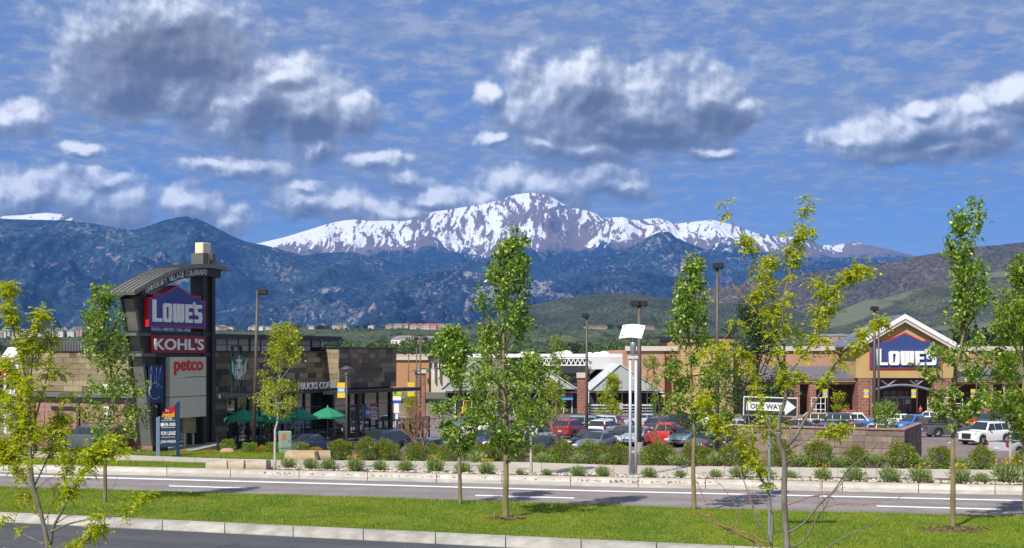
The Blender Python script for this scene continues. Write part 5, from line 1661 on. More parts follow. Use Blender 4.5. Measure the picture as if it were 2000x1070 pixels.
crown_tree('round_bush', 'rounded dark green bush behind the block wall, below the store entrance', GX(1732, 88),
           [(788, 1712, 1750), (798, 1702, 1758), (815, 1698, 1764), (832, 1702, 1760), (846, 1716, 1748)], m_barkg, lf_tree, 127, cat='bush', trunk_r=.05, n_limb=34, leaf_n=2600, leaf_l=.12, first=.04, tight=.9)
crown_tree('car_park_tree', 'yellowish bush-like tree under the left canopy of the store', GX(1640, 172),
           [(768, 1632, 1648), (780, 1624, 1656), (795, 1622, 1658), (804, 1630, 1652)], m_bark, lf_lime, 128, trunk_r=.07, n_limb=22, leaf_n=800, leaf_l=.24, first=.1)
crown_tree('columnar_shrub', 'yellow green upright shrub under the right hand street banner', GX(803, 108),
           [(770, 792, 812), (790, 786, 818), (815, 786, 818), (835, 790, 816)], m_bark, lf_lime, 129, cat='shrub', trunk_r=.05, n_limb=30, leaf_n=1300, leaf_l=.13, first=.05, tight=.9)

# red-brown leafless shrub tree by the patio
def bare_shrub(px, Y, ytop, half, seed, label, mt=None, lv=4):
    base = GX(px, Y); rnd = random.Random(seed); k = Y / F
    H = CH - (ytop - HZ) * k - base.z
    root = empty('bare_tree', base); tag(root, label, 'tree')
    mb = MB()
    def grow(p, d, l, r, lv):
        q = p + d * l
        mid = p.lerp(q, .5) + Vector([rnd.gauss(0, .05) * l for _ in range(3)])
        mb.tube([p, mid, q], [r, r * .8, r * .6], 5, cap=False)
        if lv > 0:
            for _ in range(rnd.choice((2, 3, 3))):
                nd = (d + Vector((rnd.gauss(0, .42), rnd.gauss(0, .42), rnd.uniform(0, .35)))).normalized()
                grow(q.lerp(p, rnd.uniform(0, .35)), nd, l * rnd.uniform(.6, .85), r * .6, lv - 1)
    for i in range(5):
        d = Vector((rnd.uniform(-.4, .4), rnd.uniform(-.35, .35), 1)).normalized()
        grow(Vector((0, 0, -.1)), d, H * .36, .05 if lv == 4 else .028, lv)
    mb.build('stems', mt or m_barkr, root)
    rg = np.random.default_rng(seed)
    n = 40; P = np.stack([rg.normal(0, half * k * .7, n), rg.normal(0, half * k * .7, n), rg.uniform(.35, .95, n) * H], 1)
    V, T = leaf_arrays(P, rg.normal(size=(n, 3)), np.full(n, .08), np.full(n, .05), rg)
    put('buds', np_mesh('buds', V, T, lf_hedge_tip), root)['kind'] = 'stuff'
bare_shrub(823, 82, 772, 24, 5, 'nearly leafless red brown multi stemmed tree beside the patio')
bare_shrub(1092, 72, 815, 20, 8, 'small bare branched shrub in front of the red crossover', m_barkg, 3)
bare_shrub(1290, 70, 800, 22, 9, 'thin bare sapling beside the silver sedan', m_barkg, 3)

# ---- foreground honey locusts, drawn branch by branch
def locust(label, Y, base_px, limbs, twigs, seed, zb=.1, density=1.0):
    rnd = random.Random(seed); rg = np.random.default_rng(seed)
    b = W3(*base_px, Y); base = Vector((b.x, Y, zb))
    root = empty('honey_locust', base); tag(root, label, 'tree', 'young honey locusts in the foreground')
    def wp(x, y, dy): 
        p = W3(x, y, Y + dy); return p - base
    def smooth(pts, n=4):
        out = []
        for i in range(len(pts) - 1):
            p0, p1, p2, p3 = pts[max(i - 1, 0)], pts[i], pts[i + 1], pts[min(i + 2, len(pts) - 1)]
            for t in np.linspace(0, 1, n, endpoint=False):
                out.append(.5 * ((2 * p1) + (p2 - p0) * t + (2 * p0 - 5 * p1 + 4 * p2 - p3) * t * t + (3 * p1 - p0 - 3 * p2 + p3) * t ** 3))
        return out + [pts[-1]]
    wood, tw = MB(), MB()
    sites = []
    density *= .95
    for (pts, r0, r1, d0, d1, leafy) in limbs:
        n = len(pts)
        P = smooth([wp(x, y, d0 + (d1 - d0) * i / (n - 1) + rnd.uniform(-.05, .05) * (i > 0)) for i, (x, y) in enumerate(pts)])
        rr = [r0 + (r1 - r0) * (i / (len(P) - 1)) ** .8 for i in range(len(P))]
        wood.tube(P, rr, 7)
        Lt = 0
        for i in range(len(P) - 1):
            a, c = P[i], P[i + 1]; l = (c - a).length
            f = i / (len(P) - 1)
            if leafy and f > leafy[0]:
                k = l * leafy[1] * density
                for _ in range(int(k) + (rnd.random() < k % 1)):
                    sites.append((a.lerp(c, rnd.random()), (c - a).normalized(), 1.0))
            # short side shoots
            if leafy and f > leafy[0] * .8 and rnd.random() < l * leafy[2]:
                d = ((c - a).normalized() * .7 + Vector((rnd.gauss(0, .7), rnd.gauss(0, .7), rnd.gauss(.25, .5)))).normalized()
                sl = rnd.uniform(.25, .75) * (1 if f < .7 else .4)
                q = [a]
                for s in range(4):
                    d = (d + Vector((rnd.gauss(0, .18), rnd.gauss(0, .18), rnd.gauss(.06, .15)))).normalized()
                    q.append(q[-1] + d * sl / 4)
                tw.tube(q, [.0075, .0065, .0055, .0045, .003], 4, cap=False)
                for s in range(int(rnd.uniform(2, 5) * density + .5)):
                    j = rnd.randrange(1, 4)
                    sites.append((q[j].lerp(q[j + 1], rnd.random()), d, .9))
                sites.append((q[-1], d, 1.1))
    for (pts, r0, d0, d1) in twigs:
        n = len(pts)
        P = smooth([wp(x, y, d0 + (d1 - d0) * i / max(1, n - 1)) for i, (x, y) in enumerate(pts)], 5)
        P = [p + Vector((rnd.gauss(0, .010), rnd.gauss(0, .010), rnd.gauss(0, .010))) for p in P]
        tw.tube(P, [r0 * (1 - .72 * i / (len(P) - 1)) for i in range(len(P))], 5, cap=False)
        for i in range(3, len(P) - 1, 3):
            if rnd.random() < .65:
                d = (P[i + 1] - P[i]).normalized(); d = (d + Vector((rnd.gauss(0, .6), rnd.gauss(0, .6), rnd.gauss(.1, .5)))).normalized()
                l = rnd.uniform(.10, .34); q = P[i] + d * l * .5 + Vector((0, 0, rnd.gauss(0, .02))); e = q + (d + Vector((rnd.gauss(0, .35), 0, rnd.gauss(0, .35)))).normalized() * l * .5
                tw.tube([P[i], q, e], [r0 * .45, r0 * .38, .002], 4, cap=False)
    wood.build('trunk', m_barkg, root, smooth=True)
    tw.build('twigs', m_twig, root, smooth=True)['kind'] = 'stuff'
    # pinnate leaves: a stalk with small paired leaflets
    P, D, LL = [], [], []
    for (p, d, s) in sites:
        for _ in range(rnd.choice((5, 6, 7, 8))):
            a = Vector((rnd.gauss(0, 1), rnd.gauss(0, 1), rnd.gauss(.35, .6))).normalized()
            L = rnd.uniform(.12, .26) * s
            q = p.copy(); dd = a.copy(); m = 7
            for j in range(m):
                dd = (dd + Vector((0, 0, -.16))).normalized()
                q = q + dd * L / m
                side = dd.cross(Vector((0, 0, 1)))
                if side.length < .05: side = Vector((1, 0, 0))
                side.normalize()
                for sg in (-1, 1):
                    P.append(q[:]); D.append((side * sg + dd * .55 + Vector((0, 0, rnd.gauss(-.1, .25))))[:]); LL.append(rnd.uniform(.040, .066))
    P, D, LL = np.array(P), np.array(D), np.array(LL)
    V, T = leaf_arrays(P, D, LL, LL * .46, rg, .1)
    put('foliage', np_mesh('foliage', V, T, lf_loc), root)
    return root

A_, Bq_, C_q = (.25, 15, 2.8), (.35, 12, 2.2), (.1, 17, 3.6)
locust('foreground honey locust at right with russet twigs, in front of the one way sign', 21.5, (1538, 1075), [
    ([(1540, 1180), (1538, 1110), (1537, 1070), (1534, 1021), (1531, 963), (1532, 899), (1522, 865), (1520, 842)], .062, .044, 0, 0, None),
    ([(1520, 842), (1523, 812), (1534, 777), (1533, 740), (1524, 712), (1512, 675), (1494, 620), (1485, 556), (1475, 511), (1456, 478)], .040, .007, 0, -.3, A_),
    ([(1456, 480), (1448, 462), (1440, 455)], .006, .004, -.3, -.3, C_q),
    ([(1534, 777), (1532, 700), (1530, 640), (1518, 596), (1506, 568), (1503, 520), (1502, 492)], .026, .006, 0, .5, A_),
    ([(1531, 650), (1529, 590), (1544, 528), (1552, 505), (1562, 472), (1566, 440), (1573, 408)], .022, .005, .1, .2, A_),
    ([(1550, 512), (1549, 494), (1550, 478)], .011, .009, .15, .1, None),
    ([(1524, 745), (1551, 716), (1572, 688), (1589, 658), (1602, 624), (1611, 596), (1608, 560), (1604, 540)], .024, .006, 0, -.5, A_),
    ([(1605, 612), (1622, 580), (1640, 555), (1662, 542), (1700, 523)], .012, .005, -.4, -.6, C_q),
    ([(1538, 868), (1552, 855), (1569, 824), (1590, 790), (1601, 768), (1619, 729), (1634, 707), (1648, 694), (1672, 672), (1690, 650), (1716, 632)], .030, .006, 0, -.7, (.38, 12, 2.2)),
    ([(1520, 850), (1506, 838), (1492, 812), (1486, 775), (1470, 742), (1460, 706), (1446, 680)], .020, .006, 0, .6, A_),
    ([(1513, 1110), (1506, 1062), (1508, 1018), (1500, 960), (1482, 925), (1470, 890), (1466, 850), (1462, 812), (1458, 780)], .030, .008, .1, .5, (.35, 11, 2.0)),
    ([(1484, 930), (1462, 890), (1442, 850), (1418, 832), (1394, 818)], .016, .006, .3, .7, C_q),
    ([(1480, 915), (1440, 878), (1408, 850), (1380, 800), (1360, 770)], .014, .005, .3, .9, (.4, 14, 3)),
    ([(1531, 880), (1560, 868), (1590, 850), (1612, 842), (1640, 838)], .012, .005, 0, -.2, (.5, 14, 3)),
    ([(1537, 1040), (1570, 1020), (1600, 985), (1630, 955), (1650, 925), (1668, 905), (1700, 882), (1716, 862)], .021, .005, 0, -.8, None),
    ([(1537, 1070), (1570, 1056), (1590, 1022), (1610, 992), (1622, 968), (1640, 948), (1660, 920)], .019, .005, 0, -.5, None),
    ([(1538, 1095), (1600, 1078), (1640, 1052), (1680, 1034), (1704, 1022), (1730, 1002)], .019, .005, 0, -.9, None),
    ([(1500, 1080), (1460, 1050), (1420, 1034), (1390, 1012), (1366, 1002)], .019, .006, .1, .5, None),
    ([(1506, 1062), (1480, 1016), (1466, 975), (1450, 930), (1438, 900)], .016, .005, .1, .5, None),
    ([(1452, 640), (1440, 622), (1420, 660), (1404, 690), (1400, 730)], .008, .004, .3, .7, (.05, 8, 2)),
], [
    ([(1610, 990), (1648, 981), (1690, 983), (1730, 976), (1760, 970)], .008, -.3, -.9),
    ([(1536, 985), (1580, 972), (1620, 962), (1650, 952)], .013, 0, -.4),
    ([(1532, 905), (1555, 895), (1590, 886), (1612, 868)], .010, 0, -.4),
    ([(1500, 1060), (1460, 1040), (1420, 1030), (1390, 1010), (1370, 1002), (1345, 1008), (1330, 1022)], .014, .1, .5),
    ([(1500, 1070), (1450, 1045), (1400, 1022), (1380, 985), (1366, 950), (1352, 925)], .012, .1, .6),
    ([(1482, 1010), (1466, 975), (1450, 930), (1436, 905)], .010, .1, .5),
    ([(1512, 1000), (1490, 975), (1470, 960), (1456, 945)], .009, .1, .4),
    ([(1430, 1030), (1440, 1000), (1420, 960), (1395, 935), (1372, 918)], .009, .3, .7),
    ([(1475, 511), (1440, 575), (1420, 560), (1424, 540)], .008, -.1, .3),
    ([(1497, 640), (1470, 600), (1440, 565), (1424, 540)], .013, -.1, .4),
    ([(1560, 740), (1600, 730), (1640, 722), (1680, 700)], .009, -.2, -.7),
    ([(1532, 720), (1480, 735), (1450, 700), (1436, 660)], .010, .1, .4),
    ([(1380, 800), (1366, 760), (1352, 735), (1344, 722)], .010, .8, 1.1),
    ([(1592, 1030), (1600, 960), (1606, 920)], .007, -.3, -.4),
    ([(1608, 990), (1604, 940), (1612, 900)], .006, -.3, -.5),
], 41, density=.72)
locust('foreground honey locust at the left edge with lime foliage over the tan wall', 21.5, (93, 1072), [
    ([(99, 1180), (96, 1110), (93, 1069), (86, 1027), (75, 982), (65, 947), (61, 905), (58, 850), (58, 800), (55, 761), (48, 730), (41, 702), (28, 650), (15, 586), (22, 552)], .050, .006, 0, -.2, (.50, 15, 2.8)),
    ([(99, 1062), (105, 1027), (122, 996), (140, 957), (168, 919), (182, 890), (198, 868)], .030, .007, 0, -.5, (.35, 11, 2.0)),
    ([(58, 850), (74, 800), (84, 760), (92, 735), (99, 690), (101, 642)], .020, .006, 0, .3, A_),
    ([(56, 765), (62, 720), (66, 680), (71, 631), (74, 606)], .014, .005, 0, .1, A_),
    ([(62, 940), (48, 880), (36, 830), (18, 800), (2, 770), (-20, 745)], .020, .006, 0, .5, (.15, 16, 3.2)),
    ([(50, 890), (24, 870), (4, 858), (-20, 848)], .012, .005, .2, .6, (.1, 16, 3)),
    ([(66, 950), (90, 900), (104, 868), (122, 838), (134, 812)], .016, .006, 0, .6, (.2, 16, 3.2)),
    ([(60, 900), (70, 870), (60, 830), (44, 800), (34, 760), (20, 720), (6, 700)], .014, .005, .1, .8, (.15, 15, 3)),
    ([(120, 998), (128, 960), (126, 930), (140, 900), (146, 880)], .012, .005, -.1, .5, (.2, 14, 3)),
    ([(98, 1038), (135, 1022), (175, 1013), (212, 1008), (245, 1003), (266, 978), (292, 962)], .018, .006, -.1, -.7, (.40, 12, 1.8)),
    ([(87, 1062), (66, 1052), (45, 1041), (30, 1022), (17, 1010), (-6, 1012)], .018, .007, 0, .3, (.40, 12, 2)),
    ([(96, 1090), (130, 1070), (160, 1058), (186, 1044), (206, 1028)], .014, .006, 0, -.4, (.15, 14, 2.6)),
    ([(160, 930), (188, 900), (214, 880), (226, 852)], .010, .004, -.3, -.6, (.1, 14, 2.6)),
    ([(78, 985), (60, 950), (40, 930), (26, 905), (10, 890)], .014, .005, 0, .4, (.25, 14, 2.6)),
], [
    ([(80, 1000), (60, 960), (40, 925), (20, 900), (2, 875)], .010, 0, .4),
    ([(78, 1010), (50, 985), (28, 960), (10, 925)], .010, 0, .5),
    ([(84, 1020), (100, 990), (106, 965), (100, 945), (88, 935)], .009, 0, -.2),
    ([(110, 1020), (150, 1000), (190, 985), (214, 960), (230, 930)], .009, -.1, -.6),
    ([(58, 800), (40, 770), (16, 748), (-10, 735)], .010, 0, .4),
    ([(70, 880), (84, 840), (88, 800), (84, 770)], .009, 0, .5),
    ([(200, 870), (222, 838), (238, 806), (252, 770)], .010, -.4, -.9),
    ([(66, 960), (96, 935), (130, 920), (160, 905)], .009, 0, .3),
], 43, density=.72)

# ---- hedge shrubs, sage and flowers (a few shapes, each plant its own object)
def shrub_proto(name, rx, rz, seed, n, leafm, tipm, ll, shape='round'):
    rg = np.random.default_rng(seed); rnd = random.Random(seed)
    def pts(n, top):
        v = rg.normal(size=(n, 3)); v /= np.linalg.norm(v, axis=1, keepdims=True)
        rad = 1 - rg.random(n) ** 2.2 * .5
        lump = 1 + .16 * np.sin(v[:, 0] * 5 + seed) * np.sin(v[:, 1] * 4 + seed * 2) + .12 * np.sin(v[:, 2] * 7 + seed)
        v *= (rad * lump)[:, None]
        if top: v[:, 2] = np.abs(v[:, 2]) * .9 + .12
        P = np.stack([v[:, 0] * rx, v[:, 1] * rx, rz * (1.0 + v[:, 2] * .98)], 1)
        P[:, 2] = np.maximum(P[:, 2], .02)
        D = v + rg.normal(0, .5, v.shape); D[:, 2] += .3
        return P, D
    st = MB()
    for k in range(14):
        an = rnd.uniform(0, 6.3); r_ = rnd.uniform(.2, .8) * rx
        st.tube([(0, 0, -.1), (math.cos(an) * r_ * .5, math.sin(an) * r_ * .5, rz * .8), (math.cos(an) * r_, math.sin(an) * r_, rz * rnd.uniform(1.2, 1.8))], [.02, .012, .004], 4, cap=False)
    P, D = pts(n, False); L = ll * rg.uniform(.6, 1.4, n)
    lm = np_mesh('leaves', *leaf_arrays(P, D, L, L * .62, rg), leafm)
    parts = [('stems', st.mesh('stems', m_barkg)), ('leaves', lm)]
    if tipm:
        P, D = pts(int(n * .30), True); P *= 1.03; L = ll * rg.uniform(.5, 1.2, len(P))
        parts.append(('tips', np_mesh('tips', *leaf_arrays(P, D, L, L * .6, rg), tipm)))
    return parts
def plant(name, parts, loc, label, cat, group, s=(1, 1, 1), rz=0):
    o = empty(name, loc, rz); o.scale = s; tag(o, label, cat, group)
    for nm, me in parts:
        c = put(nm, me, o)
        if nm in ('tips', 'flowers', 'leaves', 'stalks'): c['kind'] = 'stuff'
    return o
hp = [shrub_proto('hedge', .46, .50, 30 + i, 2300, lf_hedge, lf_hedge_tip, .062) for i in range(4)]
gp = [shrub_proto('hedge', .46, .48, 40 + i, 2300, lf_hedge, None, .060) for i in range(2)]
op = [shrub_proto('bloom', .40, .26, 45 + i, 900, lf_orange, lf_yel, .055) for i in range(2)]
def tuft_proto(seed, flowers):
    rg = np.random.default_rng(seed)
    n = 620
    an = rg.uniform(0, 2 * np.pi, n); r = np.abs(rg.normal(0, .10, n)); sp_ = rg.uniform(.1, 1.0, n)
    D = np.stack([np.cos(an) * sp_, np.sin(an) * sp_, rg.uniform(.5, 1.3, n)], 1); D /= np.linalg.norm(D, axis=1, keepdims=True)
    h = rg.uniform(.0, .30, n)
    P = np.stack([np.cos(an) * r, np.sin(an) * r, np.zeros(n)], 1) + D * h[:, None]
    L = rg.uniform(.08, .17, n)
    parts = [('leaves', np_mesh('leaves', *leaf_arrays(P, D + rg.normal(0, .25, D.shape), L, L * .22, rg), lf_sage))]
    if flowers:
        m = 46
        an = rg.uniform(0, 2 * np.pi, m); r = rg.uniform(0, .34, m)
        P = np.stack([np.cos(an) * r, np.sin(an) * r, .40 + rg.uniform(0, .14, m) - r * .25], 1)
        Dn = np.stack([np.cos(an * 3), np.sin(an * 3), np.full(m, .1)], 1)
        L = rg.uniform(.04, .075, m)
        parts.append(('flowers', np_mesh('flowers', *leaf_arrays(P, Dn, L, L * .8, rg), lf_yel)))
        st = MB()
        for p in P: st.tube([(p[0] * .3, p[1] * .3, .05), tuple(p)], [.004, .003], 3, cap=False)
        parts.append(('stalks', st.mesh('stalks', lf_sage)))
    return parts
tp, tf = [tuft_proto(50 + i, False) for i in range(3)], [tuft_proto(60 + i, True) for i in range(3)]
ORD = ['first', 'second', 'third', 'fourth', 'fifth', 'sixth', 'seventh', 'eighth', 'ninth', 'tenth', 'eleventh', 'twelfth', 'thirteenth', 'fourteenth', 'fifteenth', 'sixteenth', 'seventeenth', 'eighteenth', 'nineteenth', 'twentieth', 'twenty-first', 'twenty-second', 'twenty-third', 'twenty-fourth', 'twenty-fifth', 'twenty-sixth', 'twenty-seventh']
# hedge row: centre px, base px, width px, height px, where it stands
HED = [(664, 899, 46, 46, 'left end of the row, right of the big flat boulder'), (716, 899, 48, 48, 'hiding the left half of the navy minivan'), (752, 899, 36, 44, 'hiding the middle of the navy minivan'), (764, 900, 38, 38, 'low and bright, hiding the right half of the navy minivan'), (812, 902, 44, 42, 'under the red brown bare tree'),
       (846, 902, 30, 40, 'squeezed left of the low round median tree trunk'), (878, 904, 46, 44, 'behind the trunk of the low round median tree'), (922, 902, 34, 40, 'in front of the navy hatchback nose'), (948, 903, 44, 42, 'in front of the navy hatchback tail'), (974, 902, 30, 44, 'around the thin street tree stem'),
       (1006, 905, 44, 44, 'right of the tallest median tree trunk'), (1052, 905, 34, 40, 'right behind the pale street tree stem'), (1078, 905, 34, 36, 'low, in front of the bare shrub'), (1100, 906, 44, 50, 'tall, in front of the red crossover'), (1150, 906, 46, 48, 'in front of the blue grey sedan'), (1176, 905, 30, 44, 'narrow, right half of the blue grey sedan'),
       (1208, 907, 44, 46, 'just left of the steel double pole lamp'), (1284, 909, 56, 50, 'just right of the steel double pole lamp'), (1300, 907, 40, 42, 'half behind the shrub right of the steel double pole lamp'), (1352, 908, 48, 46, 'at the trunk of the slim median tree'), (1380, 909, 34, 40, 'right of the slim median tree trunk'), (1432, 910, 54, 50, 'left of the one way sign post'),
       (1462, 908, 38, 46, 'touching the left of the one way sign post'), (1524, 911, 44, 56, 'behind the right hand locust trunk'), (1598, 913, 52, 58, 'against the left part of the block wall'), (1672, 913, 46, 46, 'against the middle of the block wall'), (1718, 900, 26, 40, 'small cone against the right part of the block wall'), (1760, 915, 60, 52, 'at the right corner of the block wall'),
       (1838, 916, 48, 50, 'left of the leaning thin median tree trunk'), (1918, 918, 46, 52, 'alone in front of the empty car park'), (1996, 922, 38, 44, 'cut off by the right edge')]
for i, (x, y, w, h, wh) in enumerate(HED):
    p = G(x, y); s = p.y / F
    plant('hedge_shrub', hp[i % 4], p - Vector((0, 0, .03)), 'red tipped rounded shrub ' + wh, 'shrub', 'rounded shrubs in the hedge row behind the sidewalk', (w * s / .96, w * s / .96, h * s / 1.06), i * 1.3)
# grey green fillers between
SG = [(930, 905, 30, 28), (1060, 906, 30, 26), (1130, 908, 30, 24), (1188, 907, 28, 26), (1262, 908, 26, 34), (1322, 910, 34, 26), (1400, 910, 34, 30), (1560, 912, 40, 32), (1640, 914, 40, 28), (1712, 912, 34, 30), (1800, 916, 36, 30), (1874, 918, 40, 30), (806, 901, 24, 24), (860, 903, 22, 22)]
for i, (x, y, w, h) in enumerate(SG):
    p = G(x, y); s = p.y / F
    plant('grey_shrub', tp[i % 3], p, 'loose grey green low plant in the hedge row, ' + ('leftmost of them' if i == 12 else 'second from the left' if i == 13 else ORD[i + 2] + ' from the left'), 'plant', 'grey green fillers in the hedge row', (w * s / .62, w * s / .62, h * s / .42), i)
# front row of tufts
TF = [(565, 915, 24, 0), (607, 917, 26, 0), (641, 918, 26, 0), (694, 921, 28, 1), (742, 920, 24, 0), (792, 921, 26, 0), (849, 923, 30, 1), (904, 924, 26, 0), (950, 926, 26, 1), (1016, 928, 14, 0), (1068, 929, 16, 0), (1128, 931, 24, 0), (1178, 931, 24, 0), (1268, 933, 24, 0), (1328, 933, 18, 0), (1398, 934, 20, 0), (1444, 935, 30, 0), (1498, 936, 24, 0), (1545, 936, 20, 0), (1607, 938, 26, 1), (1668, 940, 32, 0), (1738, 942, 34, 0), (1798, 943, 34, 1), (1876, 944, 34, 1), (1917, 944, 24, 0), (1968, 944, 44, 1)]
for i, (x, y, w, fl) in enumerate(TF):
    p = G(x, y, .09); s = p.y / F * w / .52
    where = 'leftmost' if i == 0 else 'rightmost' if i == len(TF) - 1 else ORD[i] + ' from the left'
    plant('sage_tuft', (tf if fl else tp)[i % 3], p, ('yellow flowering' if fl else 'plain') + ' grey green tuft by the far kerb, ' + where, 'plant', 'grey green tufts along the far kerb', (s, s, s * 1.25), i * 2.1)
# round green bushes and orange flowers in front of the patio
for (x, y, w, h, kind, lab) in [(446, 884, 30, 28, 0, 'green bush beside the pinkish boulder, leftmost before the patio'), (488, 886, 34, 24, 1, 'green bush at the foot of the single headed lamp post'), (533, 886, 34, 24, 0, 'green bush behind the lime tree trunk'), (587, 884, 36, 22, 1, 'green bush in front of the dark blue coupe')]:
    p = G(x, y); s = p.y / F
    plant('round_bush', gp[kind], p, lab, 'bush', 'round green bushes before the patio', (w * s / .98, w * s / .98, h * s / 1.0), x)
for (x, y, w, h, lab) in [(512, 886, 26, 16, 'orange flowering clump between two green bushes'), (617, 884, 26, 12, 'orange flowering clump behind the big flat boulder'), (357, 886, 18, 9, 'small orange flowers at the foot of the lease sign'), (408, 886, 26, 9, 'orange flowers before the concrete plinth')]:
    p = G(x, y); s = p.y / F
    plant('flower_clump', op[x % 2], p, lab, 'flowers', None, (w * s / .84, w * s / .84, h * s / .55), x)
mp = shrub_proto('plum', .42, .34, 77, 900, leafmat('plum_leaf', [(0, (.06, .015, .02)), (1, (.12, .04, .04))]), None, .06)
for (x, y, w, lab) in [(262, 884, 30, 'low plum coloured bush beside the concrete plinth'), (290, 878, 22, 'second small plum bush at the brick wall corner')]:
    p = G(x, y); s = p.y / F; plant('plum_bush', mp, p, lab, 'bush', None, (w * s / .9,) * 3, 1)

# far trees: rounded crowns with a trunk, many copies
def far_tree_proto(seed, leafm, conical=False):
    rg = np.random.default_rng(seed); n = 520
    v = rg.normal(size=(n, 3)); v /= np.linalg.norm(v, axis=1, keepdims=True)
    v *= (.55 + .45 * rg.random((n, 1)) ** .4) * (1 + .2 * np.sin(v[:, :1] * 6 + seed) * np.sin(v[:, 2:3] * 5))
    if conical:
        h = rg.random(n); an = rg.uniform(0, 6.28, n); r = (1 - h) * (.25 + .12 * rg.random(n))
        P = np.stack([np.cos(an) * r, np.sin(an) * r, .08 + h * .92], 1)
    else:
        P = np.stack([v[:, 0] * .46, v[:, 1] * .46, .56 + v[:, 2] * .43], 1)
    L = rg.uniform(.07, .15, n)
    cr = np_mesh('crown', *leaf_arrays(P, v + rg.normal(0, .6, v.shape), L, L * .9, rg), leafm)
    tk = MB().tube([(0, 0, -.08), (0, 0, .3), (.01, 0, .7)], [.035, .028, .012], 6).mesh('trunk', m_barkg)
    return [('trunk', tk), ('crown', cr)]
ft = [far_tree_proto(i, lf_far) for i in range(3)]; fd = [far_tree_proto(10 + i, lf_fard) for i in range(2)]; fc = [far_tree_proto(20 + i, lf_fard, True) for i in range(2)]
rnd = random.Random(21)
def far_tree(x, ybase, hpx, Y, protos, label, group, wide=1.0):
    p = W3(x, ybase, Y); s = hpx * Y / F
    plant('far_tree', rnd.choice(protos), p, label, 'tree', group, (s * wide, s * wide, s), rnd.uniform(0, 6))
for i in range(46):
    x = rnd.choice((rnd.uniform(640, 880), rnd.uniform(720, 850), rnd.uniform(1060, 1290)))
    far_tree(x, rnd.uniform(692, 704), rnd.uniform(20, 34), rnd.uniform(560, 820), ft, 'bright green broadleaf tree in the valley beyond the store roofs', 'green valley trees beyond the stores', rnd.uniform(.9, 1.3))
for i in range(30):
    x = rnd.choice((rnd.uniform(-40, 170), rnd.uniform(640, 900), rnd.uniform(1050, 1330)))
    far_tree(x, rnd.uniform(686, 698), rnd.uniform(18, 28), rnd.uniform(850, 1050), fd, 'dark green tree in the valley behind the bright green trees', 'dark valley trees', rnd.uniform(1, 1.4))
for i in range(26):
    x = rnd.uniform(1868, 2030)
    y0 = np.interp(x, [1868, 1930, 2030], [672, 664, 650])
    far_tree(x, y0 + rnd.uniform(-6, 22), rnd.uniform(26, 46), rnd.uniform(420, 560), fc, 'tall dark pine on the slope behind the right end of the store', 'dark pines behind the store', rnd.uniform(.9, 1.2))
# rim trees and scrub oak on the mesa
rimY = 2290.0
for i in range(70):
    x = rnd.choice((rnd.uniform(420, 1300), rnd.uniform(560, 860), rnd.uniform(-20, 420)))
    yb = np.interp(x, [p[0] for p in MESA], [p[1] for p in MESA]) + 1.0
    far_tree(x, yb, rnd.uniform(4, 10), rimY, fd + fc[:1], 'tiny dark tree on the mesa rim among the houses', 'tiny trees on the mesa rim', rnd.uniform(.9, 1.5))
# scrub oak scattered over the mesa slope
def scrub():
    rg = np.random.default_rng(5)
    me = bpy.data.objects['mesa'].data
    nv = len(me.vertices); c = np.zeros(nv * 3, np.float32); me.vertices.foreach_get('co', c); c = c.reshape(-1, 3)
    pn = Perlin(91)
    dens = pn.fbm(c[:, 0] / 160, c[:, 1] / 160, 4) + .10 + .25 * (c[:, 1] < 1700)
    ok = np.where((dens > .12) & (c[:, 1] < 2290))[0]
    pick = rg.choice(ok, 9000)
    base = np.array([(1, 0, 0), (.3, .95, 0), (-.8, .6, 0), (-.8, -.6, 0), (.3, -.95, 0), (.1, .1, .9), (.6, .1, .55), (-.4, .5, .6), (-.2, -.6, .6)])
    tri = np.array([(0, 1, 6), (1, 7, 6), (1, 2, 7), (2, 3, 7), (3, 8, 7), (3, 4, 8), (4, 0, 8), (0, 6, 8), (6, 5, 8), (6, 7, 5), (7, 8, 5)])
    n = len(pick)
    r = rg.uniform(2.0, 7.5, (n, 1, 1))
    B_ = base[None] * r * rg.uniform(.7, 1.3, (n, 9, 3)) * np.array([1, 1, .75])
    P = c[pick][:, None] + B_ + np.concatenate([rg.normal(0, 4, (n, 1, 2)), np.full((n, 1, 1), -.5)], 2)
    T = (np.arange(n) * 9)[:, None, None] + tri[None]
    m = leafmat('scrub_oak', [(0, (.018, .036, .012)), (.5, (.035, .060, .018)), (1, (.065, .085, .028))], 0.1, 0.8)
    o = put('scrub', np_mesh('scrub', P.reshape(-1, 3), T.reshape(-1, 3), m))
    tag(o, 'dark scrub oak scattered over the grassy mesa slope', 'scrub', kind='stuff')
scrub()
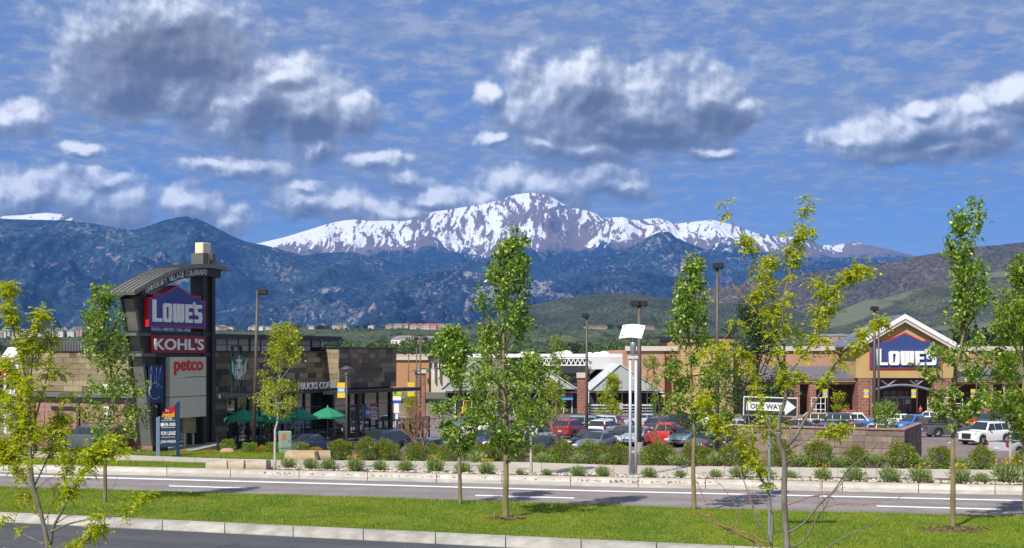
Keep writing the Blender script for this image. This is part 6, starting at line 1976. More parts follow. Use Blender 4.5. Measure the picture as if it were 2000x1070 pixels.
# houses on the mesa rim
HW = [mat('house_cream', (.52, .46, .38), .8, objvar=.1), mat('house_white', (.66, .65, .62), .8, objvar=.1), mat('house_tan', (.40, .29, .20), .8, objvar=.1), mat('house_pink', (.46, .30, .24), .8, objvar=.1)]
HR = [mat('roof_terracotta', (.40, .12, .07), .8, objvar=.12), mat('roof_brown', (.16, .105, .085), .8, objvar=.12), mat('roof_grey', (.20, .19, .19), .8, objvar=.12)]
m_win = sheen_glass('house_window', (.03, .035, .045), .1)
def house_mesh(w, d, h, hip):
    wb = MB().box(-w / 2, -d / 2, -4, w / 2, d / 2, h)
    rb = MB(); e = .5; rh = h * .45
    a = [(-w / 2 - e, -d / 2 - e, h), (w / 2 + e, -d / 2 - e, h), (w / 2 + e, d / 2 + e, h), (-w / 2 - e, d / 2 + e, h), (-w / 2 * hip, 0, h + rh), (w / 2 * hip, 0, h + rh)]
    rb.add(a, [(0, 1, 5, 4), (1, 2, 5), (2, 3, 4, 5), (3, 0, 4), (3, 2, 1, 0)])
    win = MB(); n = max(2, int(w / 3.2))
    for i in range(n):
        x = -w / 2 + w * (i + .5) / n
        for z in ([h * .22, h * .62] if h > 5 else [h * .35]):
            win.box(x - .55, -d / 2 - .06, z, x + .55, -d / 2 + .02, z + 1.3)
    return wb, rb, win
PR = {}
def house(x, y, w, h, Y, wi, ri, label, group, hip=.6, rz=0):
    key = (w, h, hip)
    if key not in PR:
        wb, rb, win = house_mesh(w, w * .7, h, hip)
        PR[key] = [b.mesh(n) for b, n in ((wb, 'walls'), (rb, 'roof'), (win, 'windows'))]
    p = W3(x, y, Y)
    o = empty('house', p, rz); tag(o, label, 'house', group)
    for me, nm, m in zip(PR[key], ('walls', 'roof', 'windows'), (HW[wi], HR[ri], m_win)):
        c = put(nm, me, o)
        if not me.materials: me.materials.append(m)
        c.material_slots[0].link = 'OBJECT'; c.material_slots[0].material = m
rnd = random.Random(77)
rim = lambda x: float(np.interp(x, [p[0] for p in MESA], [p[1] for p in MESA]))
for i in range(22):
    x = rnd.uniform(425, 560) if i < 12 else rnd.uniform(560, 800)
    house(x, rim(x) + .6, rnd.choice((11, 14, 17)), rnd.choice((4.5, 6.2)), 2285, rnd.choice((0, 1, 2)), rnd.choice((1, 1, 2)), 'small pale house on the mesa rim left of the snowy summit', 'pale houses on the left mesa rim', rz=rnd.uniform(-.5, .5))
for x, w in ((793, 11), (808, 14), (821, 11), (834, 14), (845, 17), (858, 11)):
    house(x, rim(x) + .6, w, 6.2, 2285, rnd.choice((0, 3)), 0, 'house with terracotta red roof on the mesa rim left of the tallest tree', 'red roofed houses on the mesa rim', rz=rnd.uniform(-.5, .5))
for x in (866, 872, 878):
    house(x, rim(x) + .5, 11, 6.2, 2284, 1, 2, 'white house beside the red roofed houses on the mesa rim', 'white houses beside the red roofs', hip=.3)
for i in range(12):
    x = rnd.uniform(1130, 1290)
    house(x, rim(x) + 1.2, rnd.choice((11, 14)), 4.5, 2285, rnd.choice((2, 3)), 1, 'low tan house on the mesa rim above the greenhouse', 'tan houses on the right mesa rim', rz=rnd.uniform(-.4, .4))
# apartment rows at the left
for i in range(34):
    x = -8 + 170 * i / 33 + rnd.uniform(-2, 2)
    house(x, rim(x) + rnd.uniform(-1, 1.5), rnd.choice((9, 12)), rnd.choice((8.5, 10.5)), 2230 + rnd.uniform(-30, 30), rnd.choice((0, 1, 1, 3)), rnd.choice((1, 2, 2)), 'narrow pale town house in the dense row at the far left', 'town houses in the dense row at the far left', hip=.4, rz=rnd.uniform(-.2, .2))
# a few more low houses in the valley at right and behind the store
for i in range(14):
    x = rnd.uniform(1590, 1672)
    house(x, rnd.uniform(664, 670), rnd.choice((9, 12)), 4.5, 1250 + rnd.uniform(-60, 60), rnd.choice((2, 3)), 2, 'grey roofed house behind the store roof left of the gable', 'grey roofed houses behind the store', rz=rnd.uniform(-.5, .5))
for i in range(12):
    x = rnd.uniform(770, 850)
    house(x, rnd.uniform(668, 674), 11, 4.5, 1250 + rnd.uniform(-90, 60), rnd.choice((0, 1)), rnd.choice((1, 2)), 'tiny pale house among the valley trees below the mesa', 'tiny pale houses in the valley', rz=rnd.uniform(-.5, .5))
# ------------------------------------------------------------------ cars
m_tyre = mat('tyre_rubber', (.018, .018, .019), .85)
m_rim = mat('alloy_rim', (.42, .43, .45), .3, metal=.8)
m_cglass = sheen_glass('car_glass', (.022, .032, .036), .03)
m_trim = mat('black_trim', (.022, .022, .024), .6)
m_tail = mat('tail_lamp_red', (.40, .008, .008), .2, spec=.7)
m_head = mat('head_lamp', (.62, .64, .66), .12, spec=.8)
m_plate = mat('number_plate', (.55, .58, .60), .5)
m_chrome = mat('chrome', (.65, .66, .68), .15, metal=.9)
def paint(name, c, r=.28):
    return mat('paint_' + name, c, r, coat=.6, var=.03, vscale=1.2)
KIND = {
    # L, W, belt profile, cabin (rear base, rear top, front top, front base), wheel radius, axle positions, pillars
    'sedan': dict(L=4.75, W=1.80, belt=[(-2.37, .62), (-2.30, .86), (-2.05, 1.00), (-1.5, 1.03), (-.8, .97), (.7, .95), (1.0, .94), (1.6, .86), (2.1, .76), (2.30, .64), (2.37, .52)], cab=[(-1.72, 1.0), (-.85, 1.43), (.18, 1.45), (1.12, .94)], rw=.32, ax=(-1.38, 1.42), pil=(-.35, .45), H=1.46),
    'coupe': dict(L=4.5, W=1.78, belt=[(-2.25, .60), (-2.18, .82), (-1.9, .97), (-1.2, 1.0), (.6, .93), (1.0, .90), (1.6, .80), (2.05, .70), (2.22, .58), (2.25, .50)], cab=[(-1.85, .97), (-.75, 1.32), (.10, 1.35), (1.10, .90)], rw=.32, ax=(-1.30, 1.38), pil=(-.30,), H=1.36),
    'suv': dict(L=4.6, W=1.85, belt=[(-2.30, .62), (-2.28, .95), (-2.20, 1.06), (-1.2, 1.08), (.7, 1.05), (1.05, 1.04), (1.7, .98), (2.1, .88), (2.28, .70), (2.30, .55)], cab=[(-2.22, 1.06), (-1.90, 1.60), (.15, 1.68), (1.15, 1.04)], rw=.36, ax=(-1.33, 1.38), pil=(-1.05, -.28, .55), H=1.69, rack=True),
    'van': dict(L=4.95, W=1.95, belt=[(-2.47, .58), (-2.45, .95), (-2.35, 1.06), (.9, 1.05), (1.4, 1.03), (1.9, .96), (2.3, .84), (2.45, .66), (2.47, .52)], cab=[(-2.40, 1.05), (-2.12, 1.66), (.45, 1.75), (1.60, 1.03)], rw=.34, ax=(-1.50, 1.55), pil=(-1.05, .05, .85), H=1.76, rack=True),
    'boxy': dict(L=4.5, W=1.88, belt=[(-2.25, .60), (-2.25, 1.05), (-2.18, 1.12), (.6, 1.11), (.85, 1.10), (1.9, 1.06), (2.18, .98), (2.25, .72), (2.25, .58)], cab=[(-2.18, 1.11), (-2.02, 1.76), (.38, 1.80), (.92, 1.10)], rw=.40, ax=(-1.32, 1.38), pil=(-1.0, -.15), H=1.81),
    'pickup': dict(L=5.5, W=1.88, belt=[(-2.75, .62), (-2.74, 1.08), (-2.70, 1.12), (-.75, 1.12), (.9, 1.10), (1.3, 1.08), (2.2, 1.02), (2.6, .92), (2.74, .72), (2.75, .58)], cab=[(-.85, 1.10), (-.62, 1.74), (.50, 1.77), (1.28, 1.08)], rw=.40, ax=(-1.62, 1.78), pil=(.12,), H=1.78, bed=True),
}
CARM = {}
def car_parts(kind):
    if kind in CARM: return CARM[kind]
    K = KIND[kind]; L, W = K['L'], K['W']; hw = W / 2
    bx, bz = [p[0] for p in K['belt']], [p[1] for p in K['belt']]
    belt = lambda x: float(np.interp(x, bx, bz))
    Ra = K['rw'] + .06
    xs = sorted(set([round(v, 3) for v in np.linspace(-L / 2, L / 2, 25)] + [round(a + Ra * math.cos(q), 3) for a in K['ax'] for q in np.linspace(0, math.pi, 9)] + [-L / 2 + .04, L / 2 - .04]))
    def plan(x):
        d = L / 2 - abs(x)
        return hw * (1 - .20 * max(0, 1 - d / .55) ** 2)
    body = MB(); N = 13
    rings = []
    for x in xs:
        w = plan(x); zt = belt(x); zb = .24 + (.14 * max(0, 1 - (L / 2 - abs(x)) / .3))
        for a in K['ax']:
            if abs(x - a) < Ra: zb = max(zb, K['rw'] + math.sqrt(Ra * Ra - (x - a) ** 2) * .98)
        zb = min(zb, zt - .12)
        h = zt - zb
        half = [(.86 * w, zb), (.98 * w, zb + .02), (w, zb + .45 * h), (.985 * w, zb + .80 * h), (.93 * w, zb + .96 * h), (.55 * w, zt + .012)]
        ring = [(x, y, z) for y, z in half] + [(x, 0, zt + .022)] + [(x, -y, z) for y, z in half[::-1]]
        rings.append(ring)
    vs = [p for r_ in rings for p in r_]
    fs = []
    for i in range(len(rings) - 1):
        for k in range(N - 1): fs.append((i * N + k, i * N + k + 1, (i + 1) * N + k + 1, (i + 1) * N + k))
        fs.append((i * N + N - 1, i * N, (i + 1) * N, (i + 1) * N + N - 1))
    fs += [tuple(range(N)), tuple(range((len(rings) - 1) * N + N - 1, (len(rings) - 1) * N - 1, -1))]
    body.add(vs, fs)
    cab = K['cab']; tum = .34
    def cabin(cab, mb, n=12):
        cxs = sorted(set(list(np.linspace(cab[0][0], cab[3][0], n)) + [p[0] for p in cab]))
        zr = lambda x: float(np.interp(x, [p[0] for p in cab], [p[1] for p in cab]))
        M = 9; vs = []
        for x in cxs:
            z0, z1 = belt(x) - .05, max(zr(x), belt(x) + .0); wb = .915 * hw
            ws = wb - (z1 - belt(x)) * tum
            hp_ = [(wb, z0), (wb - max(0, z1 - .10 - belt(x)) * tum, max(z0 + .01, z1 - .10)), (ws - .05, z1 - .025), (ws * .55, z1 + .012)]
            vs += [(x, y, z) for y, z in hp_] + [(x, 0, z1 + .02)] + [(x, -y, z) for y, z in hp_[::-1]]
        fs = []
        n_ = len(cxs)
        for i in range(n_ - 1):
            for k in range(M - 1): fs.append((i * M + k, i * M + k + 1, (i + 1) * M + k + 1, (i + 1) * M + k))
        fs += [tuple(range(M)), tuple(range((n_ - 1) * M + M - 1, (n_ - 1) * M - 1, -1))]
        mb.add(vs, fs)
    roofm = MB(); cabin(cab, roofm)
    parts = []
    parts.append(('body', body.mesh('body', None, True, 32), 'paint', None))
    parts.append(('cabin', roofm.mesh('cabin', None, True, 32), 'roof', None))
    def side_windows(cab, pil):
        out = []
        zt = min(cab[1][1], cab[2][1])
        xm = (cab[1][0] + cab[2][0]) / 2
        z0, z1 = belt(xm) + .05, zt - .10
        def lx(z): return float(np.interp(z, [cab[0][1], cab[1][1]], [cab[0][0], cab[1][0]])) + .13
        def rx(z): return float(np.interp(z, [cab[3][1], cab[2][1]], [cab[3][0], cab[2][0]])) - .15
        ed = [-9] + list(pil) + [9]
        for a, b in zip(ed[:-1], ed[1:]):
            p = [(max(lx(z0), a + .03), z0), (min(rx(z0), b - .03), z0), (min(rx(z1), b - .03), z1), (max(lx(z1), a + .03), z1)]
            if p[1][0] - p[0][0] < .06: continue
            if p[2][0] < p[3][0]: p[2] = p[3] = ((p[2][0] + p[3][0]) / 2, z1)
            for s in (1, -1):
                mb = MB()
                q = [(x, s * (.915 * hw - (z - belt(xm)) * tum + .010), z) for x, z in p]
                qi = [(x, s * (.915 * hw - (z - belt(xm)) * tum - .03), z) for x, z in p]
                mb.add(q + qi, [(0, 1, 2, 3), (7, 6, 5, 4), (0, 4, 5, 1), (1, 5, 6, 2), (2, 6, 7, 3), (3, 7, 4, 0)])
                out.append(mb.mesh('side_window', m_cglass))
        return out
    def screen(a, b, nm, f0=.08, f1=.93):
        d = Vector((b[0] - a[0], 0, b[1] - a[1])); n = Vector((-d.z, 0, d.x)).normalized()
        if n.z < 0: n = -n
        V = []
        for f in (f0, f1):
            p = Vector((a[0], 0, a[1])) + d * f + n * .022
            wv = .915 * hw - max(0, p.z - belt(p.x)) * tum - .07
            V += [(p.x, wv, p.z), (p.x, -wv, p.z)]
        V2 = [(x - n.x * .03, y, z - n.z * .03) for x, y, z in V]
        return MB().add(V + V2, [(0, 1, 3, 2), (5, 4, 6, 7), (0, 4, 5, 1), (1, 5, 7, 3), (3, 7, 6, 2), (2, 6, 4, 0)]).mesh(nm, m_cglass)
    for me in side_windows(cab, K['pil']): parts.append(('side_window', me, None, None))
    parts.append(('windscreen', screen(cab[3], cab[2], 'windscreen'), None, None))
    parts.append(('rear_window', screen(cab[0], cab[1], 'rear_window', .12, .92), None, None))
    # wheels
    rw = K['rw']
    ty = MB().lathe([(rw * .62, -.10), (rw * .93, -.105), (rw, -.06), (rw, .06), (rw * .93, .105), (rw * .62, .10)], 20).xform(Matrix.Rotation(R(90), 4, 'X')).mesh('wheel', m_tyre, True, 40)
    rm = MB().lathe([(.05, -.11), (rw * .58, -.085), (rw * .64, -.10), (rw * .64, .10), (rw * .58, .085), (.05, .11)], 16).xform(Matrix.Rotation(R(90), 4, 'X'))
    for k in range(5):
        an = 2 * math.pi * k / 5
        rm.tube([(.05 * math.cos(an), -.105, .05 * math.sin(an)), (rw * .6 * math.cos(an), -.105, rw * .6 * math.sin(an))], .028, 4)
        rm.tube([(.05 * math.cos(an), .105, .05 * math.sin(an)), (rw * .6 * math.cos(an), .105, rw * .6 * math.sin(an))], .028, 4)
    rm = rm.mesh('rim', m_rim)
    for a in K['ax']:
        for s in (1, -1): parts.append(('wheel', ty, None, ((a, s * (hw - .13), rw), rm)))
    zf, zr_ = belt(L / 2 - .14) - .06, belt(-L / 2 + .10) - .02
    tall = kind in ('suv', 'van', 'boxy', 'pickup')
    for s in (1, -1):
        y0 = s * (hw * .80)
        parts.append(('headlight', MB().cham(L / 2 - .30, y0 - .20, zf - .10, L / 2 - .05, y0 + .10 if s > 0 else y0 + .20, zf + .05, .03).mesh('headlight', m_head), None, None))
        if tall: parts.append(('tail_light', MB().cham(-L / 2 - .02, s * hw * .84 - .09, .86, -L / 2 + .12, s * hw * .84 + .07, 1.30 if kind == 'suv' else 1.10, .02).mesh('tail_light', m_tail), None, None))
        else: parts.append(('tail_light', MB().cham(-L / 2 - .01, s * hw * .70 - .20, .72, -L / 2 + .16, s * hw * .70 + .14, .88, .02).mesh('tail_light', m_tail), None, None))
        parts.append(('mirror', MB().cham(cab[3][0] - .42, s * (hw + .02) - .10, belt(.8) + .04, cab[3][0] - .26, s * (hw + .02) + .10, belt(.8) + .18, .03).mesh('mirror', m_trim), None, None))
    parts.append(('front_bumper', MB().cham(L / 2 - .20, -hw * .80, .24, L / 2 + .03, hw * .80, .44, .05).mesh('front_bumper', m_trim), None, None))
    parts.append(('rear_bumper', MB().cham(-L / 2 - .04, -hw * .82, .30, -L / 2 + .16, hw * .82, .50, .05).mesh('rear_bumper', m_chrome if kind == 'pickup' else m_trim), None, None))
    parts.append(('grille', MB().cham(L / 2 - .12, -hw * .48, .46, L / 2 + .015, hw * .48, zf - .02, .03).mesh('grille', m_trim), None, None))
    parts.append(('number_plate', MB().cham(-L / 2 - .035, -.17, .62, -L / 2 + .05, .17, .76, .008).mesh('number_plate', m_plate), None, None))
    if K.get('rack'):
        for s in (1, -1):
            yy = s * (.915 * hw - .55 * tum - .16); zt = K['H'] + .02
            parts.append(('roof_rail', MB().tube([(cab[1][0] + .2, yy, zt - .06), (cab[1][0] + .35, yy, zt + .02), (cab[2][0] - .3, yy, zt + .03), (cab[2][0] - .1, yy, zt - .03)], .02, 5).mesh('roof_rail', m_trim), None, None))
    if K.get('bed'):
        parts.append(('bed_liner', MB().box(-2.62, -hw * .78, 1.05, -.92, hw * .78, 1.145).mesh('bed_liner', m_trim), None, None))
    CARM[kind] = parts
    return parts
def car(kind, pnt, x, ytop, head, label, roofpaint=None, name='parked_car', cat='car', topper=None, dY=None):
    K = KIND[kind]
    p = G(x, ytop, K['H'], 84.0) if dY is None else GX(x, dY)
    o = empty(name, (p.x, p.y, zg(p.y) - .02), R(head)); tag(o, label, cat, 'cars parked in the car park')
    for nm, me, how, extra in car_parts(kind):
        c = put(nm, me, o)
        if how:
            m = roofpaint if (how == 'roof' and roofpaint) else pnt
            if not me.materials: me.materials.append(m)
            c.material_slots[0].link = 'OBJECT'; c.material_slots[0].material = m
        if extra:
            c.location = extra[0]; put('rim', extra[1], c)
    if topper:
        hw = K['W'] / 2
        MB().cham(-2.70, -hw * .84, 1.10, -.86, hw * .84, 1.74, .06).build('bed_canopy', topper, o)
        for s in (1, -1): MB().box(-2.5, s * (hw * .84) - .012, 1.26, -1.05, s * (hw * .84) + .012, 1.60).build('canopy_window', m_cglass, o)
    return o
P_navy, P_dgrey, P_silver, P_red = paint('navy', (.030, .046, .105)), paint('charcoal', (.075, .082, .092)), paint('silver', (.42, .44, .46), .3), paint('deep_red', (.30, .010, .018))
P_white, P_bgrey, P_sblue, P_black = paint('white', (.74, .74, .73)), paint('blue_grey', (.14, .175, .23)), paint('silver_blue', (.33, .38, .45)), paint('black', (.015, .016, .018))
P_gold, P_dgreen, P_blue, P_mar, P_hotred, P_teal = paint('gold', (.36, .25, .10)), paint('dark_green', (.02, .045, .035)), paint('bright_blue', (.045, .16, .50)), paint('maroon', (.10, .025, .045)), paint('fire_red', (.55, .015, .010)), paint('teal_grey', (.16, .24, .27))
A, Bk, LFT, RGT = -115, 65, 155, -25
CARS = [
    ('suv', P_dgrey, 178, 829, LFT, 'dark grey crossover parked by the brick wall behind the left foreground foliage', None, 'parked_car', 'car', None, 77.5),
    ('coupe', P_navy, 604, 851, Bk, 'dark blue coupe behind the utility cabinet', None, 'parked_car', 'car', None, 80),
    ('van', P_navy, 742, 837, A, 'navy minivan parked nose out before the coffee shop doors'),
    ('sedan', P_bgrey, 826, 854, A, 'grey sedan half hidden by the hedge right of the navy minivan'),
    ('suv', P_navy, 957, 833, A, 'navy hatchback seen behind the trunk of the tallest median tree'),
    ('sedan', P_silver, 1012, 841, Bk, 'silver sedan with red tail lamps right of the navy hatchback'),
    ('sedan', P_black, 1064, 849, A, 'black sedan behind the pale street tree trunk'),
    ('sedan', P_white, 1044, 830, Bk, 'white sedan between the silver sedan and the red crossover'),
    ('suv', P_red, 1114, 815, Bk, 'deep red crossover seen from behind'),
    ('suv', P_white, 1182, 815.5, Bk, 'white crossover with tall red tail lamps seen from behind'),
    ('sedan', P_black, 1152, 836, A, 'black sedan tucked behind the blue grey sedan'),
    ('sedan', P_bgrey, 1164, 841, A, 'blue grey sedan facing out, nearest to the hedge'),
    ('sedan', P_sblue, 1246, 831, A, 'silver blue sedan facing out behind the double pole lamp'),
    ('suv', P_navy, 1290, 811, Bk, 'navy crossover behind the fire red pickup'),
    ('sedan', P_silver, 1366, 823, Bk, 'silver sedan seen from behind left of the one way sign'),
    ('sedan', P_dgrey, 1376, 842, Bk, 'dark grey sedan behind the slim median tree trunk'),
    ('boxy', P_black, 1328, 806, Bk, 'black boxy off-roader beyond the fire red pickup'),
    ('van', P_teal, 1128, 808.5, LFT, 'grey green van at the back between red and white crossovers'),
    ('suv', P_silver, 1172, 808, LFT, 'silver crossover at the back beyond the white crossover'),
    ('boxy', P_gold, 1583, 803, LFT, 'gold off-roader behind the block wall'),
    ('boxy', P_dgreen, 1626, 804, LFT, 'dark green off-roader left of the bright blue one'),
    ('boxy', P_blue, 1677, 804, -12, 'bright blue off-roader with white roof'),
    ('sedan', P_mar, 1664, 822, LFT, 'maroon sedan just above the block wall'),
    ('sedan', P_dgrey, 1606, 824, LFT, 'charcoal sedan just above the left part of the block wall'),
    ('sedan', P_silver, 1706, 824, LFT, 'silver sedan beside the rounded bush above the block wall'),
    ('sedan', P_navy, 1918, 806, A, 'navy sedan right of the small red sedan at the back'),
    ('sedan', P_hotred, 1894, 807, A, 'small red sedan at the back behind the grey pickup'),
    ('suv', P_dgreen, 1944, 800, A, 'dark green crossover in the farthest row at right'),
    ('suv', P_black, 1846, 803, Bk, 'black crossover in the farthest row behind the grey pickup'),
    ('suv', P_teal, 1070, 809, Bk, 'teal grey crossover left of the deep red crossover'),
    ('suv', P_hotred, 757, 802, RGT, 'bright red crossover by the order board'),
    ('sedan', P_silver, 780, 812, A, 'silver sedan beside the right corner of the coffee shop'),
    ('sedan', P_red, 980, 823, LFT, 'red sedan glimpsed behind the tallest median tree trunk'),
    ('sedan', P_silver, 1436, 816, LFT, 'silver sedan below the dark shade tree'),
    ('suv', P_black, 1520, 806, A, 'black crossover right behind the one way sign'),
    ('sedan', P_hotred, 1652, 799, LFT, 'red sedan in the far row beyond the bright blue off-roader'),
    ('sedan', P_white, 1755, 806, LFT, 'white sedan in the far row before the store doors'),
    ('sedan', P_black, 1225, 829, Bk, 'black sedan glimpsed left of the double pole lamp'),
    ('sedan', P_silver, 886, 846, A, 'silver sedan right of the low round median tree trunk'),
    ('suv', P_dgrey, 1010, 818, A, 'charcoal crossover behind the tallest median tree crown'),
    ('sedan', P_white, 934, 818, LFT, 'white sedan in the back row left of the tallest median tree'),
    ('sedan', P_blue, 905, 812, A, 'bright blue sedan in the back row near the forklift'),
    ('sedan', P_mar, 1446, 828, Bk, 'maroon sedan just left of the one way sign post'),
    ('suv', P_white, 1476, 808, LFT, 'white crossover under the dark shade tree'),
    ('sedan', P_teal, 1338, 832, A, 'teal grey sedan left of the slim median tree trunk'),
    ('sedan', P_sblue, 1262, 806, LFT, 'pale blue sedan in the far row right of the plant rack'),
    ('sedan', P_black, 1556, 818, LFT, 'black sedan over the left end of the block wall'),
    ('suv', P_silver, 1812, 800, LFT, 'silver crossover in the farthest row before the cart rack'),
]
for c in CARS:
    if c[0] == 'boxy' and c[1] is P_blue: car(*c, roofpaint=P_white)
    else: car(*c)
car('pickup', P_hotred, 1303, 823, RGT, 'fire red pickup right of the double pole lamp', name='pickup_truck', cat='pickup')
car('pickup', P_blue, 1786, 808, -150, 'bright blue pickup right of the rounded bush', name='pickup_truck', cat='pickup')
car('pickup', P_dgrey, 1858, 812, 8, 'dark grey pickup with windowed bed canopy facing right', name='pickup_truck', cat='pickup', topper=P_dgrey)
car('boxy', P_white, 1925, 821, -150, 'white off-roader standing nose out in the open part of the car park', roofpaint=P_white)
car('pickup', P_silver, 2000, 840, 30, 'silver pickup tail cut off by the right edge', name='pickup_truck', cat='pickup')
car('pickup', P_white, 1396, 799, Bk, 'white work pickup glimpsed left of the dark shade tree', name='pickup_truck', cat='pickup')

# yellow forklift at the garden centre
p = GX(918, 168); FK = tag(empty('forklift', p, R(20)), 'small yellow forklift parked before the garden centre', 'forklift')
m_fy = mat('forklift_yellow', (.72, .42, .01), .45)
MB().cham(-1.1, -.55, .35, .5, .55, 1.15, .12).build('body', m_fy, FK)
MB().cham(-1.2, -.5, .3, -.8, .5, 1.35, .12).build('counterweight', m_fy, FK)
for y in (-.35, .35): MB().box(.62, y - .05, .1, .74, y + .05, 2.1).build('mast', m_trim, FK)
for y in (-.25, .25): MB().box(.74, y - .06, .12, 1.75, y + .06, .18).build('fork', m_gsteel, FK)
mb = MB()
for (x, y) in ((-.7, -.45), (-.7, .45), (.45, -.45), (.45, .45)): mb.box(x - .03, y - .03, 1.1, x + .03, y + .03, 2.05)
mb.box(-.75, -.5, 2.05, .5, .5, 2.12); mb.build('overhead_guard', m_fy, FK)
MB().cham(-.55, -.25, 1.1, -.05, .25, 1.25, .03).cham(-.6, -.25, 1.2, -.48, .25, 1.65, .03).build('seat', m_trim, FK)
for x in (-.75, .4):
    for y in (-.5, .5): put('wheel', MB().lathe([(.12, -.1), (.3, -.1), (.3, .1), (.12, .1)], 12).xform(Matrix.Rotation(R(90), 4, 'X')).mesh('wheel', m_tyre), FK, (x, y, .3))

# ------------------------------------------------------------------ lamps and street furniture
m_pole = mat('bronze_pole', (.085, .070, .055), .5, var=.1)
m_steelp = mat('galvanised_paint', (.54, .58, .64), .4, metal=.1, var=.05)
def lot_light(x, Y, ytop, heads, r, label, base_off=-.1, lean=0.0, plinth=False):
    g = GX(x, Y, base_off); zt = CH - (ytop - HZ) / F * Y - g.z
    o = tag(empty('car_park_light', g), label, 'light pole', 'tall dark light poles of the car park')
    MB().tube([(0, 0, 0), (lean * .5, 0, zt * .5), (lean, 0, zt - .1)], [r * 1.15, r, r * .82], 8).build('pole', m_pole, o, smooth=True)
    if plinth: MB().lathe([(.24, -.4), (.24, .62), (.22, .66)], 14).build('concrete_base', m_concw, o)
    for (dx, w, dz, dep) in heads:
        MB().cham(lean + dx - w / 2, -dep / 2, zt - .36 - dz, lean + dx + w / 2, dep / 2, zt - dz, .05).build('lamp_head', m_bronze, o)
        if abs(dx) > .3: MB().box(lean + min(0, dx) , -.03, zt - .22 - dz, lean + max(0, dx), .03, zt - .14 - dz).build('arm', m_pole, o)
    return o
lot_light(495, 76, 563, [(.32, .55, 0, .5)], .10, 'single headed dark light pole in front of the coffee shop', lean=.24)
lot_light(1146, 104, 611, [(-.10, .62, 0, .5)], .11, 'single headed dark light pole left of the greenhouse gable')
lot_light(1248.5, 74, 585, [(-.24, .50, 0, .45), (.26, .42, .02, .4)], .13, 'twin headed dark light pole behind the steel double pole lamp', plinth=True)
lot_light(1401, 74, 514, [(.05, .60, 0, .5)], .11, 'tallest dark light pole, single headed, right of the slim median tree')
lot_light(1708, 108, 597, [(0, .62, 0, .5)], .13, 'single headed dark light pole before the left half of the store sign')
lot_light(1716, 128, 630, [(-.55, .75, 0, .5), (.62, .80, 0, .5)], .12, 'twin headed dark light pole beside the single headed one before the store sign')
lot_light(821, 128, 657, [(-.42, .42, 0, .4), (.52, .42, 0, .4)], .09, 'nearest of three twin headed poles right of the coffee shop')
lot_light(814, 168, 676, [(-.6, .55, 0, .4), (.65, .55, 0, .4)], .09, 'middle of three twin headed poles right of the coffee shop')
lot_light(798, 205, 687, [(-.6, .6, 0, .4), (.65, .6, 0, .4)], .09, 'farthest of three twin headed poles right of the coffee shop')
lot_light(1396, 150, 704, [(-.7, .6, 0, .4), (.75, .6, 0, .4)], .09, 'twin headed pole half hidden behind the tallest light pole')
lot_light(1840, 150, 685, [(-.55, .6, 0, .4)], .08, 'thin pole at the right edge of the store sign')

def ped_lamp(x, Y, ytop, label):
    g = GX(x, Y, -.1); zt = CH - (ytop - HZ) / F * Y - g.z
    o = tag(empty('street_lamp', g), label, 'street lamp', 'bronze street lamps with banners')
    MB().tube([(0, 0, 0), (0, 0, zt * .5), (0, 0, zt - .55)], [.10, .075, .06], 8).build('pole', m_pole, o, smooth=True)
    MB().lathe([(.10, zt - .56), (.13, zt - .50), (.11, zt - .22), (.05, zt - .2)], 10).build('lantern', mat('lamp_glass', (.30, .29, .27), .3), o)
    MB().lathe([(.38, zt - .20), (.36, zt - .15), (.12, zt - .05), (.03, zt)], 14).build('shade', m_pole, o)
def banner(x0, x1, y0, y1, Y, xpole, label):
    a, b = W3(x0, y1, Y), W3(x1, y0, Y)
    o = tag(empty('street_banner', (a.x, Y, a.z)), label, 'banner', 'yellow and blue banners on the street lamps')
    w, h = b.x - a.x, b.z - a.z
    MB().box(0, -.012, 0, w, .012, h * .33).build('yellow_band', m_yellow, o)
    MB().box(0, -.012, h * .332, w, .012, h * .66).build('blue_band', mat('banner_sky_blue', (.10, .30, .60), .6), o)
    MB().box(0, -.012, h * .662, w, .012, h).build('yellow_band', m_yellow, o)
    for v in (.56, .46): MB().box(w * .14, -.018, h * v - .03, w * .86, -.012, h * v + .03).build('pale_line', m_whitep, o)
    xp = W3(xpole, y0, Y).x - a.x
    for z in (0, h): MB().tube([(min(0, xp), 0, z), (max(w, xp), 0, z)], .018, 5).build('arm', m_pole, o)
ped_lamp(677, 79, 713, 'bronze street lamp in front of the coffee shop doors')
banner(659, 674, 746, 776, 79, 677, 'yellow and blue banner left of the street lamp before the coffee shop doors')
ped_lamp(813, 104, 720, 'bronze street lamp right of the coffee shop awning')
banner(796, 809, 745, 773, 104, 813, 'yellow and blue banner beside the red brown bare tree')
for (xp, x0, x1, yt, lab) in ((1698, 1687, 1696.5, 740, 'by the left brick pier of the store entrance'), (1791, 1780, 1789, 741, 'by the right side of the store doors'), (1907, 1896, 1905.5, 738, 'under the right store canopy'), (1617, 1607, 1616, 742, 'under the left store canopy')):
    ped_lamp(xp, 168, yt, 'small bronze street lamp ' + lab)
    banner(x0, x1, 759, 776, 168, xp, 'yellow and blue banner ' + lab)

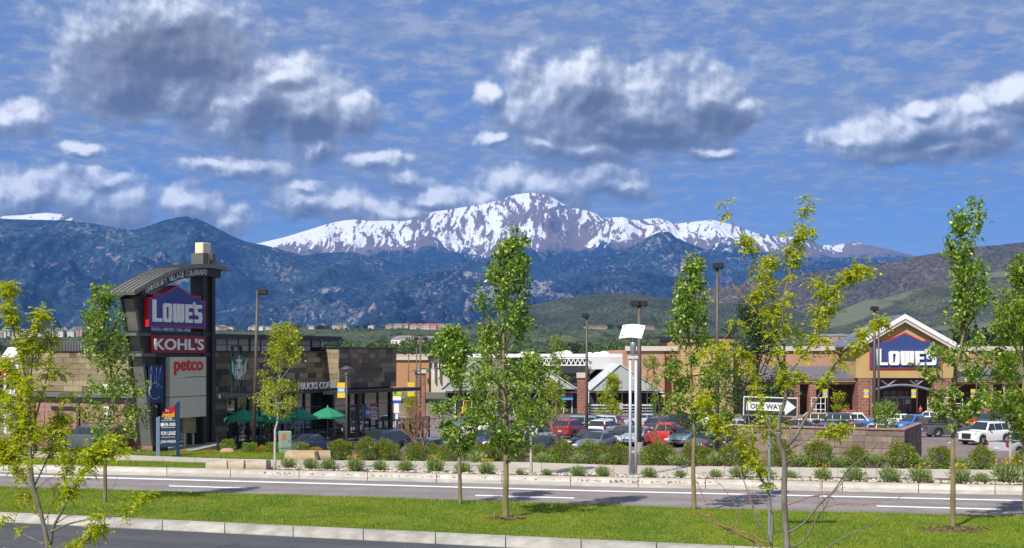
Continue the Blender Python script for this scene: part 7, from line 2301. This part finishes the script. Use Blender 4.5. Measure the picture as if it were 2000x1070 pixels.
def double_lamp(x, y, label):
    g = G(x, y, .10); s = g.y / F
    o = tag(empty('double_pole_lamp', g), label, 'street lamp', 'pale steel double pole lamps by the road')
    for dx in (-.105, .105):
        MB().tube([(dx, 0, .03), (dx, 0, 4.30)], .052, 10).build('pole', m_steelp, o, smooth=True)
    MB().cham(-.21, -.16, 0, .21, .16, .05, .01).build('base_plate', m_steelp, o)
    MB().cham(-.07, -.05, .10, .07, .05, .42, .02).build('junction_cover', m_gsteel, o)
    for z in (.9, 2.6, 3.6): MB().box(-.10, -.02, z, .10, .02, z + .045).build('spacer', m_steelp, o)
    MB().cham(-.19, -.09, 4.30, .19, .09, 4.42, .02).build('yoke', m_steelp, o)
    MB().lathe([(.07, 4.42), (.085, 4.50), (.115, 4.74), (.115, 4.90), (.09, 4.93), (.07, 4.90)], 16).build('spotlight', mat('spot_housing', (.24, .26, .29), .4, metal=.4), o, smooth=True, angle=40)
    MB().tube([(.0, .10, 4.36), (.0, .16, 4.9), (.0, .12, 5.28)], .022, 6).build('support_arm', m_steelp, o)
    n = 9; mb = MB()
    def rp(u, v, d): 
        return (-.54 + .83 * u + .19 * v, -.16 + .42 * v + d * .8, 5.06 + .50 * v + .045 * math.sin(math.pi * u) - .02 * u * v - d * .5)
    V = [rp(i / (n - 1), v, d) for d in (0, .035) for v in (0, .5, 1) for i in range(n)]
    fs = []
    for L0 in (0, 3 * n):
        for r0 in (0, n):
            for i in range(n - 1): fs.append((L0 + r0 + i, L0 + r0 + i + 1, L0 + r0 + n + i + 1, L0 + r0 + n + i))
    for i in range(n - 1): fs += [(i, 3 * n + i, 3 * n + i + 1, i + 1), (2 * n + i, 2 * n + i + 1, 5 * n + i + 1, 5 * n + i)]
    for r0 in (0, n): fs += [(r0, r0 + n, 3 * n + r0 + n, 3 * n + r0), (r0 + n - 1, 3 * n + r0 + n - 1, 3 * n + r0 + 2 * n - 1, r0 + 2 * n - 1)]
    mb.add(V, fs)
    for (u, v) in ((.12, .8), (.88, .8), (.12, .15)):
        q = rp(u, v, -.02); MB().lathe([(.025, 0), (.025, .03)], 8, q).build('bolt', m_gsteel, o)
    r_ = mb.build('reflector', mat('reflector_white', (.74, .78, .80), .25), o, smooth=True, angle=40)
    return o
double_lamp(1236.5, 930, 'pale steel double pole lamp with curved white reflector, right of the middle')
double_lamp(25, 897, 'pale steel double pole lamp behind the left foreground locust')

# one way sign
g = G(1503, 1047, LAWN)
OW = tag(empty('one_way_sign', g), 'ONE WAY road sign with white arrow on black plate, on a grey post', 'road sign')
s = g.y / F
zc = CH - (793 - HZ) * s - g.z
MB().tube([(0, .03, -.2), (0.0, .03, zc + .15)], .032, 8).build('post', mat('galvanised_post', (.26, .30, .34), .5, metal=.3), OW)
PL = MB().cham(-.67, -.012, zc - .235, .67, .008, zc + .235, .008).build('plate', m_whitep, OW)
MB().box(-.648, -.018, zc - .213, .648, -.010, zc + .213).build('plate_face', m_trim, PL)
ar = [(-.60, -.105), (.36, -.105), (.36, -.20), (.63, 0), (.36, .20), (.36, .105), (-.60, .105)]
MB().prism([(x, zc + z) for x, z in ar], -.024, -.017).build('arrow', m_whitep, PL)
put('lettering', text_me('ONE WAY', .78, .125, .006, m_trim, bold=.015), PL, (-.50, -.0245, zc - .063))
for dz in (-.17, .17): MB().lathe([(.014, -.02), (.014, .0)], 8).xform(Matrix.Translation((0, -.03, zc + dz)) @ Matrix.Rotation(R(90), 4, 'X')).build('bolt', m_gsteel, PL)
PL.rotation_euler = (0, R(1.8), 0); PL.location = (0, 0, 0); PL.location = (-zc * math.sin(R(1.8)), 0, zc * (1 - math.cos(R(1.8)))); PL.location.x += .02

# utility cabinet
g = G(557, 887)
UC = tag(empty('utility_cabinet', g, R(20)), 'pale green utility cabinet with orange warning label left of the flat boulder', 'cabinet')
m_cab = mat('pale_green_metal', (.26, .34, .27), .5, var=.06)
MB().cham(-.30, -.18, -.3, .30, .30, .35, .01).build('base', m_cab, UC)
MB().cham(-.32, -.20, .355, .32, .32, 1.28, .02).build('body', m_cab, UC)
MB().cham(-.27, -.212, .40, .27, -.195, 1.22, .004).build('door', m_cab, UC)
MB().box(-.20, -.222, .84, -.03, -.212, 1.14).build('warning_label', mat('label_orange', (.72, .14, .02), .5), UC)
MB().box(.17, -.232, .70, .20, -.210, .82).build('handle', m_gsteel, UC)

# boulders
def boulder(name, loc, dims, seed, m, label, rz=0, sub=5, rough=.10, square=True):
    bm = bmesh.new(); bmesh.ops.create_cube(bm, size=2.0)
    bmesh.ops.subdivide_edges(bm, edges=bm.edges[:], cuts=sub, use_grid_fill=True)
    pn = Perlin(seed)
    for v in bm.verts:
        d = v.co.normalized()
        q = v.co.lerp(d * 1.25, .22 if square else .8)
        n = float(pn.fbm(np.array([q.x * 1.6 + q.z * .7 + 9]), np.array([q.y * 1.6 - q.z * 1.1 + 4]), 4)[0])
        q = q + d * n * rough * 3
        v.co = (q.x * dims[0] / 2, q.y * dims[1] / 2, q.z * dims[2] / 2)
    me = bpy.data.meshes.new(name); bm.to_mesh(me); bm.free(); me.materials.append(m)
    me.shade_smooth(); me.set_sharp_from_angle(angle=R(28))
    o = put(name, me, None, (loc.x, loc.y, loc.z + dims[2] * .36)); o.rotation_euler = (0, 0, rz)
    return tag(o, label, 'boulder')
m_sand = mat('buff_sandstone', (.46, .34, .22), .9, var=.24, vscale=1.6, bump=.8, bscale=9, dirt=(.32, .21, .14), stretch=(1, 1, 3))
m_sand2 = mat('pale_sandstone', (.46, .40, .32), .9, var=.28, vscale=1.8, bump=.8, bscale=9, dirt=(.30, .19, .12), stretch=(1, 1, 2))
m_gran = mat('pink_granite', (.48, .28, .20), .9, var=.2, vscale=4, bump=.6, bscale=20)
g = G(590, 899, .06); boulder('boulder', g, (1.55, .9, .58), 3, m_sand, 'long flat buff sandstone boulder, left half, beside the sidewalk', R(-6), rough=.05)
g = G(628, 898, .06); boulder('boulder', g, (.9, .8, .55), 4, m_sand, 'squarish right half of the flat buff sandstone boulder', R(10), rough=.06)
for x, w, lab in ((427, .95, 'leftmost'), (459, 1.0, 'middle, rust stained'), (497, 1.25, 'rightmost')):
    g = G(x, 915.5, .12); boulder('wall_stone', g, (w * .93, .55, .44), int(x), m_sand2, lab + ' pale stone block of the low stone row by the far kerb', R(-9), rough=.05)
g = G(444, 886); boulder('boulder', g, (.66, .5, .36), 9, m_gran, 'small pinkish boulder under the leftmost green bush', R(20), sub=3, square=False)

# block wall
p0 = Vector(((1767 - 1000) / F * 62, 62.0, zg(62) - .15))
FW = Frame(p0)
BW = tag(empty('block_wall', p0, TH), 'low wall of brown split face blocks with reddish cap in front of the car park', 'wall')
ztw = FW.l(1767, 840)[1]
qL = FW.l(1440, 860)[0]; tR = FW.f(1800, 860)[0]
m_blk = [mat('split_block_%d' % i, c, .95, var=.2, vscale=5, bump=1.0, bscale=16, objvar=.12) for i, c in enumerate(((.215, .165, .138), (.25, .19, .155), (.185, .142, .118)))]
rows, bw = 6, .62
rh = (ztw + .1) / rows
MB().box(.03, .03, -.4, .19, qL, ztw - .02).box(.193, .03, -.4, tR - .03, .19, ztw - .023).build('mortar_core', mat('mortar_tan', (.36, .29, .24), .95), BW)
rnd = random.Random(12)
def blk(x0, y0, z0, x1, y1, z1):
    MB().cham(x0, y0, z0, x1, y1, z1, .014).build('block', rnd.choice(m_blk), BW)
for r_ in range(rows):
    z0, z1 = -.1 + r_ * rh + .008, -.1 + (r_ + 1) * rh - .008
    y = 0.0
    while y < qL:
        blk(rnd.uniform(-.012, .012), y + .008, z0, .2, min(y + bw, qL) - .008, z1); y += bw
    x = .21
    while x < tR:
        blk(x + .008, rnd.uniform(-.012, .012), z0, min(x + bw, tR) - .008, .2, z1); x += bw
m_capr = mat('cap_red', (.28, .165, .13), .9, var=.15, vscale=3, objvar=.08)
y = -.05
while y < qL:
    MB().cham(-.06, y + .004, ztw + .002, .32, min(y + .62, qL) - .004, ztw + .09, .012).build('cap_stone', m_capr, BW); y += .62
x = .33
while x < tR:
    MB().cham(x + .004, -.06, ztw + .002, min(x + .62, tR + .05) - .004, .3, ztw + .09, .012).build('cap_stone', m_capr, BW); x += .62

# patio umbrellas, tables, chairs
m_can = mat('green_canvas', (.014, .22, .115), .8, var=.1, vscale=2)
def onpatio(x, ly):
    t = bf(x, 860, ly)[0]
    return Vector((CX + ca * t - sa_ * ly, CY + sa_ * t + ca * ly, ZF - .05))
def umbrella(x, ytop, ly, rz, label, wid):
    g = onpatio(x, ly); Y = g.y; g.z = ZF; zt = CH - (ytop - HZ) / F * Y - ZF
    o = tag(empty('patio_umbrella', g, rz), label, 'umbrella', 'green umbrellas on the coffee shop patio')
    MB().tube([(0, 0, -.05), (0, 0, zt)], .025, 8).build('pole', m_cap, o)
    MB().lathe([(.02, zt), (.035, zt + .03), (.015, zt + .09)], 8).build('finial', m_cap, o)
    MB().lathe([(.26, -.05), (.26, .02), (.05, .05)], 14).build('base', m_blacksteel, o)
    n = 8; r_ = wid / 2; mb = MB(); vs = [(0, 0, zt - .02)]
    for j, (f, dz) in enumerate(((.35, .20), (.7, .42), (1.0, .62))):
        for k in range(n * 2):
            an = math.pi * k / n; rr = r_ * f * (1 if k % 2 == 0 else .95)
            vs.append((rr * math.cos(an), rr * math.sin(an), zt - dz - (.03 * f if k % 2 else 0)))
    m_ = n * 2
    for k in range(m_):
        an = math.pi * k / n; rr = r_ * (1.0 if k % 2 == 0 else .95)
        vs.append((rr * math.cos(an), rr * math.sin(an), zt - .78 + (.03 * (k % 2))))
    fs = [(0, 1 + k, 1 + (k + 1) % m_) for k in range(m_)]
    for j in range(3):
        for k in range(m_): fs.append((1 + j * m_ + k, 1 + (j + 1) * m_ + k, 1 + (j + 1) * m_ + (k + 1) % m_, 1 + j * m_ + (k + 1) % m_))
    mb.add(vs, fs); mb.build('canopy', m_can, o)
    for k in range(n):
        an = 2 * math.pi * k / n
        MB().tube([(.03 * math.cos(an), .03 * math.sin(an), zt - .55), (r_ * .97 * math.cos(an), r_ * .97 * math.sin(an), zt - .67)], .012, 4).build('rib', m_cap, o)
umbrella(476, 797, -2.0, .2, 'leftmost green patio umbrella, lower and to the left', 2.35)
umbrella(535, 801, -1.7, .5, 'second green patio umbrella, partly behind the lime tree', 2.45)
umbrella(583, 795, -2.0, .1, 'third green patio umbrella from the left', 2.45)
umbrella(640, 793, -1.9, .35, 'rightmost green patio umbrella before the shop doors', 2.5)
m_chair = mat('black_wicker', (.02, .02, .022), .6)
tb_top = MB().lathe([(.36, .70), (.38, .72), (.38, .74), (.36, .75)], 16).mesh('tabletop', m_chair); tb_leg = MB().lathe([(.22, 0), (.22, .03), (.03, .06), (.03, .70)], 10).mesh('pedestal', m_chair)
ch_seat = MB().cham(-.22, -.22, .42, .22, .22, .47, .01).mesh('seat', m_chair); ch_back = MB().cham(-.22, .19, .48, .22, .23, .88, .01).mesh('backrest', m_chair)
ch_leg = MB().box(-.018, -.018, 0, .018, .018, .43).mesh('leg', m_chair)
for i, x in enumerate((505, 560, 612, 632)):
    near = ('between the two left umbrellas', 'between the second and third umbrella', 'between the third and the rightmost umbrella', 'beside the rightmost umbrella')[i]
    g = onpatio(x, -2.2)
    o = tag(empty('cafe_table', g), 'small round black cafe table ' + near, 'table', 'cafe tables on the patio'); put('tabletop', tb_top, o); put('pedestal', tb_leg, o)
    for sgn in (-1, 1):
        c = tag(empty('cafe_chair', g + Vector((.55 * sgn, .1, 0)), R(90) * -sgn), 'black cafe chair on the %s of the table ' % ('left' if sgn < 0 else 'right') + near, 'chair', 'cafe chairs on the patio')
        put('seat', ch_seat, c); put('backrest', ch_back, c)
        for a in (-.19, .19):
            for b in (-.19, .19): put('leg', ch_leg, c, (a, b, 0))
# order board
g = GX(772, 118)
OB = tag(empty('order_board', g), 'drive through order board with lime header and white and blue panel', 'sign')
def ob(x, y): 
    p = W3(x, y, 118) - g; return p.x, p.z
for (x0, x1, y0, y1, m, n, d) in ((759, 785, 762, 771.5, mat('lime_green', (.42, .52, .02), .5), 'header', .3), (760, 784, 773, 781, m_whitep, 'menu_panel', .25), (760, 784, 781.2, 786, mat('panel_blue', (.03, .07, .45), .5), 'menu_panel', .25), (770, 780, 787, 806, m_whitep, 'pedestal', .3)):
    a, b = ob(x0, y1), ob(x1, y0); MB().cham(a[0], -d / 2, a[1], b[0], d / 2, b[1], .02).build(n, m, OB)
a = ob(775, 804); MB().box(a[0] - .12, -.1, -.1, a[0] + .12, .1, a[1]).build('foot', m_whitep, OB)
a, b = ob(763, 770), ob(781, 764)
MB().box(a[0] + .3, -.165, a[1] + .05, b[0] - .3, -.15, b[1]).build('logo_bar', m_dgr if False else mat('dark_leaf_green', (.05, .16, .02), .5), OB)
# small grey sign in the car park
g = GX(1213, 98); o = tag(empty('parking_sign', g), 'small grey sign on a thin post in the car park before the greenhouse', 'sign')
zt = CH - (786 - HZ) / F * 98 - g.z
MB().tube([(0, 0, -.1), (0, 0, zt)], .03, 6).build('post', m_gsteel, o); MB().cham(-.13, -.05, zt - .5, .13, -.03, zt, .006).build('plate', mat('plate_grey', (.36, .39, .42), .5), o)
# two tall thin posts with rail of carts near the doors
for x0, x1, Y, lab in ((1812, 1880, 172, 'white tubular cart rack at the right of the store doors'), (1585, 1612, 172, 'white display rack left of the store doors')):
    a = GX(x0, Y); b = GX(x1, Y); o = tag(empty('cart_rack', a), lab, 'rack', 'white racks by the store')
    w = b.x - a.x; n = max(3, int(w / 1.0))
    for k in range(n + 1): MB().tube([(w * k / n, 0, -.05), (w * k / n, 0, 2.4)], .05, 6).build('upright', m_whitep, o)
    for z in (.8, 1.6, 2.4): MB().tube([(0, 0, z), (w, 0, z)], .05, 6).build('rail', m_whitep, o)

# mulch rings under two median trees
def ring(x, y, rx, ry, name='mulch_ring'):
    g = G(x, y, LAWN); rnd = random.Random(int(x)); n = 28
    vs = [(g.x, g.y, g.z + .055)]
    for k in range(n):
        an = 2 * math.pi * k / n; f = rnd.uniform(.75, 1.1)
        vs.append((g.x + rx * f * math.cos(an), g.y + ry * f * math.sin(an), g.z + .012))
    me = bpy.data.meshes.new(name); me.from_pydata(vs, [], [(0, 1 + k, 1 + (k + 1) % n) for k in range(n)]); me.materials.append(m_mulch)
    tag(put(name, me), kind='structure')
    mb = MB()
    for i in range(260):
        an, f = rnd.uniform(0, 6.3), math.sqrt(rnd.random())
        c = Vector((g.x + rx * f * math.cos(an), g.y + ry * f * math.sin(an), g.z + .05)); d = Vector((rnd.gauss(0, 1), rnd.gauss(0, 1), rnd.gauss(0, .3))).normalized() * rnd.uniform(.03, .08); sdv = d.cross(Vector((0, 0, 1))) * .3
        mb.quad(c - d, c + sdv + Vector((0, 0, .012)), c + d, c - sdv)
    tag(mb.build('bark_chips', leafmat('bark_chip', [(0, (.09, .05, .035)), (.5, (.17, .10, .07)), (1, (.28, .19, .13))], 0, .9)), 'bark chips round a median tree trunk', 'mulch', kind='stuff')
ring(988, 1013, .55, .40); ring(1858, 1034, .95, .62)
# mulch chips in the bed and strip
def chips():
    rnd = random.Random(6); mb = MB()
    for i in range(5200):
        x = rnd.uniform(420, 2060)
        if rnd.random() < .45: y = on(L_sw_lo, x) + rnd.uniform(.5, 8); off = .10
        else: y = on(L_sw_up, x) - rnd.uniform(.2, 6); off = .045
        c = G(x, y, off); d = Vector((rnd.gauss(0, 1), rnd.gauss(0, 1), rnd.gauss(0, .4))).normalized() * rnd.uniform(.03, .09); sdv = d.cross(Vector((0, 0, 1))) * .35
        mb.quad(c - d, c + sdv + Vector((0, 0, .02)), c + d, c - sdv)
    tag(mb.build('bark_chips', _M['bark_chip']), 'brown bark chips strewn along both sides of the sidewalk', 'mulch', kind='stuff')
chips()

# people
def person(g, rz, label, shirt, legs, skin, hair, pose=0.0, h=1.74):
    o = tag(empty('person', g, rz), label, 'person')
    def skin_mesh(nm, verts, edges, rad, m):
        me = bpy.data.meshes.new(nm); me.from_pydata(verts, edges, [])
        ob = bpy.data.objects.new(nm, me); COL.objects.link(ob)
        md = ob.modifiers.new('s', 'SKIN'); sb = ob.modifiers.new('u', 'SUBSURF'); sb.levels = 1
        for v, r_ in zip(me.skin_vertices[0].data, rad): v.radius = (r_, r_ * .82)
        me.skin_vertices[0].data[0].use_root = True
        bpy.context.view_layer.update()
        out = bpy.data.meshes.new_from_object(ob.evaluated_get(bpy.context.evaluated_depsgraph_get()))
        bpy.data.objects.remove(ob); out.name = nm; out.materials.clear(); out.materials.append(m); out.shade_smooth()
        return put(nm, out, o)
    s = h / 1.74
    V = [(0, 0, .95), (0, 0, 1.15), (0, .01, 1.38), (0, -.01, 1.50), (0, -.02, 1.60), (0, -.02, 1.70),
         (.10, 0, .90), (.11, -.03 - pose, .50), (.11, .02 + pose, .08), (.11, -.12 + pose, .03), (-.10, 0, .90), (-.11, -.03 + pose, .50), (-.11, .02 - pose * .6, .08), (-.11, -.12 - pose * .6, .03),
         (.19, .01, 1.40), (.23, .03, 1.12), (.22, -.12, .92), (.22, -.17, .84), (-.19, .01, 1.40), (-.23, .03, 1.12), (-.22, -.10, .92), (-.22, -.15, .84)]
    E = [(0, 1), (1, 2), (2, 3), (3, 4), (4, 5), (0, 6), (6, 7), (7, 8), (8, 9), (0, 10), (10, 11), (11, 12), (12, 13), (2, 14), (14, 15), (15, 16), (16, 17), (2, 18), (18, 19), (19, 20), (20, 21)]
    Rr = [.13, .13, .14, .055, .10, .085, .085, .06, .04, .035, .085, .06, .04, .035, .055, .042, .03, .03, .055, .042, .03, .03]
    V = [(x * s, y * s, z * s) for x, y, z in V]
    skin_mesh('body', V, E, Rr, skin)
    ti = [1, 2, 0, 14, 15, 18, 19]; mp = {k: i for i, k in enumerate(ti)}
    skin_mesh('shirt', [V[k] for k in ti], [(mp[0], mp[1]), (mp[1], mp[2]), (mp[2], mp[14]), (mp[14], mp[15]), (mp[2], mp[18]), (mp[18], mp[19])], [.155, .165, .145, .075, .062, .075, .062], shirt)
    ti = [0, 6, 7, 8, 10, 11, 12]; mp = {k: i for i, k in enumerate(ti)}
    skin_mesh('trousers', [V[k] for k in ti], [(mp[0], mp[6]), (mp[6], mp[7]), (mp[7], mp[8]), (mp[0], mp[10]), (mp[10], mp[11]), (mp[11], mp[12])], [.15, .105, .075, .06, .105, .075, .06], legs)
    MB().lathe([(.098, 1.66), (.11, 1.70), (.09, 1.77), (.03, 1.80)], 12, (0, .005, 0)).xform(Matrix.Scale(s, 4)).build('hair', hair, o, smooth=True)
    return o
m_skin = mat('skin', (.42, .24, .16), .6); m_hair = mat('dark_hair', (.03, .02, .015), .7)
person(onpatio(522, -1.1), R(150), 'person in bright green shirt and tan shorts standing under the second patio umbrella', mat('shirt_green', (.10, .50, .06), .8), mat('tan_cloth', (.34, .24, .15), .8), m_skin, m_hair)
person(GX(1798, 160), R(200), 'person in red shirt and dark trousers walking before the store doors', mat('shirt_red', (.55, .02, .02), .8), mat('dark_cloth', (.03, .03, .04), .8), m_skin, m_hair, pose=.12)
person(onpatio(568, -.9), R(20), 'person in pale blue shirt and dark trousers by the shop window behind the third umbrella', mat('shirt_pale', (.55, .60, .68), .8), _M['dark_cloth'], m_skin, m_hair)
